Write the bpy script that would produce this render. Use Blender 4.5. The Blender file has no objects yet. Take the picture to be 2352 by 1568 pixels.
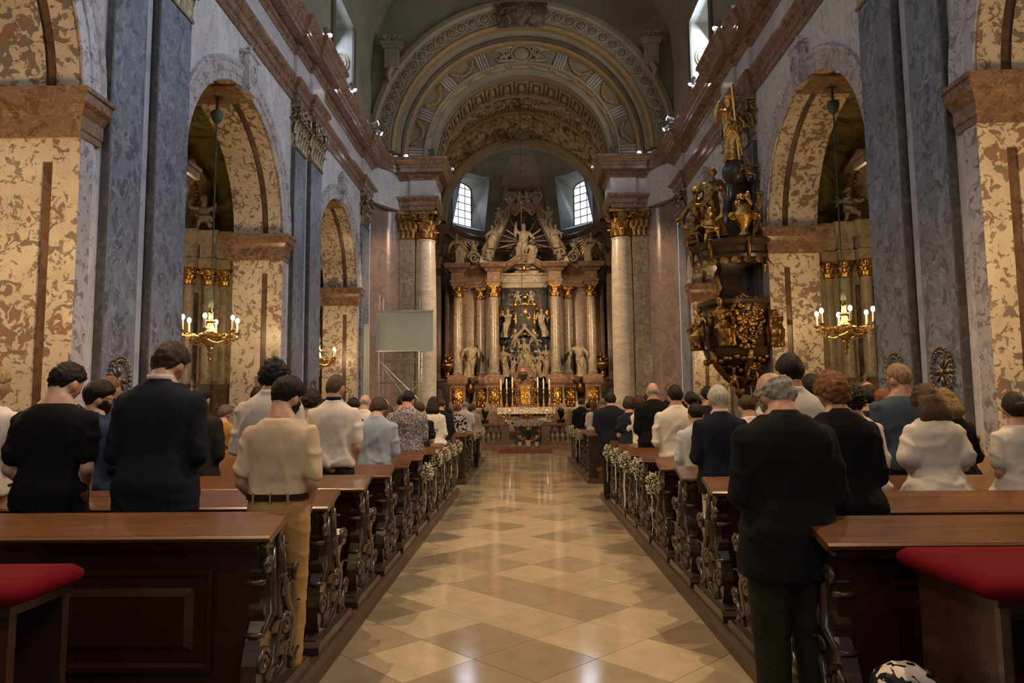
import bpy, bmesh, math, random
from math import sin, cos, pi, sqrt, atan2, radians
from mathutils import Vector, Matrix, noise
import numpy as np

R = random.Random(7)
S = bpy.context.scene
COL = S.collection

# ------------------------------------------------------------------ camera
F_PX = 1626.75
PITCH, YAW, ROLL = 0.092794, -0.016016, -0.009646
CAM = Vector((-0.045, 0.0, 1.6))
_fw = Vector((sin(YAW)*cos(PITCH), cos(YAW)*cos(PITCH), sin(PITCH)))
_rt = Vector((cos(YAW), -sin(YAW), 0)); _up = _rt.cross(_fw)
_r2 = _rt*cos(ROLL) + _up*sin(ROLL); _u2 = -_rt*sin(ROLL) + _up*cos(ROLL)
cam_d = bpy.data.cameras.new('camera'); cam = bpy.data.objects.new('camera', cam_d); COL.objects.link(cam)
cam_d.sensor_width = 36; cam_d.lens = F_PX/2352*36; cam_d.clip_start = 0.05; cam_d.clip_end = 200
m = Matrix((( _r2.x, _u2.x, -_fw.x, CAM.x), (_r2.y, _u2.y, -_fw.y, CAM.y), (_r2.z, _u2.z, -_fw.z, CAM.z), (0,0,0,1)))
cam.matrix_world = m
S.camera = cam

def at(u, v, x=None, y=None, z=None):
    """a pixel of the 2352x1568 frame and the plane its thing stands on -> a point in the church"""
    d = _r2*((u-1176)/F_PX) - _u2*((v-784)/F_PX) + _fw
    t = (x-CAM.x)/d.x if x is not None else (y-CAM.y)/d.y if y is not None else (z-CAM.z)/d.z
    return CAM + d*t

# ------------------------------------------------------------------ world, exposure
S.view_settings.view_transform = 'Standard'; S.view_settings.look = 'None'
S.view_settings.exposure = -0.1; S.view_settings.gamma = 1.0; S.view_settings.use_curve_mapping = False
w = bpy.data.worlds.new('world'); S.world = w; w.use_nodes = True
w.node_tree.nodes['Background'].inputs[0].default_value = (0.55, 0.68, 0.9, 1)
w.node_tree.nodes['Background'].inputs[1].default_value = 0.6
try:
    S.cycles.max_bounces = 4; S.cycles.diffuse_bounces = 2; S.cycles.glossy_bounces = 2
    S.cycles.transmission_bounces = 2; S.cycles.caustics_reflective = False; S.cycles.caustics_refractive = False
    S.cycles.sample_clamp_indirect = 3.0; S.cycles.blur_glossy = 1.0
    S.cycles.use_adaptive_sampling = True; S.cycles.adaptive_threshold = 0.06; S.cycles.adaptive_min_samples = 16
except Exception: pass

WARM = (1.0, 0.66, 0.31); WARM2 = (1.0, 0.67, 0.36); DAY = (0.68, 0.80, 1.0)
def light(name, kind, loc, power, color, target=None, size=0.1, size_y=None, spot=60, blend=0.6, parent=None):
    l = bpy.data.lights.new(name, kind); l.energy = power; l.color = color
    if kind == 'AREA':
        l.shape = 'RECTANGLE'; l.size = size; l.size_y = size_y or size
    else:
        l.shadow_soft_size = size
    if kind == 'SPOT': l.spot_size = radians(spot); l.spot_blend = blend
    o = bpy.data.objects.new(name, l); COL.objects.link(o); o.location = loc
    if target is not None:
        o.rotation_euler = (Vector(target)-Vector(loc)).to_track_quat('-Z', 'Y').to_euler()
    return o

# daylight through the real window openings: clerestory lunettes of the nave and the great west window behind the camera
WIN_Y = (-1.4, 6.6, 14.6, 22.55)
for y in WIN_Y:
    light('daylight_right_window', 'AREA', (7.1, y, 13.6), 680, DAY, target=(-4.5, y, 6.0), size=2.4, size_y=2.8)
    light('daylight_left_window', 'AREA', (-7.1, y, 13.6), 140, DAY, target=(4.5, y, 6.0), size=2.4, size_y=2.8)
light('daylight_west_window', 'AREA', (0, -7.4, 8.5), 45, DAY, target=(0, 12, 5.0), size=4.0, size_y=6.0)

# ------------------------------------------------------------------ mesh helpers
class MB:
    def __init__(s): s.v = []; s.f = []
    def add(s, vs, fs):
        o = len(s.v); s.v += [tuple(p) for p in vs]; s.f += [tuple(i+o for i in f) for f in fs]; return s
    def box(s, x0, x1, y0, y1, z0, z1):
        return s.add([(x0,y0,z0),(x1,y0,z0),(x1,y1,z0),(x0,y1,z0),(x0,y0,z1),(x1,y0,z1),(x1,y1,z1),(x0,y1,z1)],
                     [(3,2,1,0),(4,5,6,7),(0,1,5,4),(1,2,6,5),(2,3,7,6),(3,0,4,7)])
    def quad(s, a, b, c, d): return s.add([a,b,c,d], [(0,1,2,3)])
    def loft(s, rings, cap=True, close=True):
        n = len(rings[0]); vs = [p for r in rings for p in r]; fs = []
        for i in range(len(rings)-1):
            for j in range(n if close else n-1):
                k = (j+1) % n
                fs.append((i*n+j, i*n+k, (i+1)*n+k, (i+1)*n+j))
        if cap and close:
            fs.append(tuple(reversed(range(n)))); fs.append(tuple((len(rings)-1)*n+j for j in range(n)))
        return s.add(vs, fs)
    def grid(s, fn, nu, nv):
        vs = [fn(i/nu, j/nv) for i in range(nu+1) for j in range(nv+1)]
        fs = [(i*(nv+1)+j, (i+1)*(nv+1)+j, (i+1)*(nv+1)+j+1, i*(nv+1)+j+1) for i in range(nu) for j in range(nv)]
        return s.add(vs, fs)
    def lathe(s, prof, c=(0,0,0), n=16, sx=1, sy=1, a0=0, a1=2*pi, rot=0):
        full = abs(a1-a0-2*pi) < 1e-6; m_ = n if full else n+1
        rings = []
        for r, z in prof:
            rings.append([(c[0]+sx*r*cos(a0+(a1-a0)*k/n+rot), c[1]+sy*r*sin(a0+(a1-a0)*k/n+rot), c[2]+z) for k in range(m_)])
        return s.loft(rings, cap=full, close=full)
    def tube(s, pts, rad, n=8, flat=1.0):
        pts = [Vector(p) for p in pts]; rr = rad if isinstance(rad, (list, tuple)) else [rad]*len(pts)
        rings = []; u = None
        for i, p in enumerate(pts):
            t = (pts[min(i+1, len(pts)-1)] - pts[max(i-1, 0)])
            if t.length < 1e-9: t = Vector((0,0,1))
            t.normalize()
            if u is None:
                u = t.orthogonal().normalized()
            else:
                u = (u - t*u.dot(t))
                u = u.normalized() if u.length > 1e-6 else t.orthogonal().normalized()
            v_ = t.cross(u)
            rings.append([p + u*(rr[i]*cos(2*pi*k/n)) + v_*(rr[i]*flat*sin(2*pi*k/n)) for k in range(n)])
        return s.loft(rings)
    def cap(s, a, b, ra, rb, n=10):
        """a tapering limb with rounded ends"""
        a = Vector(a); b = Vector(b); t = (b-a); L = t.length; t.normalize() if L > 1e-9 else None
        P = []; Q = []
        for k in range(1, 4): P.append(a - t*(ra*cos(k/4*pi/2))); Q.append(ra*sin(k/4*pi/2))
        P += [a, a+(b-a)*0.5, b]; Q += [ra, (ra+rb)/2, rb]
        for k in (3, 2, 1): P.append(b + t*(rb*cos(k/4*pi/2))); Q.append(rb*sin(k/4*pi/2))
        return s.tube(P, Q, n)
    def ell(s, c, r, n=12, m_=8, rot=None):
        rings = []
        for i in range(1, m_):
            a = pi*i/m_
            ring = []
            for k in range(n):
                p = Vector((r[0]*sin(a)*cos(2*pi*k/n), r[1]*sin(a)*sin(2*pi*k/n), -r[2]*cos(a)))
                if rot is not None: p = rot @ p
                ring.append(p + Vector(c))
            rings.append(ring)
        return s.loft(rings)
    def prism(s, poly, axis, a, b):
        """poly of 2d points extruded along an axis from a to b"""
        def P(p, t): return {'x': (t, p[0], p[1]), 'y': (p[0], t, p[1]), 'z': (p[0], p[1], t)}[axis]
        n = len(poly)
        return s.add([P(p, a) for p in poly] + [P(p, b) for p in poly],
                     [tuple(range(n)), tuple(reversed(range(n, 2*n)))] + [(i, i+n, (i+1) % n+n, (i+1) % n) for i in range(n)])
    def sweep(s, prof, path, closed_prof=True):
        """profile of (out, z) swept along a plan path of (x, y); out is to the right-hand side of the walking direction"""
        P = [Vector(p) for p in path]; rings = []
        for i, p in enumerate(P):
            d0 = (P[i]-P[i-1]).normalized() if i else (P[1]-P[0]).normalized()
            d1 = (P[i+1]-P[i]).normalized() if i < len(P)-1 else d0
            n0 = Vector((d0.y, -d0.x)); n1 = Vector((d1.y, -d1.x))
            b = n0+n1
            b = b/max(b.dot(n0), 0.35) if b.length > 1e-6 else n0
            rings.append([(p.x+b.x*o, p.y+b.y*o, z) for o, z in prof])
        return s.loft(rings, cap=closed_prof, close=closed_prof)
    def xf(s, M_):
        s.v = [tuple(M_ @ Vector(p)) for p in s.v]; return s
    def mesh(s, name, mat=None, smooth=False):
        me = bpy.data.meshes.new(name); me.from_pydata(s.v, [], s.f); me.update()
        bm = bmesh.new(); bm.from_mesh(me); bmesh.ops.recalc_face_normals(bm, faces=bm.faces); bm.to_mesh(me); bm.free()
        if mat is not None: me.materials.append(mat)
        if smooth:
            me.polygons.foreach_set('use_smooth', [True]*len(me.polygons))
            if smooth == 'auto': me.set_sharp_from_angle(angle=radians(38))
        return me
    def build(s, name, mat, parent=None, smooth=False, loc=None, rotz=None):
        return obj(name, s.mesh(name, mat, smooth), parent, loc, rotz)

def obj(name, me, parent=None, loc=None, rotz=None):
    o = bpy.data.objects.new(name, me); COL.objects.link(o)
    if parent is not None: o.parent = parent
    if loc is not None: o.location = loc
    if rotz is not None: o.rotation_euler = (0, 0, rotz)
    return o
def empty(name, loc=(0,0,0), rotz=0): 
    o = bpy.data.objects.new(name, None); COL.objects.link(o); o.location = loc; o.rotation_euler = (0,0,rotz); o.empty_display_size = 0.1
    return o
def tag(o, label, cat, group=None):
    o['label'] = label; o['category'] = cat
    if group: o['group'] = group
    return o
def struct(o, label=None, kind='structure'):
    o['kind'] = kind
    if label: o['label'] = label
    return o
def thing(name, label, cat, loc=(0,0,0), rotz=0, group=None): return tag(empty(name, loc, rotz), label, cat, group)
def copy_tree(o, parent=None, label=None):
    c = o.copy(); COL.objects.link(c)
    if parent is not None: c.parent = parent
    if label: c['label'] = label
    for ch in list(o.children): copy_tree(ch, c)
    return c
TMP = bpy.data.scenes.new('workbench')
def fused(mb, name, mat, voxel, smooth_it=4, parent=None, disp=None, loc=None, rotz=None):
    """closed overlapping pieces fused into one continuous skin"""
    me = mb.mesh(name)
    t = bpy.data.objects.new('tmp', me); TMP.collection.objects.link(t)
    r = t.modifiers.new('r', 'REMESH'); r.mode = 'VOXEL'; r.voxel_size = voxel; r.use_smooth_shade = True
    if smooth_it:
        q = t.modifiers.new('s', 'SMOOTH'); q.iterations = smooth_it; q.factor = 0.5
    TMP.view_layers[0].update()
    dg = TMP.view_layers[0].depsgraph
    out = bpy.data.meshes.new_from_object(t.evaluated_get(dg))
    bpy.data.objects.remove(t); bpy.data.meshes.remove(me)
    if disp is not None:
        no = np.empty(len(out.vertices)*3); out.vertices.foreach_get('normal', no)
        co = np.empty(len(out.vertices)*3); out.vertices.foreach_get('co', co)
        co = co.reshape(-1, 3); no = no.reshape(-1, 3)
        d = disp(co, no); out.vertices.foreach_set('co', (co + no*d[:, None]).ravel())
    out.name = name; out.materials.clear(); out.materials.append(mat)
    out.polygons.foreach_set('use_smooth', [True]*len(out.polygons)); out.update()
    return obj(name, out, parent, loc, rotz)
# ------------------------------------------------------------------ materials
MATS = {}
class N:
    def __init__(s, name):
        s.m = bpy.data.materials.new(name); s.m.use_nodes = True; s.t = s.m.node_tree
        s.b = s.t.nodes['Principled BSDF']; s.tc = None; s.col = None
    def node(s, k, **kw):
        n = s.t.nodes.new(k)
        for a, b in kw.items(): setattr(n, a, b)
        return n
    def link(s, a, b): s.t.links.new(a, b)
    def coord(s, scale=(1,1,1), loc=(0,0,0), rot=(0,0,0), space='Object'):
        if s.tc is None: s.tc = s.node('ShaderNodeTexCoord')
        mp = s.node('ShaderNodeMapping'); s.link(s.tc.outputs[space], mp.inputs[0])
        mp.inputs['Scale'].default_value = scale; mp.inputs['Location'].default_value = loc; mp.inputs['Rotation'].default_value = rot
        return mp.outputs[0]
    def noise(s, vec, scale, detail=4, rough=0.55, dist=0.0):
        n = s.node('ShaderNodeTexNoise'); s.link(vec, n.inputs['Vector'])
        n.inputs['Scale'].default_value = scale; n.inputs['Detail'].default_value = detail
        n.inputs['Roughness'].default_value = rough; n.inputs['Distortion'].default_value = dist
        return n.outputs[0]
    def ramp(s, fac, lo, hi, inv=False):
        r = s.node('ShaderNodeMapRange'); s.link(fac, r.inputs[0]); r.inputs[1].default_value = lo; r.inputs[2].default_value = hi
        r.inputs[3].default_value = 1.0 if inv else 0.0; r.inputs[4].default_value = 0.0 if inv else 1.0
        return r.outputs[0]
    def math(s, op, a, b=None):
        n = s.node('ShaderNodeMath', operation=op)
        for i, x in enumerate((a, b)):
            if x is None: continue
            if isinstance(x, (int, float)): n.inputs[i].default_value = x
            else: s.link(x, n.inputs[i])
        return n.outputs[0]
    def mix(s, fac, a, b):
        n = s.node('ShaderNodeMix', data_type='RGBA')
        if isinstance(fac, (int, float)): n.inputs[0].default_value = fac
        else: s.link(fac, n.inputs[0])
        for i, x in ((6, a), (7, b)):
            if isinstance(x, (tuple, list)): n.inputs[i].default_value = (*x[:3], 1)
            else: s.link(x, n.inputs[i])
        return n.outputs[2]
    def done(s, col, rough=0.5, metal=0.0, bump=None, bstr=0.3, bdist=0.02, **kw):
        if isinstance(col, (tuple, list)): s.b.inputs['Base Color'].default_value = (*col[:3], 1)
        else: s.link(col, s.b.inputs['Base Color'])
        if isinstance(rough, (int, float)): s.b.inputs['Roughness'].default_value = rough
        else: s.link(rough, s.b.inputs['Roughness'])
        s.b.inputs['Metallic'].default_value = metal
        if bump is not None:
            n = s.node('ShaderNodeBump'); s.link(bump, n.inputs['Height']); n.inputs['Strength'].default_value = bstr; n.inputs['Distance'].default_value = bdist
            s.link(n.outputs[0], s.b.inputs['Normal'])
        for k, x in kw.items(): s.b.inputs[k.replace('_', ' ')].default_value = x
        return s.m

def marble(name, base, patches=(), veins=(), rough=0.3, tone=0.12, stretch=(1,1,1), rot=(0,0,0), seed=0):
    n = N(name); c = n.coord(scale=stretch, loc=(seed*3.1, seed*1.7, seed*2.3), rot=rot)
    big = n.noise(c, 0.9, 2); col = n.mix(n.ramp(big, 0.35, 0.65), [x*(1-tone) for x in base], [min(1, x*(1+tone)) for x in base])
    for i, (pc, sc, lo, hi, dist) in enumerate(patches):
        ci = n.coord(scale=stretch, loc=(seed*3.1+i*7.7, seed*1.7+i*4.1, i*2.9), rot=rot)
        f = n.ramp(n.noise(ci, sc, 3, 0.6, dist), lo, hi); col = n.mix(f, col, pc)
    for i, (vc, sc, wd, dist) in enumerate(veins):
        ci = n.coord(scale=stretch, loc=(seed*1.3-i*5.7, i*3.3, seed+i*6.1), rot=rot)
        a = n.math('ABSOLUTE', n.math('SUBTRACT', n.noise(ci, sc, 3, 0.55, dist), 0.5))
        col = n.mix(n.ramp(a, 0.0, wd, inv=True), col, vc)
    return n.done(col, rough)

def plain(name, col, rough=0.5, metal=0.0, var=0.12, scale=6, bump=0.0, bscale=30, **kw):
    n = N(name); c = n.coord(); f = n.noise(c, scale, 4)
    cc = n.mix(n.ramp(f, 0.3, 0.7), [x*(1-var) for x in col], [min(1, x*(1+var)) for x in col])
    return n.done(cc, rough, metal, n.noise(c, bscale, 3) if bump else None, bump, 0.02, **kw)

def emit(name, col, strength):
    n = N(name); n.b.inputs['Emission Color'].default_value = (*col, 1); n.b.inputs['Emission Strength'].default_value = strength
    return n.done(col, 0.5)

# marbles of the church
M_BLUE = marble('marble_blue_grey', (0.20, 0.225, 0.275), [((0.105, 0.12, 0.155), 2.6, 0.52, 0.58, 1.6), ((0.29, 0.32, 0.37), 3.4, 0.55, 0.62, 1.2)],
                [((0.34, 0.36, 0.40), 1.8, 0.02, 1.5)], 0.30, seed=1, stretch=(1.3, 1.3, 0.9), rot=(0.5, 0.4, 0.3))
M_BLUEDK = marble('marble_dark_grey', (0.085, 0.08, 0.075), [((0.15, 0.13, 0.11), 6, 0.5, 0.6, 1.0)], [], 0.3, seed=2)
M_BLUELT = marble('pale_blue_strip', (0.46, 0.49, 0.56), [((0.34, 0.37, 0.44), 2.2, 0.5, 0.65, 1.0)], [], 0.3, seed=3)
def breccia(name, seed, band=0.54):
    n = N(name); c = n.coord(loc=(seed*5.3, seed*2.2, seed*3.9)); base = (0.80, 0.635, 0.43)
    col = n.mix(n.ramp(n.noise(c, 1.2, 5), 0.35, 0.65), (0.66, 0.54, 0.39), (0.80, 0.68, 0.51))
    c2 = n.coord(loc=(seed*5.3+9, seed, 4), scale=(1, 1, 1.15), rot=(0.2, 0.6, 0.1))
    zone = n.noise(n.coord(loc=(seed*2, 7, seed), scale=(0.5, 0.5, 1.2), rot=(0.1, 0.35, 0)), 0.75, 3)
    spots = n.noise(c2, 5.6, 4, 0.55, 0.9)
    th = n.math('SUBTRACT', spots, n.math('MULTIPLY', n.math('SUBTRACT', 0.62, zone), 0.55))
    rust = n.mix(n.ramp(n.noise(c, 3.0, 4), 0.42, 0.56), (0.36, 0.195, 0.13), (0.265, 0.225, 0.185))
    col = n.mix(n.ramp(th, 0.488, 0.508), col, rust)
    f2 = n.ramp(n.noise(n.coord(loc=(3, seed*7, 1), scale=(1, 1, 0.9), rot=(0.7, 0.2, 0.4)), 9.5, 3, 0.5, 0.6), 0.585, 0.605)
    col = n.mix(n.math('MULTIPLY', f2, 0.8), col, (0.27, 0.20, 0.15))
    a = n.math('ABSOLUTE', n.math('SUBTRACT', n.noise(n.coord(loc=(1, 2, seed)), 2.8, 5, 0.6, 0.8), 0.5))
    col = n.mix(n.math('MULTIPLY', n.ramp(a, 0.0, 0.008, inv=True), 0.55), col, (0.36, 0.22, 0.14))
    return n.done(col, 0.26)
M_CREAM = breccia('marble_cream_breccia', 1)
M_STRIP = marble('marble_brown_strip', (0.19, 0.105, 0.065), [((0.11, 0.06, 0.04), 4, 0.45, 0.6, 1.0)], [], 0.3, seed=5)
M_LILAC = marble('marble_lilac_white', (0.70, 0.67, 0.665), [((0.54, 0.50, 0.52), 2.0, 0.52, 0.66, 1.4), ((0.77, 0.75, 0.74), 4.0, 0.55, 0.65, 1.0)],
                 [((0.33, 0.26, 0.29), 1.6, 0.012, 1.4)], 0.33, seed=6, stretch=(1.6, 1.6, 0.8))
M_ARCH = marble('marble_purple_spotted', (0.58, 0.55, 0.55), [((0.30, 0.23, 0.24), 6.0, 0.545, 0.575, 1.0), ((0.40, 0.38, 0.39), 7.0, 0.56, 0.60, 0.8)], [], 0.3, seed=7)
M_RED = marble('marble_red_brown', (0.275, 0.17, 0.108), [((0.18, 0.104, 0.066), 5.0, 0.48, 0.60, 0.8), ((0.42, 0.26, 0.19), 11.0, 0.58, 0.68, 0.5)],
               [((0.44, 0.31, 0.24), 2.4, 0.010, 1.2)], 0.22, seed=8)
M_PINK = marble('marble_pink_grey', (0.265, 0.19, 0.165), [((0.19, 0.15, 0.145), 1.6, 0.48, 0.6, 1.2), ((0.37, 0.27, 0.235), 16.0, 0.56, 0.66, 0.5)], [((0.34, 0.28, 0.25), 1.5, 0.010, 1.5)], 0.24, seed=9)
M_FRIEZE = marble('marble_white_frieze', (0.60, 0.58, 0.57), [((0.48, 0.46, 0.46), 2.5, 0.5, 0.7, 1.0)], [((0.30, 0.28, 0.29), 0.9, 0.008, 1.6)], 0.3, seed=10)
M_COLW = marble('marble_white_column', (0.70, 0.63, 0.52), [((0.58, 0.53, 0.45), 2.0, 0.5, 0.65, 1.0)], [((0.27, 0.25, 0.24), 1.5, 0.010, 1.8), ((0.34, 0.30, 0.27), 2.8, 0.006, 1.2)], 0.28,
                seed=11, stretch=(0.7, 0.7, 1.6), rot=(0.25, 0.2, 0))
M_ALTCOL = marble('marble_grey_brown', (0.33, 0.275, 0.215), [((0.21, 0.18, 0.15), 4.0, 0.48, 0.58, 1.4), ((0.46, 0.40, 0.32), 5.0, 0.56, 0.66, 1.0)], [], 0.28, seed=12)
M_ALTRED = marble('marble_altar_red', (0.225, 0.145, 0.095), [((0.18, 0.10, 0.07), 4.5, 0.5, 0.6, 1.0), ((0.40, 0.28, 0.20), 8.0, 0.58, 0.66, 0.6)], [], 0.25, seed=13)
M_ALTDK = marble('marble_altar_dark', (0.085, 0.075, 0.065), [((0.05, 0.045, 0.04), 3, 0.45, 0.6, 1.2), ((0.16, 0.13, 0.11), 6, 0.6, 0.7, 1.0)], [], 0.3, seed=14)
M_ALTBR = marble('marble_chancel_brown', (0.18, 0.125, 0.095), [((0.12, 0.085, 0.065), 2.2, 0.45, 0.62, 1.3), ((0.25, 0.185, 0.145), 10, 0.57, 0.66, 0.6)], [((0.28, 0.22, 0.17), 1.3, 0.008, 1.5)], 0.28, seed=15)
# painted and plain stucco of the vaults
def stucco(name, a, b, scale=1.2, seed=0, rough=0.75):
    n = N(name); c = n.coord(loc=(seed, seed*2.1, -seed)); f = n.noise(c, scale, 6, 0.6, 0.4); g = n.noise(c, scale*9, 4)
    col = n.mix(n.ramp(f, 0.35, 0.65), a, b); col = n.mix(n.math('MULTIPLY', n.ramp(g, 0.55, 0.75), 0.4), col, [x*0.6 for x in a])
    return n.done(col, rough, bump=g, bstr=0.15)
M_STUC = stucco('stucco_olive', (0.20, 0.172, 0.11), (0.275, 0.24, 0.16), 0.8, 1)
M_STUC2 = stucco('stucco_ochre', (0.265, 0.21, 0.125), (0.35, 0.285, 0.18), 1.0, 2)
M_STUC3 = stucco('stucco_grey', (0.28, 0.27, 0.23), (0.37, 0.355, 0.31), 1.0, 3)
M_STUCDK = stucco('stucco_dark_umber', (0.085, 0.07, 0.05), (0.135, 0.11, 0.075), 1.0, 4)
M_STUCGOLD = stucco('stucco_gold_brown', (0.24, 0.165, 0.07), (0.34, 0.24, 0.11), 6.0, 5)
def fresco(name, seed, cols, scale=0.9):
    n = N(name); c = n.coord(loc=(seed*4.3, seed, seed*2.7)); col = cols[0]
    for i, cc in enumerate(cols[1:]):
        f = n.ramp(n.noise(n.coord(loc=(seed*4.3+i*9.1, seed+i*3, i*5.5)), scale*(1+0.55*i), 5, 0.55, 1.8), 0.50, 0.60); col = n.mix(f, col, cc)
    return n.done(col, 0.8)
M_FRES = fresco('fresco_figures', 2, [(0.36, 0.30, 0.19), (0.19, 0.13, 0.08), (0.42, 0.36, 0.26), (0.22, 0.125, 0.075), (0.48, 0.42, 0.32), (0.10, 0.075, 0.055)], 0.6)
M_FRES2 = fresco('fresco_dark', 5, [(0.085, 0.06, 0.04), (0.035, 0.026, 0.02), (0.15, 0.095, 0.06), (0.055, 0.04, 0.03), (0.22, 0.15, 0.09)], 0.7)
M_FRES3 = fresco('fresco_green', 8, [(0.34, 0.29, 0.09), (0.20, 0.175, 0.06), (0.42, 0.36, 0.15), (0.15, 0.13, 0.05)], 0.5)
# metals, stone, wood
def gold(name, col, rough, dirt, ds=9):
    n = N(name); c = n.coord(); f = n.ramp(n.noise(c, ds, 5, 0.6), 0.45, 0.7)
    cc = n.mix(f, col, dirt); b = n.noise(c, 28, 4)
    return n.done(cc, rough, 1.0, b, 0.5, 0.02)
M_GOLD = gold('gilding', (0.80, 0.50, 0.15), 0.32, (0.42, 0.24, 0.07))
M_GOLDDK = gold('gilding_aged', (0.42, 0.25, 0.085), 0.38, (0.12, 0.075, 0.03))
M_BRONZE = gold('gilding_dusty', (0.40, 0.31, 0.19), 0.48, (0.13, 0.10, 0.07))
M_BRASS = gold('polished_brass', (0.86, 0.60, 0.25), 0.22, (0.6, 0.38, 0.14))
M_STONE = plain('statue_stone', (0.30, 0.25, 0.18), 0.6, var=0.22, scale=4, bump=0.35, bscale=18)
M_STONEW = plain('statue_white', (0.36, 0.31, 0.235), 0.5, var=0.18, scale=4, bump=0.3, bscale=18)
def wood(name, a, b, rough, grain=(1, 14, 14), seed=0, coat=0.3):
    n = N(name); c = n.coord(scale=grain, loc=(seed, seed*2, seed*3)); f = n.noise(c, 2.2, 6, 0.65, 0.5)
    col = n.mix(n.ramp(f, 0.35, 0.65), a, b)
    return n.done(col, rough, bump=f, bstr=0.06, Coat_Weight=coat, Coat_Roughness=0.12)
M_WOODTOP = wood('varnished_oak', (0.085, 0.032, 0.011), (0.165, 0.064, 0.022), 0.26, coat=0.8)
M_WOODDK = wood('dark_walnut', (0.022, 0.010, 0.007), (0.042, 0.019, 0.012), 0.32, coat=0.35)
M_WOODRED = wood('mahogany_panel', (0.022, 0.006, 0.004), (0.040, 0.011, 0.007), 0.32, coat=0.35, seed=3)
M_WOODEND = wood('carved_dark_oak', (0.030, 0.020, 0.013), (0.060, 0.042, 0.026), 0.26, coat=0.6, seed=5)
M_WOODPLAT = wood('platform_boards', (0.055, 0.030, 0.018), (0.09, 0.052, 0.03), 0.42, grain=(10, 0.8, 10), seed=6, coat=0.1)
M_WOODPUL = wood('pulpit_walnut', (0.050, 0.030, 0.016), (0.095, 0.056, 0.028), 0.3, seed=7)
M_VELVET = plain('red_velvet', (0.12, 0.002, 0.008), 0.85, var=0.15, scale=12, bump=0.1, bscale=120, Specular_IOR_Level=0.1)
M_LINEN = plain('white_linen', (0.78, 0.74, 0.66), 0.85, var=0.05, bump=0.2, bscale=40)
M_WAX = plain('wax', (0.85, 0.78, 0.62), 0.5, var=0.03)
M_ALU = plain('aluminium', (0.62, 0.62, 0.60), 0.35, 0.9, var=0.06)
M_SCREEN = plain('projection_screen', (0.44, 0.50, 0.44), 0.55, var=0.03)
M_IRON = plain('black_iron', (0.025, 0.025, 0.025), 0.5, 0.3)
M_CORD = plain('green_cord', (0.055, 0.085, 0.065), 0.6, var=0.2)
M_BULB = emit('lamp_glow', (1.0, 0.74, 0.38), 30.0)
M_SPOTGLOW = emit('spot_lens_glow', (1.0, 0.86, 0.62), 60.0)
M_SPOTCOOL = emit('spot_lens_glow_dim', (0.95, 0.95, 1.0), 40.0)
M_SKYPANE = emit('daylight_pane', (0.93, 0.96, 1.0), 2.0)
M_SKYDIM = emit('shaded_daylight_pane', (0.80, 0.88, 1.0), 0.25)
M_SKYMID = emit('clerestory_pane', (0.85, 0.92, 1.0), 0.9)
M_SPOTBODY = plain('spot_housing', (0.35, 0.35, 0.36), 0.4, 0.5)
# ------------------------------------------------------------------ the building
HW = 6.0                       # half width of the nave to the arch wall
ARCH = [(-1.4, 2.55), (6.6, 2.55), (14.6, 2.55), (22.55, 2.45)]
ZI, ZA = 5.9, 9.6              # impost top, architrave underside
E0 = [(3.6, 29.9), (3.6, 28.1), (4.55, 28.1), (4.55, 28.2), (5.0, 28.2)]
ARC = [(5.0+0.9*sin(t*pi/20), 26.7+1.5*cos(t*pi/20)) for t in range(11)]
PATH = E0 + ARC[1:] + [(5.9, 25.4), (6.0, 25.4)]
for y in (19.85, 11.8, 3.75):
    PATH += [(6.0, y), (5.8, y), (5.8, y-1.1), (5.9, y-1.1), (5.9, y-2.15), (6.0, y-2.15)]
PATH += [(6.0, -8.0)]
P_ARCHI = [(-.3,9.6),(.05,9.6),(.05,9.76),(.09,9.79),(.09,9.96),(.13,9.99),(.16,10.04),(.19,10.07),(.19,10.17),(-.3,10.17)]
P_FRZ = [(-.3,10.17),(.03,10.17),(.03,10.85),(-.3,10.85)]
P_CORN = [(-.3,10.85),(.06,10.85),(.08,10.93),(.15,10.98),(.17,11.07),(.40,11.09),(.40,11.24),(.43,11.26),(.43,11.36),(.47,11.39),(.52,11.44),(.55,11.52),(.60,11.56),(.60,11.65),(-.3,11.65)]
P_IMP = [(-.15,5.28),(.05,5.28),(.05,5.36),(.07,5.38),(.07,5.56),(.10,5.60),(.15,5.68),(.20,5.70),(.20,5.82),(.23,5.84),(.23,5.90),(-.15,5.90)]
P_BASE = [(-.2,0.88),(.10,0.88),(.13,0.92),(.13,0.98),(.10,1.02),(.06,1.05),(.06,1.10),(.08,1.12),(.08,1.17),(.03,1.20),(-.2,1.20)]
P_PLIN = [(-.3,0.0),(.16,0.0),(.16,0.12),(.12,0.15),(.12,0.80),(.15,0.84),(.15,0.88),(-.3,0.88)]

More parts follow.
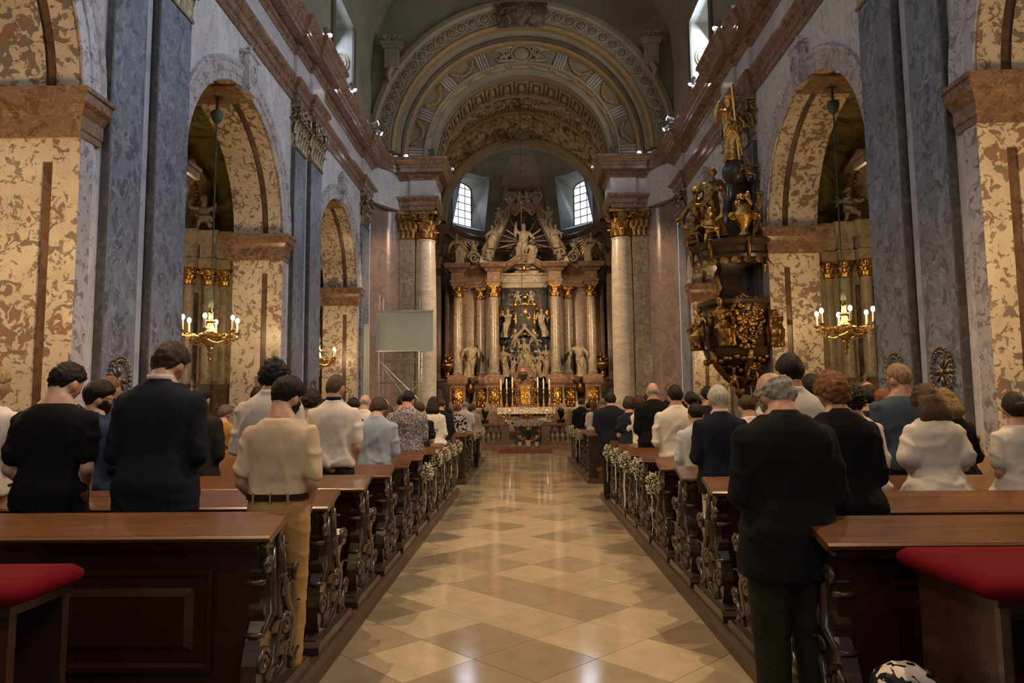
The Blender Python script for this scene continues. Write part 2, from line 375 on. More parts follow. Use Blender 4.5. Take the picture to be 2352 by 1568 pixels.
def leaf(mb, base, out, up, w, h, curl, n=5):
    """an acanthus leaf: ribbed tongue that rises and curls outwards"""
    base = Vector(base); out = Vector(out).normalized(); up = Vector(up); side = out.cross(up).normalized()
    rings = []
    for i in range(n+1):
        t = i/n; a = t**2.2
        c = base + up*(h*(t - 0.22*a*a)) + out*(curl*a + 0.012)
        ww = w*(0.75+0.5*sin(pi*min(1, t*1.1)))*(1-0.45*t**3)
        th = 0.35*w
        rings.append([c - side*ww*0.5 - out*th*0.4, c - side*ww*0.26 + out*th*0.1, c + out*th*0.35, c + side*ww*0.26 + out*th*0.1, c + side*ww*0.5 - out*th*0.4])
    tip = rings[-1]; d = out*(0.18*curl) - up*(0.13*h)
    rings.append([p + d for p in tip])
    mb.loft(rings, cap=False, close=False)
def volute(mb, c, u, v, r, th):
    """a spiral scroll in the plane of u, v"""
    c = Vector(c); u = Vector(u); v = Vector(v)
    pts = []
    for k in range(22):
        a = k*0.55; q = r*(1-k/24); pts.append(c + u*(q*cos(a)) + v*(q*sin(a)))
    mb.tube(pts, [th*(1-0.5*k/22) for k in range(22)], 5)
def capital_flat(w, d, h, seed=0):
    """pilaster capital: face in the xz plane at y=0 looking to -y, width w, depth d, height h"""
    mb = MB(); mb.prism([(-w/2, 0), (w/2, 0), (w/2*0.98, h*0.86), (-w/2*0.98, h*0.86)], 'y', 0, d)
    mb.box(-w/2-.03, w/2+.03, -.03, d, 0, h*0.05)
    n = max(3, int(round(w/0.22)))
    for row, (z, hh, cu) in enumerate(((0.05, 0.40, 0.11), (0.30, 0.40, 0.15))):
        for i in range(n + row):
            x = -w/2 + w*(i+0.5*(1-row))/n
            leaf(mb, (x, 0, h*z), (0, -1, 0), (0, 0, 1), w/n*0.95, h*hh, cu*h/1.2)
    for sx in (-1, 1):
        leaf(mb, (sx*w/2, d*0.5, h*0.05), (sx, 0, 0), (0, 0, 1), d*0.7, h*0.4, 0.11*h)
        leaf(mb, (sx*w/2, d*0.4, h*0.32), (sx, -0.4, 0), (0, 0, 1), d*0.6, h*0.4, 0.15*h)
        volute(mb, (sx*w*0.44, -0.10*h, h*0.76), (sx, 0, 0), (0, 0, 1), 0.13*h, 0.045*h)
        volute(mb, (sx*w*0.52, d*0.2, h*0.76), (0, -1, 0), (0, 0, 1), 0.12*h, 0.04*h)
        volute(mb, (sx*w*0.13, -0.06*h, h*0.76), (-sx, 0, 0), (0, 0, 1), 0.08*h, 0.03*h)
    mb.prism([(-w*0.60, -0.13*h), (-w*0.25, -0.06*h), (0, -0.04*h), (w*0.25, -0.06*h), (w*0.60, -0.13*h), (w*0.60, d), (-w*0.60, d)], 'z', h*0.87, h)
    mb.ell((0, -0.09*h, h*0.92), (0.07*h, 0.05*h, 0.08*h), 8, 5)
    return mb
def capital_round(r, h):
    mb = MB(); mb.lathe([(r*1.08, 0), (r*1.14, h*0.025), (r*1.08, h*0.05), (r*0.98, h*0.06), (r*1.0, h*0.5), (r*1.22, h*0.88)], n=20)
    for row, (z, hh, cu, o) in enumerate(((0.05, 0.36, 0.26, 0), (0.27, 0.40, 0.36, 0.5))):
        for i in range(8):
            a = 2*pi*(i+o)/8
            leaf(mb, (r*cos(a), r*sin(a), h*z), (cos(a), sin(a), 0), (0, 0, 1), r*0.72, h*hh, cu*r)
    for k in range(4):
        a = pi/4+k*pi/2
        for da in (-0.22, 0.22):
            b = a+da; volute(mb, (r*1.32*cos(b), r*1.32*sin(b), h*0.77), (cos(a), sin(a), 0), (0, 0, 1), 0.13*h, 0.045*h)
        for da in (-0.6, 0.6):
            b = a+da; volute(mb, (r*1.12*cos(b), r*1.12*sin(b), h*0.77), (-sin(b), cos(b), 0), (0, 0, 1), 0.08*h, 0.03*h)
        mb.ell((r*1.2*cos(k*pi/2), r*1.2*sin(k*pi/2), h*0.93), (0.07*h,)*3, 8, 5)
    q = []
    for k in range(4):
        a = pi/4+k*pi/2
        q += [(r*1.72*cos(a-0.10), r*1.72*sin(a-0.10)), (r*1.72*cos(a+0.10), r*1.72*sin(a+0.10)), (r*1.22*cos(a+pi/4), r*1.22*sin(a+pi/4))]
    mb.prism(q, 'z', h*0.88, h)
    return mb
def wreath():
    """round laurel wreath with a cross in it, facing -y, radius 0.28"""
    mb = MB(); rr = random.Random(3)
    for k in range(26):
        a = 2*pi*k/26
        for q in (-1, 1):
            c = Vector((0.25*cos(a), -0.03, 0.31*sin(a)))
            b = a+pi/2+q*0.6
            mb.ell(c+Vector((q*0.022*cos(a), -0.01, q*0.022*sin(a))), (0.035, 0.02, 0.02), 6, 4, Matrix.Rotation(-b, 3, 'Y'))
    for k in range(4):
        a = k*pi/2
        u = Vector((cos(a), 0, sin(a))); v = Vector((-sin(a), 0, cos(a)))
        mb.add([u*0.03-v*0.02+Vector((0,-0.02,0)), u*0.21-v*0.06+Vector((0,-0.01,0)), u*0.21+v*0.06+Vector((0,-0.01,0)), u*0.03+v*0.02+Vector((0,-0.02,0)),
                u*0.12+Vector((0,-0.05,0))], [(0,1,4),(1,2,4),(2,3,4),(3,0,4),(0,3,2,1)])
        d = (u+v).normalized(); mb.tube([Vector((0,-0.02,0)), d*0.2+Vector((0,-0.015,0))], 0.012, 5)
    mb.ell((0,-0.03,0), (0.05,0.03,0.05), 10, 6)
    return mb

def mirror(mb, s):
    if s < 0: mb.v = [(-x, y, z) for x, y, z in mb.v]
    return mb
CAP_A = capital_flat(1.0, 0.32, 1.22); CAP_B = capital_flat(1.05, 0.42, 1.22)
WREATH = wreath()
def facing(mb, loc, ang):
    """copy of a -y facing piece turned by ang about z and moved"""
    o = MB(); M_ = Matrix.Translation(Vector(loc)) @ Matrix.Rotation(ang, 4, 'Z'); o.v = [tuple(M_ @ Vector(p)) for p in mb.v]; o.f = list(mb.f); return o

def nave_side(s):
    nm = 'wall_right' if s > 0 else 'wall_left'
    W = struct(empty(nm), 'marble arcade wall on the %s of the nave' % ('right' if s > 0 else 'left'))
    def fin(mb, name, mat, smooth=False, par=None): return mirror(mb, s).build(name, mat, par or W, smooth)
    # spandrels and piers
    edges = [-8.0]; 
    for yc, r in ARCH: edges += [yc-r, yc+r]
    edges += [26.7]
    for i in range(0, len(edges), 2):
        mb = MB(); mb.quad((6, edges[i], 0), (6, edges[i+1], 0), (6, edges[i+1], ZA), (6, edges[i], ZA)); fin(mb, 'pier_face', M_LILAC)
    for yc, r in ARCH:
        n = 28; mb = MB()
        pts = [(yc + r*cos(pi*k/n), ZI + r*sin(pi*k/n)) for k in range(n+1)]
        for k in range(n):
            (ya, za), (yb, zb) = pts[k], pts[k+1]
            mb.quad((6, ya, za), (6, yb, zb), (6, yb, ZA), (6, ya, ZA))
        fin(mb, 'spandrel', M_LILAC)
        # archivolt: three stepped bands round the opening, with plain strips down the jambs
        mb = MB(); prof = [(0.0, 6.03), (0.0, 5.97), (0.17, 5.965), (0.18, 5.945), (0.33, 5.94), (0.35, 5.92), (0.42, 5.90), (0.46, 5.92), (0.46, 6.03)]
        rings = [[(x, yc + (r+o)*cos(pi*k/n), ZI + (r+o)*sin(pi*k/n)) for o, x in prof] for k in range(n+1)]
        mb.loft(rings); fin(mb, 'archivolt', M_ARCH, 'auto')
        for q in (-1, 1):
            mb = MB(); y0 = yc+q*r; mb.box(5.97, 6.01, min(y0+q*.004, y0+q*0.28), max(y0+q*.004, y0+q*0.28), 0, ZI); fin(mb, 'jamb_strip', M_ARCH)
        # keystone with a ringed disc
        if yc > 0:
            mb = MB(); mb.prism([(yc-0.19, ZI+r-0.10), (yc+0.19, ZI+r-0.10), (yc+0.27, ZI+r+0.72), (yc-0.27, ZI+r+0.72)], 'x', 5.80, 6.0)
            mb.box(5.78, 6.0, yc-0.31, yc+0.31, ZI+r+0.72, ZI+r+0.80)
            mb.prism([(yc-0.10, ZI+r+0.80), (yc+0.10, ZI+r+0.80), (yc+0.03, ZI+r+1.0), (yc-0.03, ZI+r+1.0)], 'x', 5.86, 5.96)
            k_ = fin(mb, 'keystone', M_ARCH)
            mb = MB()
            for rr in (0.16, 0.10): 
                mb.tube([(5.79, yc+rr*cos(a*pi/8), ZI+r+0.32+rr*1.25*sin(a*pi/8)) for a in range(17)], 0.018, 6)
            mb.ell((5.79, yc, ZI+r+0.32), (0.03, 0.05, 0.06), 8, 6); fin(mb, 'ringed_disc', M_ARCH, True, k_)
        # jambs with an inlaid strip let in, and soffit
        for q in (-1, 1):
            y0 = yc+q*r
            mb = MB()
            for x0, x1, z0, z1 in ((5.97, 6.34, 0, 5.3), (6.48, 7.2, 0, 5.3), (6.34, 6.48, 4.95, 5.3), (6.34, 6.48, 0, 0.4)):
                mb.quad((x0, y0, z0), (x1, y0, z0), (x1, y0, z1), (x0, y0, z1))
            for x in (6.34, 6.48): mb.quad((x, y0, 0.4), (x, y0+q*0.04, 0.4), (x, y0+q*0.04, 4.95), (x, y0, 4.95))
            mb.quad((6.34, y0, 4.95), (6.48, y0, 4.95), (6.48, y0+q*0.04, 4.95), (6.34, y0+q*0.04, 4.95))
            fin(mb, 'jamb', M_CREAM)
            mb = MB(); mb.quad((6.34, y0+q*0.04, 0.4), (6.48, y0+q*0.04, 0.4), (6.48, y0+q*0.04, 4.95), (6.34, y0+q*0.04, 4.95)); fin(mb, 'inlaid_strip', M_STRIP)
            mb = MB()
            if q > 0: mb.sweep(P_IMP, [(6.0, y0+0.42), (6.0, y0), (7.25, y0), (7.25, y0+0.4)])
            else: mb.sweep(P_IMP, [(7.25, y0-0.4), (7.25, y0), (6.0, y0), (6.0, y0-0.25)])
            fin(mb, 'impost', M_RED)
        mb = MB(); n2 = 28
        for x0, x1 in ((6.0, 6.34), (6.48, 7.2)):
            mb.loft([[(x0, yc+r*cos(pi*k/n2), ZI+r*sin(pi*k/n2)), (x1, yc+r*cos(pi*k/n2), ZI+r*sin(pi*k/n2))] for k in range(n2+1)], cap=False, close=False)
        fin(mb, 'arch_soffit', M_CREAM, True)
        mb = MB(); ra = r+0.05
        mb.loft([[(6.30, yc+ra*cos(pi*k/n2), ZI+ra*sin(pi*k/n2)), (6.52, yc+ra*cos(pi*k/n2), ZI+ra*sin(pi*k/n2))] for k in range(n2+1)], cap=False, close=False)
        fin(mb, 'soffit_strip', M_STRIP, True)
        mb = MB(); mb.box(6.0, 7.2, yc-0.42, yc+0.42, ZI+r-0.10, ZI+r-0.02); fin(mb, 'crown_band', M_RED)
    # coupled pilasters
    for y in (19.85, 11.8, 3.75):
        for x, y0, y1, capm in ((5.8, y-1.1, y, CAP_B), (5.9, y-2.15, y-1.1, CAP_A)):
            mb = MB(); mb.box(x, 6.02, y0+0.05, y1-0.03, 0.88, 8.36); pil = fin(mb, 'pilaster', M_BLUE)
            mb = MB(); mb.box(x-0.004, 6.02, y0+0.0, y0+0.05, 0.88, 8.36); fin(mb, 'dark_edge', M_BLUEDK, par=pil)
            if x == 5.9:
                mb = MB(); mb.box(x-0.012, 6.02, y1-0.19, y1-0.05, 0.88, 8.36); fin(mb, 'pale_strip', M_BLUELT, par=pil)  # paler blue strip down the far edge of the pilaster face
            c = facing(capm, (x, (y0+y1)/2, 8.36), -pi/2); fin(c, 'capital', M_BRONZE, 'auto', par=pil)
            if y > 5:
                wz = 2.05
                fin(facing(WREATH, (x, (y0+y1)/2-0.05, wz), -pi/2), 'wreath_cross', M_BRONZE, True, par=pil)
        mb = MB(); mb.sweep(P_BASE, [(6.0, y), (5.8, y), (5.8, y-1.1), (5.9, y-1.1), (5.9, y-2.15), (6.0, y-2.15)]); fin(mb, 'pilaster_base', M_GOLDDK if False else M_OCHRE)
        mb = MB(); mb.sweep(P_PLIN, [(6.0, y+0.05), (5.8, y+0.05), (5.8, y-1.1), (5.9, y-1.1), (5.9, y-2.2), (6.0, y-2.2)]); fin(mb, 'plinth', M_RED)
    # last pilaster, concave wall, chancel pier
    mb = MB(); mb.box(5.9, 6.02, 25.4, 26.6, 0, 8.36); pil = fin(mb, 'pilaster', M_BLUE)
    fin(facing(CAP_A, (5.9, 26.0, 8.36), -pi/2), 'capital', M_BRONZE, 'auto', par=pil)
    mb = MB(); mb.sweep([(0, 0), (0, ZA)], [(5.0, 28.2)] + ARC[1:] , closed_prof=False); fin(mb, 'concave_wall', M_PINK, True)
    mb = MB(); mb.box(4.42, 5.02, 28.2, 28.75, 0, 8.45); pil = fin(mb, 'pilaster', M_ALTCOL)
    fin(facing(capital_flat(0.60, 0.4, 1.13), (4.72, 28.2, 8.45), 0), 'capital', M_GOLDDK, 'auto', par=pil)
    mb = MB(); mb.box(5.0, 6.05, 28.19, 28.8, 0, ZA); fin(mb, 'pier_core', M_PINK)
    mb = MB(); mb.box(4.55, 4.95, 28.7, 29.2, 6.48, 6.6); fin(mb, 'added_lamp_shelf', M_PINK)  # shelf added to carry the hidden altar fill lamp
    # entablature
    for prof, name, mat in ((P_ARCHI, 'architrave', M_RED), (P_FRZ, 'frieze', M_FRIEZE), (P_CORN, 'cornice', M_RED)):
        mb = MB(); mb.sweep(prof, PATH); fin(mb, name, mat, 'auto')
    mb = MB(); mb.prism([(3.55, 28.05), (5.0, 28.2), (5.9, 26.7), (6.2, 26.7), (6.2, 30.0), (3.55, 30.0)], 'z', 9.62, 11.64); fin(mb, 'entablature_core', M_FRIEZE)
    # chapels behind the arcade: outer wall, cross walls, ceiling
    mb = MB(); mb.quad((10.8, -8, 0), (10.8, 28, 0), (10.8, 28, 9.3), (10.8, -8, 9.3)); fin(mb, 'chapel_outer_wall', M_CHAPEL)
    mb = MB(); mb.quad((7.2, -8, 9.0), (10.8, -8, 9.0), (10.8, 28, 9.0), (7.2, 28, 9.0)); fin(mb, 'chapel_ceiling', M_FRES3)
    for y0, y1 in ((2.0, 3.2), (10.0, 11.2), (18.75, 19.3), (26.2, 27)):
        mb = MB(); mb.box(7.2, 10.8, y0, y1, 0, 9.0); fin(mb, 'chapel_cross_wall', M_FRES3 if y0 > 5 else M_CHAPEL)
    for i in range(0, len(edges), 2):
        mb = MB(); mb.quad((7.2, edges[i], 0), (7.2, edges[i+1], 0), (7.2, edges[i+1], 9.0), (7.2, edges[i], 9.0)); fin(mb, 'pier_back', M_CHAPEL)
    for yc, r in ARCH:
        n = 16; mb = MB(); pts = [(yc + r*cos(pi*k/n), ZI + r*sin(pi*k/n)) for k in range(n+1)]
        for k in range(n):
            (ya, za), (yb, zb) = pts[k], pts[k+1]; mb.quad((7.2, ya, za), (7.2, yb, zb), (7.2, yb, 9.0), (7.2, ya, 9.0))
        fin(mb, 'spandrel_back', M_CHAPEL)
    return W
M_OCHRE = marble('marble_ochre', (0.48, 0.33, 0.11), [((0.32, 0.20, 0.07), 4, 0.5, 0.6, 1.0)], [((0.62, 0.48, 0.22), 2, 0.015, 1.0)], 0.25, seed=21)
M_CHAPEL = marble('chapel_plaster', (0.36, 0.29, 0.19), [((0.26, 0.19, 0.12), 1.5, 0.48, 0.62, 1.0)], [], 0.6, seed=22)
WALL_R = nave_side(1); WALL_L = nave_side(-1)

# free-standing columns of the chancel arch
for s, nm in ((-1, 'left'), (1, 'right')):
    col = thing('marble_column', 'tall pale veined marble column with gilded capital on the %s of the chancel arch' % nm, 'column', (s*4.05, 28.65, 0), group='columns of the chancel arch')
    mb = MB(); mb.lathe([(0.47, 1.45), (0.475, 3.5), (0.47, 5.5), (0.44, 7.5), (0.41, 8.38), (0.44, 8.40), (0.44, 8.45)], n=32); mb.build('shaft', M_COLW, col, 'auto')
    mb = MB(); mb.lathe([(0.62, 1.0), (0.62, 1.08), (0.66, 1.14), (0.62, 1.20), (0.54, 1.24), (0.54, 1.30), (0.57, 1.34), (0.54, 1.40), (0.48, 1.45)], n=32); mb.build('base', M_COLW, col, 'auto')
    mb = MB(); mb.box(-.66, .66, -.66, .66, 0, 0.12); mb.box(-.60, .60, -.60, .60, 0.12, 0.9); mb.box(-.65, .65, -.65, .65, 0.9, 1.0); mb.build('pedestal', M_PINK, col)
    cp = capital_round(0.42, 1.15); cp.xf(Matrix.Translation((0, 0, 8.45))); cp.build('capital', M_GOLDDK, col, 'auto')

# ---- floor: slab with grouted diagonal stone tiles along the aisle
FL = struct(empty('floor'), 'polished stone floor with diagonal pale and grey tiles')
mb = MB(); mb.box(-11, 11, -8, 45, -0.2, -0.006); mb.build('slab', plain('grout', (0.21, 0.15, 0.09), 0.5), FL)
def tilemat(name, col):
    n = N(name); c = n.coord(space='Generated'); tc = n.tc
    oi = n.node('ShaderNodeObjectInfo'); cs = n.node('ShaderNodeVectorMath', operation='ADD'); 
    n.link(c, cs.inputs[0]); n.link(oi.outputs['Random'], cs.inputs[1])
    cs2 = n.node('ShaderNodeVectorMath', operation='MULTIPLY'); n.link(cs.outputs[0], cs2.inputs[0]); cs2.inputs[1].default_value = (3.1, 3.1, 3.1)
    f = n.noise(cs2.outputs[0], 1.4, 5, 0.55, 0.3)
    cc = n.mix(n.ramp(f, 0.3, 0.7), [x*0.90 for x in col], [x*1.08 for x in col])
    hsv = n.node('ShaderNodeHueSaturation'); n.link(cc, hsv.inputs['Color'])
    v = n.math('ADD', n.math('MULTIPLY', oi.outputs['Random'], 0.22), 0.89); n.link(v, hsv.inputs['Value'])
    return n.done(hsv.outputs[0], n.math('ADD', n.math('MULTIPLY', f, 0.08), 0.07))
M_T1 = tilemat('tile_pale', (0.47, 0.38, 0.255)); M_T2 = tilemat('tile_grey', (0.325, 0.255, 0.175))
TS = 0.34608*1.6; e = TS/2-0.0016
def tilemesh(name, mat):
    mb = MB(); b = e-0.0015
    q = lambda h: [(0, -h*sqrt(2)), (h*sqrt(2), 0), (0, h*sqrt(2)), (-h*sqrt(2), 0)]
    mb.loft([[(x, y, -0.03) for x, y in q(e)], [(x, y, -0.003) for x, y in q(e)], [(x, y, 0.0) for x, y in q(b)]]); return mb.mesh(name, mat)
TM = (tilemesh('tile_pale', M_T1), tilemesh('tile_grey', M_T2))
X0, Y0 = 0.0342597*1.6-0.045, 2.68705*1.6
nt = 0
for i in range(-6, 60):
    for j in range(-6, 60):
        cx = X0 + (i-j)*TS/sqrt(2); cy = Y0 + (i+j+1)*TS/sqrt(2)
        if abs(cx) > 1.62 and not (12.6 < cy < 15.2 and abs(cx) < 2.6): continue
        if cy < 3.3 or cy > 27.2: continue
        dark = (i % 2 == 0 and j % 2 == 1) or R.random() < 0.14
        o = obj('tile', TM[1 if dark else 0], FL, (cx, cy, 0)); nt += 1
mb = MB(); mb.box(-11, -1.0, -8, 29, -0.006, -0.0055); mb.box(1.0, 11, -8, 29, -0.006, -0.0055); mb.build('side_paving', M_T2, FL)

# ---- vaults
CE = struct(empty('ceiling'), 'painted barrel vault of the nave and domed vault of the sanctuary')
CZ = 11.7
VZ, WT = 15.0, 15.0          # springing of the vault proper, head of the clerestory windows
mb = MB(); mb.loft([[(5.95*cos(pi*k/36), -8, VZ+5.95*sin(pi*k/36)), (5.95*cos(pi*k/36), 27.1, VZ+5.95*sin(pi*k/36))] for k in range(37)], cap=False, close=False); mb.build('barrel_vault', M_STUC, CE, True)
for s in (-1, 1):
    ys = sorted([-8.0, 27.1] + [yc+d for yc in WIN_Y for d in (-1.35, 1.35)])
    for i in range(0, len(ys), 2):
        mb = MB(); mb.quad((s*5.95, ys[i], 11.6), (s*5.95, ys[i+1], 11.6), (s*5.95, ys[i+1], VZ), (s*5.95, ys[i], VZ)); mb.build('clerestory_pier', M_STUC, CE)
        mb = MB(); yy = ys[i+1] if i < len(ys)-2 else ys[i]; yb = ys[i] if i > 0 else yy
        for y_ in set((yy, yb)): mb.box(min(s*5.95, s*5.88), max(s*5.95, s*5.88), y_-0.16, y_+0.16, 11.6, VZ)
        mb.build('painted_pilaster', M_STUCDK, CE)
# clerestory window niches
def niche(s, yc, idx):
    W = struct(empty('window_%d' % idx), 'clerestory window niche above the %s cornice' % ('right' if s > 0 else 'left'))
    for q in (-1, 1):
        y = yc+q*1.35; mb = MB(); mb.quad((s*7.3, y, 11.6), (s*5.95, y, 11.6), (s*5.95, y, WT), (s*7.3, y, WT)); o = mb.build('reveal', M_STUC3, W)
        mb = MB()
        for rr in (0.30, 0.21): mb.tube([(s*6.4+rr*cos(a*pi/10), y-q*0.02, 13.75+rr*1.2*sin(a*pi/10)) for a in range(21)], 0.035, 6)
        mb.ell((s*6.4, y, 13.75), (0.15, 0.03, 0.18), 10, 6)
        mb.build('roundel', M_STUC2, o, True)
    for z, nm_ in ((WT, 'head'), (11.62, 'sill')):
        mb = MB(); mb.quad((s*7.3, yc-1.35, z), (s*5.9, yc-1.35, z), (s*5.9, yc+1.35, z), (s*7.3, yc+1.35, z)); mb.build(nm_, M_STUC3, W)
    mb = MB(); mb.quad((s*7.3, yc-1.35, 11.6), (s*7.3, yc+1.35, 11.6), (s*7.3, yc+1.35, WT), (s*7.3, yc-1.35, WT)); mb.build('pane', M_SKYMID if s > 0 else M_SKYDIM, W)
    mb = MB()
    for k in range(1, 4): mb.box(s*7.27-.02, s*7.27+.02, yc-1.35+k*0.675-.02, yc-1.35+k*0.675+.02, 11.6, WT)
    for k in range(1, 6): mb.box(s*7.27-.02, s*7.27+.02, yc-1.35, yc+1.35, 11.6+k*0.57-.02, 11.6+k*0.57+.02)
    mb.build('glazing_bars', M_IRON, W)
wi = 1
for s in (1, -1):
    for yc in WIN_Y: niche(s, yc, wi); wi += 1
# rear wall with the west window
WB = struct(empty('wall_back'), 'rear wall of the church with tall west window')
mb = MB(); mb.quad((-11, -8, 0), (11, -8, 0), (11, -8, 18), (-11, -8, 18)); mb.build('masonry', M_LILAC, WB)
mb = MB(); mb.box(-2, 2, -7.98, -7.9, 5.5, 11.5); mb.build('west_pane', M_SKYPANE, WB)

# ---- chancel arch: stepped rings
WF = struct(empty('wall_front'), 'stepped stucco chancel arch at the end of the nave')
mb = MB(); n_ = 40
inn = [(6.02*cos(pi*k/n_), 27.06, CZ+6.02*sin(pi*k/n_)) for k in range(n_+1)]
out = []
for k in range(n_+1):
    a = pi*k/n_; d_ = (cos(a), sin(a)); tt = 5.98/max(1e-6, abs(d_[0])); zz = tt*d_[1]
    if zz > VZ-CZ:
        h_ = VZ-CZ; b_ = h_*d_[1]; tt = b_+sqrt(max(0, b_*b_-h_*h_+6.0**2))
    out.append((tt*d_[0], 27.06, CZ+tt*d_[1]))
for k in range(n_): mb.quad(inn[k], inn[k+1], out[k+1], out[k])
mb.build('chancel_spandrel', M_STUC, WF)
def ring(prof, name, mat, n=64, a0=0.0, a1=pi, smooth='auto', par=WF):
    mb = MB(); mb.loft([[(r*cos(a0+(a1-a0)*k/n), y, CZ+r*sin(a0+(a1-a0)*k/n)) for r, y in prof] for k in range(n+1)]); return mb.build(name, mat, par, smooth)
ring([(6.1, 27.3), (6.1, 26.88), (5.9, 26.84), (5.82, 26.90), (5.80, 27.0), (5.30, 27.0), (5.28, 26.94), (5.22, 26.94), (5.20, 27.3)], 'outer_band', M_STUC2)
ring([(5.22, 27.5), (5.22, 26.98), (5.12, 26.93), (5.02, 27.02), (5.0, 27.5)], 'leaf_moulding', M_STUCGOLD)
ring([(5.02, 27.6), (5.02, 27.22), (4.86, 27.26), (4.84, 27.7)], 'plain_band', M_STUC)
ring([(4.86, 27.8), (4.86, 27.4), (4.80, 27.36), (4.74, 27.44), (4.73, 27.9)], 'dark_moulding', M_STUCDK)
ring([(4.74, 27.9), (4.74, 27.56), (4.64, 27.62), (4.60, 28.0)], 'bead_moulding', M_STUCGOLD)
ring([(4.64, 28.2), (4.64, 27.90), (3.96, 27.90), (3.96, 28.2)], 'panel_band', M_STUC)
ring([(3.98, 28.3), (3.98, 27.78), (3.90, 27.78), (3.88, 27.95), (3.80, 28.0), (3.80, 28.3)], 'dentil_bed', M_STUC2)
ring([(3.82, 28.4), (3.82, 28.06), (3.56, 28.08), (3.55, 28.12), (3.55, 30.2), (3.75, 30.2)], 'inner_band', M_STUC)
# guilloche: interlacing rings with rosettes
mg = MB()
NR = 35
def ap(r, a, y): return (r*cos(a), y, CZ+r*sin(a))
roset = MB(); roset.lathe([(0.0, 0.05), (0.05, 0.045), (0.06, 0.02), (0.14, 0.035), (0.15, 0.0)], n=10)
for p in range(6):
    a = p*pi/3; roset.ell((0.085*cos(a), 0.085*sin(a), 0.03), (0.045, 0.045, 0.02), 6, 4)
for k in range(NR):
    a = 0.06+(pi-0.12)*k/(NR-1)
    if abs(a-pi/2) < 0.16: continue
    c = Vector(ap(5.55, a, 26.98))
    mb = MB(); u = Vector((cos(a), 0, sin(a))); v = Vector((-sin(a), 0, cos(a)))
    mb.tube([c+u*(0.2*cos(q*pi/8))+v*(0.2*sin(q*pi/8)) for q in range(17)], 0.026, 6); mb.build('ring_moulding', M_STUC3, WF, True)
    o = MB(); Mx = Matrix(((u.x, v.x, 0, c.x), (0, 0, -1, c.y), (u.z, v.z, 0, c.z), (0, 0, 0, 1))); o.v = [tuple(Mx @ Vector(p)) for p in roset.v]; o.f = list(roset.f)
    o.build('rosette', M_STUCGOLD, WF, True)
for ph in (0, pi):
    pts = []; n = (NR-1)*8
    for q in range(n+1):
        a = 0.06+(pi-0.12)*q/n
        pts.append(ap(5.55+0.235*cos(q/8*pi+ph), a, 26.985))
    mb = MB(); mb.tube(pts, 0.032, 5); mb.build('interlace', M_STUC3, WF, True)
# triglyphs, garlands, dentils
for k in range(9):
    a = pi*(k+0.12)/8.24
    u = Vector((cos(a), 0, sin(a))); v = Vector((-sin(a), 0, cos(a)))
    if k != 4:
        for q in (-1.5, -0.5, 0.5, 1.5):
            mb = MB(); c = Vector(ap(4.30, a, 27.87)) + v*(q*0.115)
            mb.add([c+u*i*0.30+v*j*0.042+Vector((0, d, 0)) for d in (0.04, -0.05) for i, j in ((-1,-1),(1,-1),(1,1),(-1,1))], [(0,1,2,3),(7,6,5,4),(0,4,5,1),(1,5,6,2),(2,6,7,3),(3,7,4,0)])
            mb.build('triglyph_bar', M_STUC3, WF)
    if k < 8 and k not in (3, 4):
        a2 = pi*(k+0.62)/8.24; mb = MB(); rr = random.Random(k)
        for q in range(40):
            t = (q/39-0.5); aa = a2+t*0.22; dr = 0.10-0.34*(1-(2*t)**2) if False else (-0.16+0.34*(2*t)**2)
            c = ap(4.30-dr*-1*1.0, aa, 27.86); mb.ell((c[0]+rr.uniform(-.03, .03), c[1]-0.02, c[2]+rr.uniform(-.03, .03)), (0.07, 0.05, 0.07), 6, 4)
        mb.build('garland', M_STUCGOLD, WF, True)
for k in range(120):
    a = pi*(k+0.5)/120
    if (k // 3) % 3 != 0: continue
    u = Vector((cos(a), 0, sin(a))); v = Vector((-sin(a), 0, cos(a))); c = Vector(ap(3.84, a, 27.93)); mb = MB()
    mb.add([c+u*i*0.045+v*j*0.034+Vector((0, d, 0)) for d in (0.05, -0.06) for i, j in ((-1,-1),(1,-1),(1,1),(-1,1))], [(0,1,2,3),(7,6,5,4),(0,4,5,1),(1,5,6,2),(2,6,7,3),(3,7,4,0)])
    mb.build('dentil', M_STUC3, WF)
# coffers in the soffit, showing just behind the arch edge
for k in range(17):
    a = pi*(k+0.5)/17; u = Vector((cos(a), 0, sin(a))); v = Vector((-sin(a), 0, cos(a))); mb = MB()
    c = Vector(ap(3.54, a, 29.2))
    for sx, sy, w_, h_ in ((0, 0.55, 0.26, 0.05), (0, -0.55, 0.26, 0.05), (0.24, 0, 0.05, 0.55), (-0.24, 0, 0.05, 0.55)):
        mb.add([c+v*(sx+i*w_)+Vector((0, sy+j*h_, 0))-u*d for d in (0, 0.06) for i, j in ((-1,-1),(1,-1),(1,1),(-1,1))], [(0,1,2,3),(7,6,5,4),(0,4,5,1),(1,5,6,2),(2,6,7,3),(3,7,4,0)])
    mb.ell(c-u*0.02, (0.14, 0.3, 0.14), 8, 6)
    mb.build('coffer', M_STUCGOLD, WF, True)
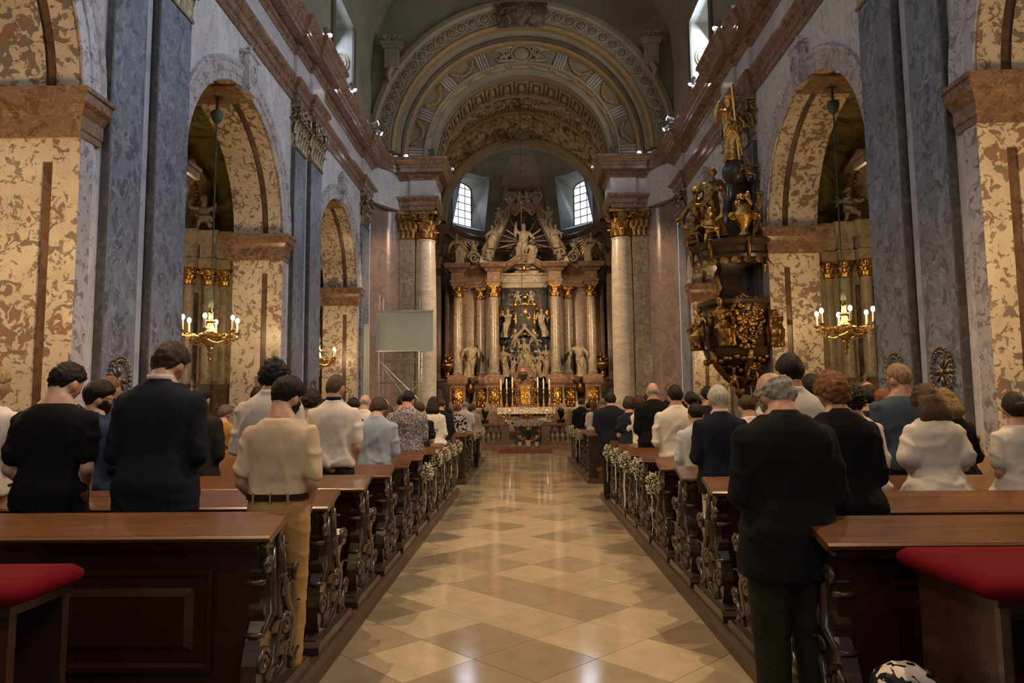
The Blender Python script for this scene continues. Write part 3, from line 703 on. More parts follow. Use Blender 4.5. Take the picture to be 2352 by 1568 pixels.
# cartouche at the crown of the inner arch
mb = MB(); c = Vector((0, 27.85, CZ+4.32))
mb.ell(c, (0.36, 0.10, 0.30), 16, 8)
for s in (-1, 1):
    volute(mb, c+Vector((s*0.62, -0.02, 0.06)), (s, 0, 0), (0, 0, 1), 0.22, 0.07); volute(mb, c+Vector((s*0.75, -0.02, -0.22)), (-s, 0, 0), (0, 0, 1), 0.16, 0.06)
    mb.tube([c+Vector((s*0.3, -0.05, 0.26)), c+Vector((s*0.55, -0.05, 0.30)), c+Vector((s*0.95, -0.04, 0.16)), c+Vector((s*1.15, -0.03, 0.12))], [0.05, 0.08, 0.07, 0.03], 6)
    mb.tube([c+Vector((s*0.2, -0.05, -0.26)), c+Vector((s*0.5, -0.05, -0.30)), c+Vector((s*0.9, -0.04, -0.30)), c+Vector((s*1.05, -0.03, -0.18))], [0.05, 0.07, 0.06, 0.03], 6)
mb.tube([c+Vector((0.40*cos(a*pi/12), -0.06, 0.34*sin(a*pi/12))) for a in range(25)], 0.045, 6)
mb.build('cartouche', M_STUC2, WF, True)
# painted group over the crown of the outer band
mb = MB()
def blob(u, v):
    a = pi/2 + (u-0.5)*0.36; edge = 1+0.25*sin(u*17)+0.2*sin(u*31+1); r = 4.98 + v*(1.0)
    return (r*cos(a)*(1+0.02*sin(v*20)), 26.80-0.10*sin(pi*u)*sin(pi*v), CZ+r*sin(a)-0.06*edge*(1-v))
mb.grid(blob, 14, 8); mb.build('painted_group', M_FRES2, WF, True)
# grey blocks over the cornice at the springing
for s in (-1, 1):
    mb = MB(); mb.box(min(s*3.6, s*5.05), max(s*3.6, s*5.05), 27.95, 30.2, 11.62, 12.12); mb.build('springing_block', plain('slate_grey', (0.07, 0.08, 0.08), 0.6), WF)
# consoles painted on the vault beside the arch, with scrolls
for s in (-1, 1):
    mb = MB(); c = Vector((s*5.12, 26.85, CZ+3.75))
    mb.box(c.x-0.42, c.x+0.42, c.y-0.3, c.y+0.5, c.z+0.42, c.z+0.55); mb.box(c.x-0.36, c.x+0.36, c.y-0.24, c.y+0.5, c.z+0.30, c.z+0.42); mb.box(c.x-0.28, c.x+0.28, c.y-0.16, c.y+0.5, c.z-0.5, c.z+0.30)
    volute(mb, c+Vector((-0.18, -0.2, 0.72)), (-1, 0, 0), (0, 0, 1), 0.15, 0.05); volute(mb, c+Vector((0.18, -0.2, 0.72)), (1, 0, 0), (0, 0, 1), 0.15, 0.05)
    mb.tube([c+Vector((0, -0.2, -0.5)), c+Vector((s*0.1, -0.25, -0.8)), c+Vector((s*0.05, -0.2, -1.1)), c+Vector((s*0.2, -0.2, -1.25))], [0.12, 0.12, 0.07, 0.03], 7)
    mb.build('console', M_STUC2, CE, 'auto')

# ---- sanctuary and apse
SA = struct(empty('wall_sanctuary'), 'brown marble walls of the sanctuary and curved apse')
for s in (-1, 1):
    mb = MB(); mb.quad((s*6, 28.75, 0), (s*6, 38.5, 0), (s*6, 38.5, 12), (s*6, 28.75, 12)); mb.build('side_wall', M_ALTBR, SA)
    mb = MB(); mb.box(min(s*4.55, s*6), max(s*4.55, s*6), 38.4, 38.9, 0, 12); mb.build('apse_jamb', M_ALTBR, SA)
    mb = MB(); mb.box(min(s*4.58, s*6.05), max(s*4.58, s*6.05), 28.9, 38.6, 11.64, 11.72); mb.build('gallery_soffit', M_STUC, SA)
    mb = MB(); mb.quad((s*4.6, 30, 11.7), (s*4.6, 38.5, 11.7), (s*4.6, 38.5, 16.8), (s*4.6, 30, 16.8)); mb.build('lunette', M_STUC2, SA)
    # oratory windows that show past the columns
    for zz in (4.2, 6.8):
        wn = MB(); wn.box(s*5.9-.05, s*5.9+.05, 33.0, 34.6, zz, zz+1.9); wo = wn.build('oratory_window', plain('oratory_glass', (0.30, 0.33, 0.38), 0.2), SA)
        fr = MB()
        for y in (32.95, 33.75, 34.55): fr.box(s*5.84-.05, s*5.84+.05, y, y+.12, zz-.1, zz+2.0)
        for z in (zz-.1, zz+.9, zz+1.9): fr.box(s*5.84-.05, s*5.84+.05, 32.95, 34.67, z, z+.1)
        fr.tube([(s*5.8, 33.81+0.95*cos(a*pi/10), zz+2.0+0.6*sin(a*pi/10)) for a in range(11)], 0.08, 6)
        fr.build('window_frame', M_RED, wo)
RV = sqrt(4.6**2+4.15**2)
def sail(u, v):
    x = -4.6+9.2*u; y = 30.2+8.3*v; return (x, y, CZ+0.2+sqrt(max(0.0, RV*RV-x*x-(y-34.35)**2)))
mb = MB(); mb.grid(sail, 36, 24); mb.build('sail_vault', M_FRES, CE, True)
# painted cornice band running round the foot of the dome
mb = MB(); pts = []
for k in range(25):
    x = -4.2+8.4*k/24; y = 37.4-0.9*(1-(x/4.2)**2)*0.5; z = CZ+0.2+sqrt(max(0, RV*RV-x*x-(y-34.35)**2)); pts.append((x, y, z-0.06))
mb.tube(pts, 0.14, 6); mb.build('painted_cornice', M_STUCGOLD, CE, True)
mb = MB()
for k in range(48):
    x = -4.1+8.2*k/47; y = 37.2-0.9*(1-(x/4.2)**2)*0.5; z = CZ+0.2+sqrt(max(0, RV*RV-x*x-(y-34.35)**2)); mb.box(x-.05, x+.05, y-.1, y+.1, z-.16, z-.02)
mb.build('painted_dentils', M_STUC2, CE)
# apse arch
def aring(prof, name, mat, n=48):
    mb = MB(); mb.loft([[(r*cos(pi*k/n), y, CZ+0.2+r*sin(pi*k/n)) for r, y in prof] for k in range(n+1)]); return mb.build(name, mat, SA, 'auto')
aring([(4.65, 38.55), (4.65, 38.2), (4.5, 38.15), (4.40, 38.22), (4.30, 38.22), (4.26, 38.3), (4.26, 38.9), (4.6, 38.9)], 'apse_arch', M_STUC2)
mb = MB(); volute(mb, (-0.45, 38.1, 16.55), (-1, 0, 0), (0, 0, 1), 0.28, 0.09); volute(mb, (0.45, 38.1, 16.55), (1, 0, 0), (0, 0, 1), 0.28, 0.09); mb.ell((0, 38.1, 16.75), (0.4, 0.12, 0.45), 14, 8)
mb.tube([(-1.1, 38.1, 16.2), (-0.5, 38.05, 16.28), (0, 38.05, 16.2), (0.5, 38.05, 16.28), (1.1, 38.1, 16.2)], [0.03, 0.1, 0.12, 0.1, 0.03], 7); mb.build('apse_cartouche', M_STUC, SA, True)
# wall cylinder, cornice
RA = 4.6; YA = 38.5
def cyl(a, r, z): return (r*sin(a), YA+r*cos(a), z)
mb = MB(); mb.loft([[cyl(-pi/2+pi*k/40, RA, 0), cyl(-pi/2+pi*k/40, RA, 11.9)] for k in range(41)], cap=False, close=False); mb.build('apse_wall', M_ALTBR, SA, True)
mb = MB(); mb.sweep([(o*1.2, z+0.15) for o, z in P_CORN], [(RA*sin(a), YA+RA*cos(a)) for a in [-pi/2+pi*k/40 for k in range(41)]]); mb.build('apse_cornice', M_ALTRED, SA, 'auto')
mb = MB(); mb.sweep(P_ARCHI, [(RA*sin(a), YA+RA*cos(a)) for a in [-pi/2+pi*k/40 for k in range(41)]]); mb.build('apse_architrave', M_ALTRED, SA, 'auto')
# semidome with window openings
WA = radians(46.7); DW = radians(16.2); Z0, Z1 = 12.35, 15.45; DZ = CZ+0.2
angs = sorted([-pi/2+pi*k/24 for k in range(25)] + [q*WA+e_*DW for q in (-1, 1) for e_ in (-1, 1)])
zs = [0, 0.1, Z0-DZ] + [Z0-DZ+(Z1-Z0)*k/6 for k in range(1, 7)] + [Z1-DZ+(4.7-(Z1-DZ))*(1-(1-k/8)**2) for k in range(1, 9)]
mb = MB()
def dome(a, z): r = RA if z < 2.2 else RA*sqrt(max(0, 1-((z-2.2)/2.5)**2)); return cyl(a, r, DZ+z)
for i in range(len(angs)-1):
    am = (angs[i]+angs[i+1])/2
    for j in range(len(zs)-1):
        zm = DZ+(zs[j]+zs[j+1])/2
        if abs(abs(am)-WA) < DW and Z0 < zm < Z1: continue
        mb.quad(dome(angs[i], zs[j]), dome(angs[i+1], zs[j]), dome(angs[i+1], zs[j+1]), dome(angs[i], zs[j+1]))
mb.build('semidome', stucco('stucco_apse', (0.16, 0.145, 0.10), (0.25, 0.23, 0.165), 1.0, 9), CE, True)
# painted oval in the middle of the apse and ribs
mb = MB()
for s in (-1, 1):
    rib = [dome(s*(0.34-0.10*t), z) for t, z in [(k/10, 0.15+3.1*k/10) for k in range(11)]]
    mb.tube([Vector(p)+Vector((0, -0.06, 0)) for p in rib], 0.12, 6, 0.6)
mb.build('apse_ribs', M_STUC2, CE, True)
mb = MB(); mb.grid(lambda u, v: tuple(Vector(dome((u-0.5)*0.56*(1-0.35*v), 0.15+3.0*v))+Vector((0, -0.05, 0))), 10, 12); mb.build('apse_painting', M_FRES2, CE, True)
mb = MB(); mb.grid(lambda u, v: tuple(Vector(dome((u-0.5)*0.62, 3.25+1.2*v))+Vector((0, -0.05, 0))), 10, 6); mb.build('apse_cartouche_panel', M_STUC2, CE, True)
for s, nm, idx in ((-1, 'left', 9), (1, 'right', 10)):
    W = struct(empty('window_%d' % idx), 'tall arched apse window with square panes on the %s of the altar' % nm)
    a0, a1 = s*WA-DW, s*WA+DW; ac = s*WA
    d = Vector((sin(ac), cos(ac), 0)); t = Vector((cos(ac), -sin(ac), 0)); C0 = Vector((0, YA, 0))
    PR = 5.1; hw = 0.80; zb, zt, rise = 12.62, 14.84, 0.40
    def P(x, z, r=PR): return C0 + d*r + t*x + Vector((0, 0, z))
    # outline of the opening on the dome and of the pane
    pane = [P(-hw, zb), P(hw, zb)] + [P(hw*cos(k*pi/8), zt+rise*sin(k*pi/8)) for k in range(0, 9)]
    inner = [Vector(dome(a0, Z0-DZ)), Vector(dome(a1, Z0-DZ))]
    for k in range(9):
        a = a1+(a0-a1)*k/8; inner.append(Vector(dome(a, Z1-DZ)))
    mb = MB(); mb.loft([inner, pane], cap=False); mb.build('reveal', stucco('stucco_reveal', (0.20, 0.205, 0.195), (0.27, 0.275, 0.26), 1.5, 12), W)
    mb = MB(); mb.tube(pane+[pane[0]], 0.045, 6); mb.build('window_frame', M_IRON, W)
    mb = MB()
    for k in (1, 2): mb.tube([P(-hw+2*hw*k/3, zb, PR-.02), P(-hw+2*hw*k/3, zt+rise*0.92, PR-.03)], 0.030, 4)
    for k in range(1, 6): mb.tube([P(-hw, zb+k*0.46, PR-.02), P(hw, zb+k*0.46, PR-.03)], 0.030, 4)
    mb.ell(P(-hw/3*1, zb+1.38, PR-.03), (0.06, 0.06, 0.06), 6, 4); mb.build('glazing_bars', M_IRON, W)
    for i in range(3):
        for j in range(6):
            x0, x1 = -hw+2*hw*i/3, -hw+2*hw*(i+1)/3; z0 = zb+j*0.46; z1 = z0+0.46
            if j < 5: q = [P(x0, z0), P(x1, z0), P(x1, z1), P(x0, z1)]
            else:
                top = lambda x: zt+rise*sqrt(max(0, 1-(x/hw)**2)); q = [P(x0, z0), P(x1, z0), P(x1, top(x1)), P((x0+x1)/2, top((x0+x1)/2)), P(x0, top(x0))]
            mb = MB(); mb.add(q, [tuple(range(len(q)))]); mb.build('pane', M_SKYPANE, W)
    lp = P(0, 13.7, PR-0.12); light('daylight_apse_window', 'AREA', lp, 40, DAY, target=lp - d*3 + Vector((0, 0, -2.0)), size=1.0, size_y=2.2)
# ------------------------------------------------------------------ figures: heads, hair, bodies, statues
def sm(x): x = max(0.0, min(1.0, x)); return x*x*(3-2*x)
def head_r(d):
    x, y, z = d; a, b, c = 0.074, 0.092, 0.118
    if z < 0:
        a *= (1-0.20*z*z-0.06*(-z)) if y > 0 else (1-0.08*z*z)
        b *= (1-0.16*(-z)) if y < 0 else (1-0.10*z*z)
    r = 1/sqrt((x/a)**2+(y/b)**2+(z/c)**2)
    if y > 0:
        r += 0.021*math.exp(-((x/0.12)**2+((z+0.16)/0.15)**2)) - 0.008*math.exp(-(((abs(x)-0.34)/0.15)**2+((z-0.08)/0.10)**2))
        r += 0.004*math.exp(-((x/0.35)**2+((z-0.24)/0.08)**2)) + 0.005*math.exp(-((x/0.2)**2+((z+0.50)/0.07)**2)) + 0.010*math.exp(-((x/0.25)**2+((z+0.82)/0.16)**2))
    return r
def star(mb, fn, c, rot, k, nu=24, nv=16):
    rings = []
    for j in range(1, nv):
        ph = pi*j/nv; ring = []
        for i in range(nu):
            th = 2*pi*i/nu; d = Vector((sin(ph)*sin(th), sin(ph)*cos(th), cos(ph)))
            ring.append(Vector(c) + rot @ (d*(fn(d)*k)))
        rings.append(ring)
    mb.loft(rings)
def hairline(d, nape, front, side):
    y = d.y/max(1e-4, sqrt(d.x*d.x+d.y*d.y))
    if y < 0: return nape + (side-nape)*sm(1+y)
    return side + (front-side)*sm(y*1.15)
def hair_fn(th=0.016, nape=-0.80, front=0.42, side=-0.22, curl=0.0, freq=5.0, bald=None, seed=0, top=0.0, taper=1.0):
    sd = Vector((seed*3.7, seed*1.9, seed*5.1))
    def fn(d):
        m_ = sm((d.z-hairline(d, nape, front, side))/0.22)
        if bald is not None: m_ *= sm((bald-d.z)/0.25)
        n_ = noise.noise(d*freq+sd)*curl + noise.noise(d*freq*2.3+sd)*curl*0.6 + noise.noise(Vector((d.x*16, d.y*16, d.z*4))+sd)*0.0035
        return head_r(d) - 0.006 + m_*(0.006 + th*(taper+(1-taper)*sm((d.z+0.55)/0.9)) + top*sm(d.z*1.5) + n_)
    return fn
def beard_fn(th=0.014):
    def fn(d):
        m_ = sm((-0.22-d.z)/0.15)*sm((d.y+0.25)/0.3)*(1-math.exp(-((d.x/0.16)**2+((d.z+0.42)/0.10)**2)) if d.y > 0 else 1)
        m_ = max(m_, sm((0.05-d.z)/0.2)*math.exp(-(((abs(d.x)-0.80)/0.16)**2))*sm((d.y+0.15)/0.2))
        return head_r(d)-0.005+m_*(0.005+th)
    return fn
def se(rx, ry, n, p=2.5):
    out = []
    for k in range(n):
        a = 2*pi*k/n; c, s_ = cos(a), sin(a)
        out.append((rx*math.copysign(abs(c)**(2/p), c), ry*math.copysign(abs(s_)**(2/p), s_)))
    return out
TORSO = [(0.86, .160, .112, 0), (0.95, .168, .120, -.008), (1.03, .158, .110, 0), (1.10, .150, .104, .004), (1.20, .162, .110, 0), (1.28, .174, .116, -.006), (1.35, .180, .108, -.012), (1.40, .160, .094, -.016), (1.44, .112, .078, -.016), (1.47, .074, .066, -.012), (1.50, .058, .056, -.008)]
FEM = [(0.86, .172, .120, 0), (0.95, .172, .122, -.01), (1.03, .150, .106, 0), (1.10, .134, .094, .004), (1.20, .146, .102, .004), (1.28, .156, .112, .006), (1.35, .160, .100, -.008), (1.40, .142, .084, -.012), (1.44, .098, .068, -.014), (1.47, .064, .058, -.012), (1.50, .050, .050, -.008)]
def torso(mb, T, g=0.0, z0=0.86, z1=1.5, bw=1.0, flare=0.0, lean=0.0, n=20):
    rings = []
    zs_ = sorted(set([z0, z1] + [t[0] for t in T if z0 < t[0] < z1]))
    for z in zs_:
        for a, b in zip(T[:-1], T[1:]):
            if a[0] <= z <= b[0] or (z < T[0][0] and a is T[0]): break
        t = (z-a[0])/(b[0]-a[0]); t = max(0, min(1, t)); rx, ry, yo = [a[i]+(b[i]-a[i])*t for i in (1, 2, 3)]
        ex = flare*max(0, 1.10-z)
        rings.append([((x+math.copysign(g, x)*abs(x)/rx)*bw + math.copysign(ex, x)*abs(x)/rx, y*(1+g/ry)*(0.5+0.5*bw)+yo+math.copysign(ex, y)*abs(y)/ry*0.7 + lean*max(0, z-1.0), z) for x, y in se(rx, ry, n)])
    mb.loft(rings)
ARMS = {  # shoulder, elbow, wrist for the right-hand side (x > 0)
    'clasp': ((.168, -.010, 1.365), (.212, -.020, 1.10), (.070, .20, 1.02)),
    'low': ((.168, -.010, 1.365), (.212, -.045, 1.09), (.11, .14, 0.88)),
}
def hand(mb, w, d, side, k=1.0):
    """palm, four unequal bent fingers and a thumb from the side of the palm"""
    d = Vector(d).normalized(); up = Vector((0, 0, 1)); s_ = d.cross(up); s_ = s_.normalized() if s_.length > 1e-3 else Vector((1, 0, 0)); n = s_.cross(d)
    w = Vector(w); p = w+d*0.075*k
    mb.tube([w, w+d*0.03*k, w+d*0.07*k, w+d*0.09*k], [0.024*k, 0.034*k, 0.038*k, 0.030*k], 8, 0.55)
    for i, (o, L) in enumerate(((-0.029, 0.060), (-0.010, 0.072), (0.010, 0.068), (0.028, 0.052))):
        b = w+d*0.085*k+s_*(o*k); m1 = b+d*(L*0.5*k)-n*0.008*k; e_ = m1+d*(L*0.38*k)-n*(0.026*k)
        mb.tube([b-d*0.01, b, m1, e_], [0.009*k, 0.0095*k, 0.009*k, 0.007*k], 6)
    t0 = w+d*0.025*k-s_*(side*0.03*k); mb.tube([t0, t0+d*0.03*k-s_*(side*0.022*k), t0+d*0.062*k-s_*(side*0.02*k)-n*0.012*k], [0.012*k, 0.011*k, 0.009*k], 6)
def folds(amp, seed, freq=1.0):
    def f(co, no):
        x, y, z = co[:, 0], co[:, 1], co[:, 2]
        w1 = np.sin(4.3*z+seed*1.9)+0.7*np.sin(7*x+2*z+seed*2.7); w2 = np.sin(9*x-3*z+seed*1.3)+0.5*np.sin(17*x+5*z+seed)
        a = np.clip(np.sin(freq*(31*x+9*y+5*z)+1.7*w1+seed), 0, 1)**3
        b = np.clip(np.sin(freq*(38*z+11*x-9*y)+1.9*w2+seed*1.7), 0, 1)**3
        c = np.clip(np.sin(freq*(17*x-23*z)+1.5*w1-w2), 0, 1)**3
        low = np.clip((1.22-z)/0.25, 0, 1); mid = np.clip((1.42-z)/0.15, 0, 1)*np.clip((z-0.8)/0.3, 0, 1)
        arm = np.clip((np.abs(x)-0.17)/0.04, 0, 1)
        return amp*(0.75*a*np.clip((1.40-z)/0.3, 0, 1) + 0.8*b*np.maximum(low*0.7, arm) + 0.45*c*mid)
    return f
FAB = {}
def fabric(name, col, rough=0.85, var=0.08, bs=0.25, kind=None):
    if name in FAB: return FAB[name]
    n = N(name); c = n.coord(); cc = n.mix(n.ramp(n.noise(c, 5, 4), 0.3, 0.7), [x*(1-var) for x in col], [min(1, x*(1+var)) for x in col])
    if kind == 'floral':
        cc = n.mix(n.ramp(n.noise(c, 58, 2, 0.5, 0.8), 0.49, 0.53), (0.44, 0.39, 0.33), (0.055, 0.075, 0.19))
        cc = n.mix(n.ramp(n.noise(n.coord(loc=(5, 3, 1)), 70, 2, 0.5, 0.8), 0.55, 0.58), cc, (0.13, 0.085, 0.06))
    if kind == 'blotch':
        cc = n.mix(n.ramp(n.noise(c, 17, 2, 0.45, 0.7), 0.50, 0.515), (0.66, 0.60, 0.52), (0.012, 0.012, 0.015))
    if kind == 'check':
        ch = n.node('ShaderNodeTexChecker'); n.link(c, ch.inputs[0]); ch.inputs['Scale'].default_value = 45; ch.inputs[1].default_value = (*col, 1); ch.inputs[2].default_value = (*[x*2.4 for x in col], 1); cc = ch.outputs[0]
    if kind == 'stripe':
        wv = n.node('ShaderNodeTexWave', bands_direction='X'); n.link(c, wv.inputs[0]); wv.inputs['Scale'].default_value = 55
        cc = n.mix(n.ramp(wv.outputs[1], 0.4, 0.6), cc, [x*0.80 for x in col])
    b = n.noise(n.coord(scale=(1, 1, 0.6)), 11, 4, 0.55, 0.8)
    FAB[name] = n.done(cc, rough, 0, b, bs, 0.03, Specular_IOR_Level=0.15); return FAB[name]
SK = {}
def skin(tone):
    k = tuple(tone)
    if k not in SK: SK[k] = plain('skin_%d' % len(SK), tone, 0.5, var=0.10, scale=14, Subsurface_Weight=0.0)
    return SK[k]
HR = {}
def hairmat(col, rough=0.5):
    k = tuple(col)
    if k not in HR:
        n = N('hair_%d' % len(HR)); c = n.coord(scale=(9, 9, 1.6)); f = n.noise(c, 9, 4, 0.6, 0.6)
        HR[k] = n.done(n.mix(n.ramp(f, 0.35, 0.65), [x*0.55 for x in col], [x*1.35 for x in col]), rough, 0, f, 0.7, 0.01, Specular_IOR_Level=0.2)
    return HR[k]
SKIN = (0.45, 0.255, 0.165); SKIN2 = (0.38, 0.20, 0.125); SKIN3 = (0.50, 0.30, 0.20)

def person(label, x, y, ztop, top='tee', tcol=('cloth', (0.5, 0.5, 0.5)), bottom='trousers', bcol=('dark_trousers', (0.02, 0.02, 0.024)), hair=None, hcol=(0.02, 0.012, 0.008),
           skn=SKIN, fem=False, bw=1.0, bow=0.30, turn=0.0, yaw=0.0, arms='clasp', sleeve=None, z0=0.10, det=1, beard=None, long=None, bun=False, glasses=False, collar=None, amp=None, lean=0.05,
           belt=None, hem=None, seed=0, roll=0.0, extra=None, group='standing worshippers', puff=0.0, legw=1.06):
    T = FEM if fem else TORSO
    hair = hair or {}
    npv = Vector((0, -0.010+0.45*lean, 1.455)); rot = Matrix.Rotation(-turn, 3, 'Z') @ Matrix.Rotation(-bow, 3, 'X') @ Matrix.Rotation(roll, 3, 'Y')
    hc = npv + Matrix.Rotation(-bow*0.75, 3, 'X') @ Vector((0, 0.014, 0.140)) + Vector((0, 0.05*bow, -0.02*bow))
    hf = hair_fn(seed=seed, **hair)
    mx = 0
    for i in range(0, 24):
        for j in range(1, 10):
            d = Vector((sin(pi*j/16)*sin(2*pi*i/24), sin(pi*j/16)*cos(2*pi*i/24), cos(pi*j/16))); mx = max(mx, (hc+rot @ (d*hf(d))).z)
    k = (ztop-z0)/mx
    root = thing('person', label, 'person', (x, y, z0), -yaw, group); root.scale = (k, k, k)
    vox = {0: 0.011, 1: 0.016, 2: 0.026}[det]; smi = {0: 3, 1: 2, 2: 1}[det]
    A = ARMS[arms]; sh, el, wr = [Vector(p) for p in A]
    sh = Vector((sh.x*(0.90 if fem else 1)*bw, sh.y+lean*0.40, sh.z)); el = Vector((el.x*(0.90 if fem else 1)*(0.45+0.55*bw), el.y+lean*0.12, el.z)); wr = Vector((wr.x, wr.y+lean*0.05, wr.z))
    f = 0.86 if fem else 1.0
    B = MB()
    star(B, head_r, hc, rot, 1.0, 28 if det == 0 else 20, 20 if det == 0 else 14)
    for s in (-1, 1): B.ell(hc + rot @ Vector((s*0.079, -0.004, -0.014)), (0.014, 0.024, 0.036), 8, 6, rot)
    B.tube([npv+Vector((0, -0.012, -0.07)), npv+Vector((0, -0.008, 0)), hc+rot @ Vector((0, -0.022, -0.045))], [0.085*f, 0.063*f, 0.060*f], 12)
    torso(B, T, -0.012, 0.86, 1.5, bw, lean=lean)
    for s in (-1, 1):
        q = lambda p: Vector((s*p.x, p.y, p.z))
        B.cap(q(sh), q(el), 0.044*f, 0.037*f, 8); B.cap(q(el), q(wr), 0.037*f, 0.024*f, 8)
        hand(B, q(wr), q(wr)-q(el), s)
        B.cap((s*0.088, 0, 0.90), (s*0.093, 0.012, 0.49), 0.074, 0.052, 8); B.cap((s*0.093, 0.012, 0.49), (s*0.093, -0.012, 0.09), 0.050, 0.034, 8)
        B.tube([(s*0.093, -0.06, 0.045), (s*0.093, 0.02, 0.045), (s*0.1, 0.10, 0.032), (s*0.1, 0.16, 0.025)], [0.03, 0.036, 0.034, 0.022], 8)
    fused(B, 'body', skin(skn), vox, smi, root)
    # hair
    nu, nv = (64, 40) if det == 0 else (36, 24) if det == 1 else (24, 16)
    H = MB(); star(H, hf, hc, rot, 1.0, nu, nv)
    hm = hairmat(hcol)
    if long:
        L, wd = long; rings = []; rr = random.Random(seed)
        for i in range(9):
            t = i/8; c = hc + rot @ Vector((0, -0.045-0.025*t, 0.02)) if i < 2 else hc + Vector((0, -0.10-0.012*i, 0.02-L*t))
            c = hc + Vector((0, -0.045-0.075*sm(t*2)+0.02*t, 0.04-L*t)) + (rot @ Vector((0, -0.02, 0)))*(1-t)
            w_ = wd*(0.80+0.35*sin(pi*min(1, t*1.2)))*(1-0.30*t**3)
            rings.append([(c.x+px_*(1+0.10*noise.noise(Vector((px_*30, i*0.9, seed)))), c.y+py_, c.z+0.02*noise.noise(Vector((px_*25, seed, i)))) for px_, py_ in se(w_, 0.048*(1-0.5*t**2), 18, 2.2)])
        H.loft(rings)
    if bun: H.ell(hc + rot @ Vector((0, -0.118, -0.01)), (0.045, 0.036, 0.045), 12, 8)
    H.build('hair', hm, root, True)
    if beard:
        b = MB(); star(b, beard_fn(), hc, rot, 1.0, nu, nv); b.build('beard', hairmat(beard), root, True)
    if glasses:
        g = MB()
        for s in (-1, 1):
            g.tube([hc+rot @ Vector((s*0.083, -0.02, 0.005)), hc+rot @ Vector((s*0.083, 0.05, 0.012)), hc+rot @ Vector((s*0.064, 0.10, 0.008))], 0.0028, 5)
            g.tube([hc+rot @ Vector((s*0.036+0.026*cos(a*pi/6), 0.103, 0.004+0.021*sin(a*pi/6))) for a in range(13)], 0.0025, 5)
        g.tube([hc+rot @ Vector((-0.012, 0.106, 0.008)), hc+rot @ Vector((0.012, 0.106, 0.008))], 0.0025, 5)
        g.build('glasses', M_IRON, root)
    # upper garment
    tm = fabric(*tcol)
    G = MB(); kind = {'tee': (0.012, 0.97, 0.36), 'shirt': (0.016, 0.93, 1.0), 'polo': (0.016, 0.93, 0.36), 'jacket': (0.026, 0.80, 1.0), 'coat': (0.032, 0.72, 1.0), 'blouse': (0.018, 0.92, 0.62), 'dress': (0.014, 0.55, 0.34)}[top]
    g_, hz, sl = kind; hz = hem or hz; sl = sleeve if sleeve is not None else sl
    ztop_g = 1.462 if top in ('tee', 'dress', 'blouse') else 1.475
    torso(G, T, g_, hz, ztop_g, bw, flare=0.10 if top == 'coat' else 0.06 if top == 'jacket' else 0.25 if (top == 'dress') else 0.22 if top == 'blouse' else 0.02, lean=lean)
    for s in (-1, 1):
        q = lambda p: Vector((s*p.x, p.y, p.z)); r0 = (0.048 if not fem else 0.042)+g_*0.5
        G.ell(q(sh)+Vector((-s*0.010, 0, -0.006)), (0.060*f+g_*0.5, 0.062*f+g_*0.5, 0.058*f+g_*0.4), 12, 8)
        ta = min(1.0, sl/0.5)
        e2 = sh+(el-sh)*ta
        G.cap(q(sh), q(e2), r0+0.006, (r0-0.004 if ta >= 1 else r0+0.006+puff), 12)
        if sl > 0.5: 
            w2 = el+(wr-el)*min(1, (sl-0.5)/0.5*0.97); G.cap(q(el), q(w2), r0-0.004, r0-0.016, 12)
    if top in ('jacket', 'coat', 'shirt', 'polo'):
        cr = [[(rr_*cos(a*pi/9)*(0.92), npv.y-0.006+rr_*sin(a*pi/9)-dy, z_) for a in range(18)] for rr_, dy, z_ in ((0.084*f, 0.004, 1.435), (0.076*f, 0.008, 1.470), (0.072*f, 0.014, 1.498 if top != 'polo' else 1.492))]
        G.loft(cr)
    go = fused(G, {'tee': 't_shirt', 'shirt': 'shirt', 'polo': 'polo_shirt', 'jacket': 'suit_jacket', 'coat': 'coat', 'blouse': 'blouse', 'dress': 'dress'}[top], tm, vox*(0.9 if det == 0 else 1), smi+(7 if det == 0 else 3 if det == 1 else 1), root, folds(amp if amp is not None else (0.014 if top in ('shirt', 'blouse', 'polo', 'dress') else 0.012 if top == 'tee' else 0.007), seed+1.3))
    if collar:
        c = MB(); cr = [[(rr_*cos(a*pi/9)*0.92, npv.y-0.004+rr_*sin(a*pi/9)-dy, z_) for a in range(18)] for rr_, dy, z_ in ((0.070*f, 0.006, 1.46), (0.070*f, 0.010, 1.50), (0.069*f, 0.014, 1.516), (0.062*f, 0.012, 1.516))]
        c.loft(cr); c.build('collar', fabric(*collar), root, True)
    if extra and 'strap' in extra:
        c = MB(); c.tube([(-.12, .06, 1.42), (-.10, -.06, 1.45), (-.02, -.135, 1.32), (.09, -.135, 1.15), (.17, -.04, 1.02)], .012, 6); c.build('bag_strap', M_IRON, root)
    if extra and 'band' in extra:
        c = MB(); c.prism([(-.11, 1.15), (.11, 1.15), (.11, 1.19), (-.11, 1.19)], 'y', -.150, -.120); c.build('embroidered_band', fabric('grey_embroidery', (.16, .15, .14), kind='check'), root)
    # lower garment
    if bottom == 'trousers':
        P_ = MB(); torso(P_, T, 0.006 if hz >= 0.97 else -0.012, 0.84, 1.05 if hz > 0.9 else 0.98, bw)
        for s in (-1, 1):
            P_.cap((s*0.086*bw, -0.012, 0.885), (s*0.094, 0.014, 0.49), 0.094*legw, 0.068*legw, 12); P_.cap((s*0.094, 0.014, 0.49), (s*0.095, -0.010, 0.10), 0.066*legw, 0.054*legw, 12)
        fused(P_, 'trousers', fabric(*bcol), vox, smi, root, folds(0.006, seed+4.1, 1.2))
    elif bottom == 'skirt':
        P_ = MB(); rings = [[(xx, yy, z_) for xx, yy in se(rx, ry, 20, 2.1)] for z_, rx, ry in ((0.42, 0.26, 0.22), (0.62, 0.235, 0.19), (0.85, 0.20, 0.15), (1.0, 0.165, 0.115))]
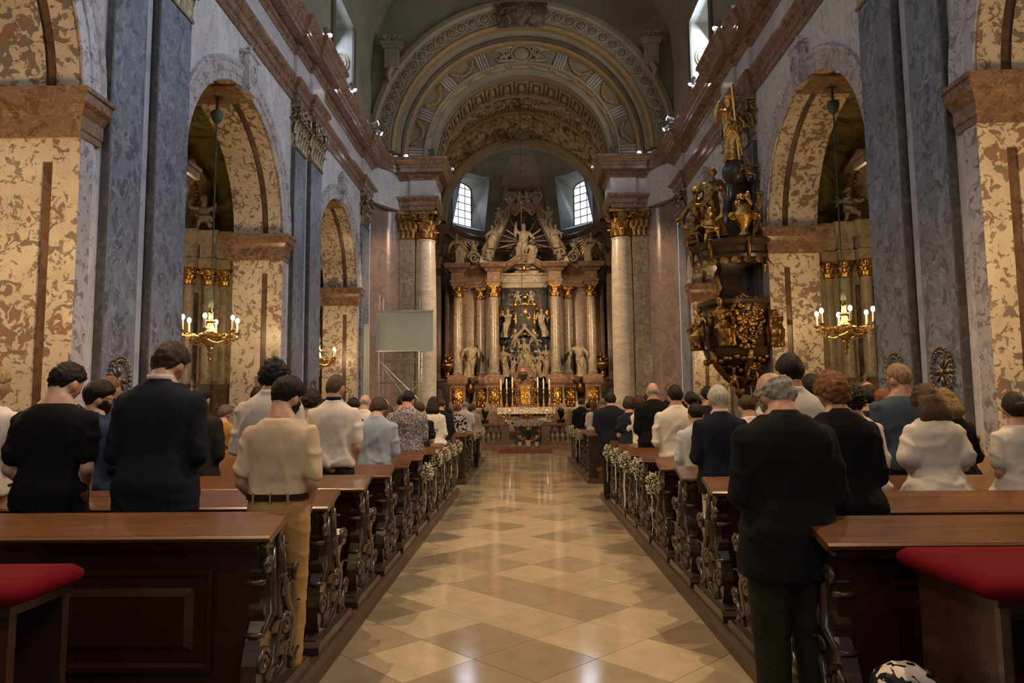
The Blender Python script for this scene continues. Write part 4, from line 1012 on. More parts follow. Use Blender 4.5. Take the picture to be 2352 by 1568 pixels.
        P_.loft(rings); fused(P_, 'skirt', fabric(*bcol), vox*1.2, smi, root, folds(0.008, seed+2.2))
    for s in (-1, 1):
        S_ = MB(); S_.tube([(s*0.094, -0.085, 0.045), (s*0.094, -0.06, 0.05), (s*0.096, 0.02, 0.052), (s*0.10, 0.10, 0.038), (s*0.10, 0.16, 0.030), (s*0.10, 0.185, 0.025)], [0.022, 0.038, 0.043, 0.042, 0.036, 0.016], 10)
        S_.box(s*0.097-0.036, s*0.097+0.036, -0.085, 0.17, 0.0, 0.014)
        S_.build('shoe', fabric('shoe_leather' if not (extra and 'tan' in extra) else 'tan_leather', (0.02, 0.014, 0.01) if not (extra and 'tan' in extra) else (0.16, 0.06, 0.02), 0.45), root, True)
    if belt:
        b = MB(); n = 28; rings = []
        for z_, e_ in ((1.0, 0.016), (1.0, 0.020), (1.034, 0.020), (1.034, 0.016)):
            rings.append([((xx+math.copysign(e_, xx)*abs(xx)/0.16)*bw, yy*1.0+math.copysign(e_, yy)*abs(yy)/0.112, z_) for xx, yy in se(0.163, 0.114, n)])
        b.loft(rings); bo = b.build('belt', fabric('belt_leather', (0.035, 0.018, 0.010), 0.45), root, 'auto')
        for xx in (-0.10, 0.0, 0.10):
            l = MB(); l.box(xx*bw-0.004, xx*bw+0.004, -0.141, -0.125, 0.99, 1.045); l.build('belt_loop', fabric(*bcol), bo)
    return root

def statue_mesh(seed, H=1.8, arms=((.35, .15, 1.25), (-.3, .25, 1.05)), sway=0.05, bow=0.15, beard=False, robe=1.0, turn=0.0, wings=False, seated=False, vox=0.028, amp=0.03, hat=None):
    """a draped carved figure facing -y, feet at the origin"""
    rr = random.Random(seed); mb = MB(); ph = seed*1.7
    def off(z): return sway*sin(z*2.6+ph)
    rings = []
    prof = [(0.0, .27, .21), (0.12, .24, .19), (0.35, .22, .17), (0.6, .215, .165), (0.85, .225, .165), (1.05, .19, .14), (1.2, .205, .145), (1.36, .21, .13), (1.45, .13, .09), (1.5, .065, .065)]
    if seated: prof = [(0.0, .25, .22), (0.15, .24, .22), (0.4, .26, .26), (0.5, .28, .28), (0.62, .26, .22), (0.8, .20, .15), (0.95, .205, .145), (1.1, .21, .13), (1.18, .13, .09), (1.23, .065, .065)]
    for z, rx, ry in prof:
        ring = []
        for k in range(26):
            a = 2*pi*k/26; fo = 1+amp*4.2*robe*(0.35+0.65*max(0, 1-z/1.2))*sin(a*(5+seed % 3)+ph+2.2*sin(3*z+ph))*(1 if z < 1.3 else 0.2)
            ring.append((off(z)+rx*fo*cos(a), ry*fo*sin(a)-(0.12*max(0, 0.5-abs(z-0.4)) if seated else 0), z))
        rings.append(ring)
    mb.loft(rings)
    zs_ = 1.11 if seated else 1.38; zn = zs_+0.10
    for i, s in enumerate((1, -1)):
        h = Vector(arms[i]); 
        if seated: h.z -= 0.27
        sh = Vector((off(zs_)+s*0.20, 0, zs_)); md = (sh+h)/2 + Vector((s*0.10, 0.02, -0.10))
        mb.cap(sh, md, 0.085, 0.075, 8); mb.cap(md, h, 0.075, 0.045, 8); mb.ell(h+(h-md).normalized()*0.06, (0.05, 0.05, 0.06), 8, 6)
        # hanging sleeve
        mb.tube([md, md+Vector((0, 0, -0.12)), md+Vector((s*0.02, 0.03, -0.30))], [0.07, 0.07, 0.02], 7)
    # cloak edge across the body
    mb.tube([(off(1.3)+0.2, -0.10, zs_-0.08), (off(1)+0.05, -0.18, zs_-0.35), (off(.8)-0.16, -0.16, zs_-0.55), (off(.6)-0.24, 0.02, zs_-0.75)], [0.05, 0.075, 0.08, 0.04], 7)
    mb.tube([(off(.9)-0.1, -0.16, zs_-0.5), (off(.5)+0.05, -0.22, zs_*0.42), (off(.2)+0.14, -0.22, 0.10)], [0.05, 0.06, 0.05], 7)
    hc = Vector((off(zn)+0.0, -0.02-0.05*bow, zn+0.17)); rot = Matrix.Rotation(pi+turn, 3, 'Z') @ Matrix.Rotation(-bow, 3, 'X')
    hf = hair_fn(0.022, curl=0.02, freq=6, seed=seed); bf = beard_fn(0.035) if beard else None
    star(mb, lambda d: max(head_r(d), hf(d), bf(d) if bf else 0)*1.05, hc, rot, 1.0, 16, 12)
    mb.cap((off(zs_), 0, zs_), hc-Vector((0, 0, 0.06)), 0.07, 0.06, 8)
    if wings:
        for s in (-1, 1):
            for q in range(5):
                b = Vector((s*0.08, 0.12, zs_-0.05)); tip = b+Vector((s*(0.55-0.05*q), 0.12+0.03*q, 0.42-0.22*q))
                mb.tube([b, b+(tip-b)*0.45+Vector((0, 0.02, 0.12-0.03*q)), tip], [0.05, 0.085, 0.02], 6, 0.5)
    mb.xf(Matrix.Scale(H/(1.83 if not seated else 1.56), 4))
    return mb
def putto_mesh(seed, H=0.8, pose=0):
    rr = random.Random(seed); mb = MB()
    mb.ell((0, 0, 0.50), (0.17, 0.14, 0.21), 12, 8); mb.ell((0, -0.01, 0.36), (0.16, 0.14, 0.13), 12, 8)
    rot = Matrix.Rotation(pi+rr.uniform(-.6, .6), 3, 'Z') @ Matrix.Rotation(-rr.uniform(-.2, .4), 3, 'X')
    hf = hair_fn(0.018, curl=0.02, freq=7, seed=seed); star(mb, lambda d: max(head_r(d), hf(d)), (0.02*rr.uniform(-1, 1), -0.02, 0.86), rot, 1.25, 16, 12)
    mb.cap((0, 0, 0.68), (0, 0, 0.78), 0.07, 0.07, 8)
    for s in (-1, 1):
        h = Vector((s*rr.uniform(0.15, 0.42), -rr.uniform(0.05, 0.28), rr.uniform(0.45, 1.0))); sh = Vector((s*0.15, 0, 0.64)); md = (sh+h)/2+Vector((s*0.07, 0, -0.04))
        mb.cap(sh, md, 0.06, 0.055, 8); mb.cap(md, h, 0.055, 0.038, 8); mb.ell(h, (0.045,)*3, 7, 5)
        kn = Vector((s*rr.uniform(0.10, 0.22), -rr.uniform(0.05, 0.22), rr.uniform(0.14, 0.26))); ft = kn+Vector((s*rr.uniform(-0.05, 0.08), rr.uniform(-0.05, 0.15), -0.22))
        mb.cap((s*0.09, 0, 0.32), kn, 0.085, 0.065, 8); mb.cap(kn, ft, 0.062, 0.04, 8); mb.ell(ft+Vector((0, -0.04, -0.01)), (0.04, 0.07, 0.03), 7, 5)
    mb.tube([(-0.2, -0.08, 0.42), (0, -0.17, 0.36), (0.2, -0.06, 0.40), (0.28, 0.08, 0.25)], [0.04, 0.06, 0.06, 0.03], 7)
    if pose:
        for s in (-1, 1):
            for q in range(3): mb.tube([(s*0.06, 0.12, 0.62), (s*0.2, 0.18, 0.75-0.1*q), (s*(0.36-0.04*q), 0.2, 0.74-0.15*q)], [0.04, 0.06, 0.02], 6, 0.5)
    mb.xf(Matrix.Scale(H/1.02, 4)); return mb
def lump(seed):
    def f(co, no):
        p = co*1.0; s_ = np.sin(p[:, 0]*23+np.sin(p[:, 2]*15+seed)*1.4)*np.sin(p[:, 2]*19+np.sin(p[:, 0]*17)*1.5)
        return 0.010*s_
    return f
def statue(name, label, cat, mb, mat, loc, rotz=0.0, vox=0.028, parent=None, group=None):
    o = fused(mb, name, mat, vox, 1, parent, lump(len(label)), loc, rotz)
    if parent is None: tag(o, label, cat, group)
    return o
# ------------------------------------------------------------------ pews
PZ = 0.10   # pew platform
for s, nm in ((-1, 'left'), (1, 'right')):
    for y0, y1, w_ in ((-1.0, 13.55 if s < 0 else 12.7, 'rear'), (15.0, 22.0, 'front')):
        t = struct(empty('trim_platform_%s_%s' % (nm, w_)), 'dark wooden platform under the %s pews' % nm)
        x0, x1 = sorted((s*1.42, s*5.3)); n = int((y1-y0)/0.9)
        pl = MB().box(x0, x1, 0, (y1-y0)/n-0.006, 0, PZ-0.005).mesh('board', M_WOODPLAT)
        for k in range(n): obj('board', pl, t, (0, y0+k*(y1-y0)/n, 0))
        a, b = sorted((s*1.27, s*1.42)); mb = MB(); mb.prism([(a if s > 0 else b, 0), (a if s > 0 else b, PZ-0.03), ((a if s > 0 else b)+s*0.03, PZ), (b if s > 0 else a, PZ), (b if s > 0 else a, 0)], 'y', y0, y1); mb.build('edge_board', M_WOODPLAT, t)

END = [(-.30,0),(.46,0),(.46,.07),(.41,.10),(.37,.15),(.39,.22),(.43,.25),(.42,.31),(.37,.33),(.34,.30),(.30,.33),(.27,.42),(.25,.52),(.29,.58),(.36,.60),(.38,.66),(.35,.72),(.28,.73),(.23,.69),(.20,.63),(.15,.66),(.12,.75),(.12,.82),(.08,.88),(.08,.95),(.04,.98),(.01,1.005),(-.03,1.012),
       (-.10,.99),(-.22,.945),(-.25,.93),(-.24,.92),(-.17,.90),(-.14,.82),(-.18,.77),(-.14,.71),(-.13,.62),(-.19,.57),(-.16,.50),(-.22,.42),(-.27,.30),(-.27,.20),(-.23,.12),(-.30,.09)]
def pew_meshes(s):
    """pew on side s: local origin at the aisle end on the platform, y=0 at the top edge of the book rest, bench runs outwards by s"""
    L = 3.55; D = {}
    def fin(mb, mat, sm_=False): mb.v = [(s*x, y, z*0.905) for x, y, z in mb.v]; return mb.mesh('pew_part', mat, sm_)
    mb = MB(); mb.prism(END, 'x', 0.0, 0.075); mb.prism([(-.34, 0), (.50, 0), (.50, .05), (.46, .08), (-.30, .08), (-.34, .05)], 'x', -0.03, 0.10); D['end_panel'] = fin(mb, M_WOODEND)
    mb = MB(); X = Vector((0.0, 0, 0))
    for c, r in (((.30, .66), .07), ((.37, .27), .06), ((-.20, .30), .07), ((-.16, .80), .045), ((.0, .98), .045), ((.12, .40), .07)):
        volute(mb, (-0.006, c[0], c[1]), (0, 1, 0), (0, 0, 1), r, 0.020)
    for pts in ([(-.18, .14), (-.06, .24), (.02, .42), (-.04, .60), (.02, .78), (-.02, .96)], [(.32, .12), (.16, .22), (.22, .40), (.12, .54), (.06, .70), (.06, .92)], [(-.10, .12), (.08, .18), (.10, .30), (.0, .36)],
                [(-.24, .92), (-.12, .96), (.0, 1.02)], [(-.2, .45), (-.08, .52), (-.10, .70), (-.08, .88)], [(.2, .12), (.30, .2), (.33, .26)]):
        mb.tube([(-0.004, a, b) for a, b in pts], [0.016+0.012*sin(pi*i/(len(pts)-1)) for i in range(len(pts))], 6)
    for (a, b, r) in ((.05, .30, .05), (-.05, .45, .045), (.10, .62, .05), (0, .70, .035), (-.12, .22, .05), (.24, .48, .035), (.02, .86, .035), (-.2, .955, .03)):
        leaf(mb, (-0.004, a, b-r), (-1, 0, 0), (0, 0, 1), r*1.6, r*2.2, 0.03)
    for z in (0.93, 0.72, 0.44): mb.tube([(-0.012, -.20, z), (0.04, -.22, z), (0.09, -.20, z)], 0.016, 6)
    D['carving'] = fin(mb, M_WOODEND, True)
    mb = MB(); mb.prism([(-.29, .955), (-.30, .972), (-.285, .985), (-.27, .985), (-.04, 1.062), (-.015, 1.07), (.01, 1.055), (.01, 1.03), (-.03, 1.025), (-.27, .945)], 'x', -0.06, L); 
    D['book_rest'] = fin(mb, M_WOODTOP)
    mb = MB(); mb.prism([(-.23, .90), (-.25, .93), (-.25, .95), (-.02, 1.02), (-.02, .90)], 'x', 0.02, L); mb.prism([(-.16, .12), (-.16, .90), (-.10, .90), (-.10, .12)], 'x', 0.03, L); mb.box(0.03, L, -.20, -.06, 0.02, .14); D['back'] = fin(mb, M_WOODRED)
    for q, (x0, x1) in enumerate(((0.26, 1.30), (1.52, 2.44), (2.66, 3.4))):
        mb = MB()
        def rect(e_, y): return [(x0+e_, y, .24+e_), (x1-e_, y, .24+e_), (x1-e_, y, .78-e_), (x0+e_, y, .78-e_)]
        mb.loft([rect(0, -.155), rect(0.0, -.185), rect(.025, -.185), rect(.04, -.165), rect(.10, -.165), rect(.14, -.18)])
        D['raised_panel%d' % q] = fin(mb, M_WOODRED)
    mb = MB(); mb.prism([(-.10, .41), (.36, .43), (.38, .445), (.36, .465), (-.10, .445)], 'x', 0.06, L); D['seat'] = fin(mb, M_WOODDK)
    mb = MB(); mb.prism([(-.62, .16), (-.40, .22), (-.40, .25), (-.62, .19)], 'x', 0.12, L-0.2); mb.box(0.16, 0.24, -.60, -.16, 0, .17); mb.box(L-.5, L-.42, -.60, -.16, 0, .17); D['kneeler'] = fin(mb, M_WOODTOP)
    return D
PEWM = {s: pew_meshes(s) for s in (-1, 1)}
ORD = ['nearest', 'second', 'third', 'fourth', 'fifth', 'sixth', 'seventh', 'eighth', 'ninth', 'tenth']
PEWS = []
def pew(s, y, label, post=False, grp=''):
    p = thing('church_pew', label, 'pew', (s*1.345, y, PZ), 0, grp)
    D = PEWM[s]; e_ = obj('end_panel', D['end_panel'], p); obj('carving', D['carving'], e_)
    obj('book_rest', D['book_rest'], p); b = obj('back', D['back'], p); [obj('raised_panel', D['raised_panel%d' % q], b) for q in range(3)]; obj('seat', D['seat'], p); obj('kneeler', D['kneeler'], p)
    if post:
        mb = MB(); x0, x1 = sorted((0, s*0.62)); mb.box(x0, x1, -.36, -.28, 0, .88); mb.box(x0-.02, x1+.02, -.40, -.26, 0, .10); mb.box(x0-.02, x1+.02, -.39, -.26, .82, .88)
        q = mb.build('end_post', M_WOODEND, p)
        mb = MB(); cx = s*0.31; mb.prism([(cx-.10, .74), (cx+.10, .74), (cx+.11, .62), (cx+.07, .53), (cx, .48), (cx-.07, .53), (cx-.11, .62)], 'y', -.39, -.35); mb.ell((cx, -.39, .63), (.05, .02, .06), 8, 6); mb.build('gilt_shield', M_GOLDDK, q)
        mb = MB(); mb.prism([(cx-.2, .14), (cx+.2, .14), (cx+.2, .40), (cx-.2, .40)], 'y', -.385, -.35); mb.build('inset_panel', M_WOODDK, q)
    PEWS.append(p); return p
for k in range(10): pew(-1, 3.78+1.02*k, '%s dark wooden pew from the camera on the left of the aisle' % ORD[k].capitalize(), grp='pews of the rear left block')
for k in range(9): pew(1, 3.50+0.96*k, '%s dark wooden pew from the camera on the right of the aisle' % ORD[k].capitalize(), grp='pews of the rear right block')
for k in range(6): pew(-1, 15.65+1.0*k, '%s pew of the front left block, counted from the cross aisle' % ('First' if k == 0 else ORD[k].capitalize()), k == 0, 'pews of the front left block')
for k in range(6): pew(1, 15.65+1.0*k, '%s pew of the front right block, counted from the cross aisle' % ('First' if k == 0 else ORD[k].capitalize()), k == 0, 'pews of the front right block')

# posies of white baby's breath tied to the pew ends
M_GYP = plain('baby_breath', (0.66, 0.60, 0.44), 0.7, var=0.25, scale=40); M_GREEN = plain('stem_green', (0.10, 0.13, 0.045), 0.6, var=0.3); M_RIBBON = plain('white_ribbon', (0.75, 0.70, 0.60), 0.5, var=0.03)
def posy_meshes(seed):
    rr = random.Random(seed); b = MB(); st = MB()
    for k in range(170):
        d = Vector((rr.gauss(0, 1), rr.gauss(0, 1), rr.gauss(0, 1))).normalized(); q = 0.45+0.55*rr.random()**0.5
        c = Vector((d.x*0.085*q, d.y*0.125*q, d.z*0.125*q + 0.01)); r = rr.uniform(0.006, 0.012)
        b.ell(c, (r, r, r), 5, 4)
        if k % 3 == 0: st.tube([(0, 0, -0.15), c*0.5+Vector((0, 0, -0.03)), c], 0.0022, 3)
    for k in range(10): st.tube([(rr.uniform(-.02, .02), rr.uniform(-.02, .02), -0.12), (rr.uniform(-.02, .02), rr.uniform(-.03, .03), -0.24)], 0.003, 4)
    rb = MB()
    for k in range(3):
        x = rr.uniform(-.02, .0); y = rr.uniform(-.05, .05); L = rr.uniform(.26, .44)
        pts = [(x, y*0.3, -0.13), (x-0.01, y+0.02*rr.uniform(-1, 1), -0.13-L*0.4), (x, y+0.03*rr.uniform(-1, 1), -0.13-L*0.75), (x-0.01, y, -0.13-L)]
        rb.loft([[(p[0]-.002, p[1]-.007, p[2]), (p[0]-.002, p[1]+.007, p[2]), (p[0]+.002, p[1]+.007, p[2]), (p[0]+.002, p[1]-.007, p[2])] for p in pts])
    for s in (-1, 1): rb.tube([(0, 0, -.13), (-.02, s*.04, -.10), (-.02, s*.06, -.13), (0, 0, -.13)], 0.005, 4)
    return b.mesh('blossoms', M_GYP, True), st.mesh('stems', M_GREEN), rb.mesh('ribbon', M_RIBBON)
POSY = [posy_meshes(k) for k in range(3)]; pk = 0
def posy(s, y, label, z=0.92):
    global pk
    o = thing('flower_posy', label, 'flowers', (s*1.24, y, PZ+z-.08), R.uniform(-.3, .3), 'white flower posies on the pew ends'); a = POSY[pk % 3]; pk += 1
    q = obj('blossoms', a[0], o); q['kind'] = 'stuff'; obj('stems', a[1], o); obj('ribbon', a[2], o)
for k, nmb in zip(range(5, 10), ('sixth', 'seventh', 'eighth', 'ninth', 'tenth')): posy(-1, 3.78+1.02*k-0.12, 'White baby\'s breath posy with ribbon on the end of the %s left pew' % nmb, 0.80 if k == 5 else 0.88)
for k, nmb in zip(range(4, 9), ('fifth', 'sixth', 'seventh', 'eighth', 'ninth')): posy(1, 3.50+0.96*k-0.12, 'White baby\'s breath posy with ribbon on the end of the %s right pew' % nmb, 0.80 if k == 4 else 0.88)
for k, nmb in zip(range(1, 6), ('second', 'third', 'fourth', 'fifth', 'sixth')):
    posy(-1, 15.65+1.0*k-0.1, 'White flower posy on the %s pew end of the front left block' % nmb); posy(1, 15.65+1.0*k-0.1, 'White flower posy on the %s pew end of the front right block' % nmb)

# ------------------------------------------------------------------ red cushioned stands nearest the camera
def cushion(w, d, h, seed=0):
    mb = MB(); rings = []
    for z, e_ in ((0, 0.0), (h*0.25, 0.012), (h*0.6, 0.012), (h*0.9, -0.012), (h*1.0, -0.05), (h*1.04, -0.12)):
        rings.append([(x, y, z) for x, y in [(cx*(w/2+e_-0.05)+0.05*cos(a), cy*(d/2+e_-0.05)+0.05*sin(a)) for cx, cy, a0 in ((1, 1, 0), (-1, 1, pi/2), (-1, -1, pi), (1, -1, 3*pi/2)) for a in (a0, a0+pi/6, a0+pi/3, a0+pi/2)]])
    return mb.loft(rings)
st = thing('kneeling_desk', 'dark wooden kneeling desk with open shelf under a red cushion, right foreground', 'kneeler', (2.22, 2.80, 0))
mb = MB(); mb.box(-.64, .70, -.26, .26, .90, .93); mb.build('desk_top', M_WOODDK, st)
mb = MB(); mb.box(-.64, -.60, -.26, .24, 0, .90); mb.build('side_panel', M_WOODRED, st)
mb = MB(); mb.box(.66, .70, -.26, .24, 0, .90); mb.build('side_panel', M_WOODRED, st)
mb = MB(); mb.box(-.60, .66, .20, .24, 0, .90); mb.build('back_panel', M_WOODDK, st)
mb = MB(); mb.box(-.60, .66, -.24, .20, .60, .625); mb.build('shelf', M_WOODDK, st)
mb = MB(); mb.box(-.645, -.615, -.275, -.245, 0, .90); mb.build('front_stile', M_WOODEND, st)
cu = cushion(1.40, 0.62, 0.07); cu.xf(Matrix.Translation((2.23, 2.80, 0.932))); tag(cu.build('red_cushion', M_VELVET, None, True), 'red velvet cushion on the kneeling desk in the right foreground', 'cushion')
bk = MB(); bk.box(-.16, .16, -.12, .12, 0, .025); tag(bk.build('booklet', M_LINEN, None, loc=(2.26, 2.70, 0.627), rotz=0.15), 'pale booklet on the shelf of the kneeling desk', 'booklet')
st = thing('kneeling_bench', 'dark slatted wooden kneeling bench under a red cushion, left foreground', 'kneeler', (-2.42, 2.78, 0))
mb = MB(); mb.box(-.5, .50, -.16, .20, .86, .90); mb.build('bench_top', M_WOODDK, st)
for k in range(11):
    mb = MB(); mb.box(-.47+k*0.09, -.43+k*0.09, -.12, -.08, 0.06, .86); mb.build('slat', M_WOODRED, st)
mb = MB(); mb.box(-.5, .5, -.14, .2, 0, .06); mb.build('base_rail', M_WOODDK, st)
mb = MB(); mb.box(-.5, .5, .14, .18, 0.06, .86); mb.build('back_panel', M_WOODDK, st)
cu = cushion(1.06, 0.42, 0.075); cu.xf(Matrix.Translation((-2.42, 2.80, 0.902))); tag(cu.build('red_cushion', M_VELVET, None, True), 'red velvet cushion on the slatted bench in the left foreground', 'cushion')
# bag on the floor by the right stand
bg = thing('shopping_bag', 'black and white patterned bag on the floor, bottom right', 'bag', (1.41, 2.86, 0.0))
mb = MB(); rings = []
for z, w_, d_ in ((0, .11, .10), (.20, .13, .11), (.46, .135, .11), (.56, .11, .08), (.60, .05, .04)):
    rings.append([(x*(1+.12*sin(k*2.1+z*20)), y*(1+.2*sin(k*1.7+z*13)), z) for k, (x, y) in enumerate(se(w_, d_, 22, 2.4))])
mb.loft(rings); mb.build('bag_body', fabric('bag_print', (0.5, 0.5, 0.5), 0.35, kind='blotch'), bg, True)
mb = MB(); mb.tube([(-.07, -.06, .52), (-.09, -.11, .42), (.03, -.12, .38), (.06, -.07, .50)], .009, 6); mb.build('handle', M_IRON, bg)

# ------------------------------------------------------------------ chandeliers
def chandelier(s, y, label, lights=True, power=23):
    c = thing('chandelier', label, 'chandelier', (s*6.62, y, 3.12), 0.3*s, 'candle chandeliers in the side arches')
    mb = MB(); mb.lathe([(0.0, -.52), (.02, -.50), (.035, -.46), (.02, -.42), (.05, -.38), (.06, -.34), (.03, -.30), (.07, -.24), (.05, -.2), (.12, -.14), (.20, -.08), (.24, -.02), (.24, .06), (.20, .09), (.11, .12), (.075, .22), (.055, .30), (.12, .34), (.12, .36), (.05, .38), (.04, .50), (.06, .53), (.03, .58), (.02, .66)], n=14); mb.build('stem', M_BRASS, c, 'auto')
    for k in range(6):
        a = k*pi/3; u = Vector((cos(a), sin(a), 0)); v = Vector((-sin(a), cos(a), 0)); Z = Vector((0, 0, 1))
        mb = MB(); mb.tube([u*.22, u*.34+Z*.03, u*.46-Z*.01, u*.58+Z*.02], [.035, .05, .05, .035], 6, 0.8)
        for q in (.34, .46):
            p = u*q; mb.add([p+u*i*.05+v*j*.035+Z*k2 for k2 in (-.06, .07) for i, j in ((-1,-1),(1,-1),(1,1),(-1,1))], [(0,1,2,3),(7,6,5,4),(0,4,5,1),(1,5,6,2),(2,6,7,3),(3,7,4,0)])
        volute(mb, u*.40-v*.04+Z*.01, u, Z, .055, .014)
        a2 = a+pi/6; u2 = Vector((cos(a2), sin(a2), 0))
        mb.tube([u*.42-Z*.05, (u*.42+u2*.36)*.5-Z*.11, u2*.36-Z*.13], .018, 5); mb.tube([Vector((cos(a+pi/3), sin(a+pi/3), 0))*.42-Z*.05, (Vector((cos(a+pi/3), sin(a+pi/3), 0))*.42+u2*.36)*.5-Z*.11, u2*.36-Z*.13], .018, 5)
        mb.tube([u2*.36-Z*.13, u2*.12-Z*.2], .012, 4)
        cup = MB(); cup.lathe([(0.012, .02), (.03, .04), (.02, .07), (.025, .09), (.065, .12), (.07, .135), (.03, .14), (.024, .18)], (u.x*.56, u.y*.56, 0), 10); ar = mb.build('arm', M_BRASS, c, 'auto'); cup.build('candle_cup', M_BRASS, ar, 'auto')
        cd = MB(); cd.lathe([(.022, .16), (.022, .34), (.0, .345)], (u.x*.56, u.y*.56, 0), 10); cd.build('candle_tube', M_WAX, ar, 'auto')
        bl = MB(); bl.ell((u.x*.56, u.y*.56, .395), (.042, .042, .058), 10, 8); bl.build('bulb', M_BULB, ar, True)
        if lights:
            p = Vector(c.location) + Matrix.Rotation(0.3*s, 3, 'Z') @ Vector((u.x*.56, u.y*.56, .47)); light('candle_light', 'POINT', p, power, WARM, size=0.05)
    if not lights: light('chandelier_light', 'POINT', Vector(c.location)+Vector((0, 0, .55)), power*6, WARM, size=0.3)
    mb = MB(); mb.lathe([(.05, .64), (.045, .78), (.02, .82), (.015, .86)], n=8); mb.build('cord_tassel', M_CORD, c, True)
    mb = MB(); mb.tube([(0, 0, .8), (0, 0, 4.75)], .016, 6); mb.build('cord', M_CORD, c)
    mb = MB(); mb.lathe([(.02, 4.62), (.10, 4.72), (.12, 4.80), (.13, 4.86), (.10, 4.92), (.03, 4.95), (.02, 5.26)], n=12); mb.build('ceiling_bell', M_CORD, c, 'auto')
for s, nm in ((-1, 'left'), (1, 'right')):
    chandelier(s, 6.6, 'brass candle chandelier hanging in the nearest %s side arch' % nm, False, 34)
    chandelier(s, 14.7, 'brass candle chandelier hanging in the second %s side arch' % nm)
    chandelier(s, 22.6, 'brass candle chandelier hanging in the far %s side arch' % nm)

# ------------------------------------------------------------------ spotlights on the cornices
def spot(loc, target, label, power, bright=True, angle=70, col=WARM2, beam=True):
    o = thing('spotlight', label, 'spotlight', loc, 0, 'small spotlights on the cornice')
    d = (Vector(target)-Vector(loc)).normalized(); q = d.to_track_quat('Z', 'Y').to_matrix().to_4x4()
    mb = MB(); mb.lathe([(0.0, -.12), (.06, -.12), (.075, -.06), (.08, .10), (.09, .12), (.09, .14), (.075, .14)], n=12); mb.xf(Matrix.Translation((0, 0, .16)) @ q); mb.build('housing', M_SPOTBODY, o, 'auto')
    mb = MB(); mb.lathe([(0.0, .13), (.088, .14), (.085, .15), (.0, .18)], n=12); mb.xf(Matrix.Translation((0, 0, .16)) @ q); mb.build('lens', M_SPOTGLOW if bright else M_SPOTCOOL, o, True)
    mb = MB(); mb.box(-.09, .09, -.09, .09, 0, .02); mb.tube([(0, -.08, .02), (0, -.09, .16)], .01, 5); mb.tube([(0, .08, .02), (0, .09, .16)], .01, 5); mb.build('yoke', M_SPOTBODY, o)
    if beam: light('spot_beam', 'SPOT', Vector(loc)+Vector((0, 0, .16))+d*0.2, power, col, target=target, size=0.07, spot=angle, blend=0.5)
SP = 1600
for s, nm in ((-1, 'left'), (1, 'right')):
    spot((s*5.28, 2.7, 11.65), (s*0.6, 6.0, 0), 'warm spotlight on the %s cornice above the nearest pilasters' % nm, SP*0.40)
    spot((s*5.40, 6.7, 11.65), (s*-0.5, 6.7, 0), 'warm spotlight on the %s cornice over the nearest arch' % nm, SP*1.45)
    spot((s*5.40, -4.6, 11.65), (s*1.8, 5.0, 0.8), 'added unseen fill spotlight on the %s cornice towards the west end' % nm, SP*0.5, angle=75)  # unseen lamp added to fill the backs of the worshippers
    spot((s*5.28, 10.6, 11.65), (s*-0.4, 10.2, 0), 'warm spotlight on the %s cornice above the first pilaster pair in view' % nm, SP)
    spot((s*5.28, 18.3, 11.65), (s*-0.4, 16.6, 0), 'bright spotlight on the %s cornice above the second pilaster pair' % nm, SP)
    spot((s*5.40, 21.6, 11.65), (s*-1.0, 22.0, 0), 'bright spotlight on the %s cornice over the far arch' % nm, SP*0.8)
    spot((s*5.33, 24.6, 11.65), (-s*2.6, 27.4, 15.2), 'cool spotlight on the %s cornice before the chancel curve, upper lamp' % nm, 180, False, 95, WARM2)
    spot((s*5.33, 25.3, 11.65), (-s*4.05, 28.5, 4.6), 'cool spotlight on the %s cornice before the chancel curve, lower lamp' % nm, 4200, False, 46, WARM2)
    spot((s*4.75, 27.72, 11.65), (-s*2.0, 20.0, 0.0), 'white spotlight on the %s corner of the chancel cornice' % nm, 1200, False, 60, WARM2)
    spot((s*3.12, 29.2, 11.65), (s*-0.6, 39.0, 4.6), 'small spotlight on the inner end of the %s chancel cornice' % nm, 3000, False, 75, WARM2)
    spot((s*3.12, 29.7, 11.65), (s*-0.8, 35.5, 15.6), 'small spotlight on the inner end of the %s chancel cornice turned up to the dome' % nm, 230, False, 95, WARM2)
    spot((s*4.75, 29.0, 6.6), (-s*0.4, 38.6, 4.4), 'added hidden spotlight behind the %s chancel pier to brighten the high altar' % nm, 2600, False, 60, WARM2)  # lamp added out of sight to brighten the altar
# ------------------------------------------------------------------ sanctuary furniture
st = struct(empty('trim_sanctuary_steps'), 'red marble steps in front of the communion rail')
mb = MB(); mb.box(-5.0, 5.0, 26.6, 28.9, 0, .15); mb.box(-6.0, 6.0, 28.8, 40, 0, .15); mb.build('lower_step', M_RED, st)
mb = MB(); mb.box(-4.2, 4.2, 33.5, 39, .15, .30); mb.box(-3.6, 3.6, 34.0, 39, .30, .45); mb.build('altar_steps', M_ALTRED, st)
tag(MB().box(-1.0, 0.95, 25.0, 26.58, 0.001, 0.012).build('red_carpet', plain('red_carpet', (0.20, 0.04, 0.02), 0.9)), 'red carpet runner before the communion rail step', 'carpet')
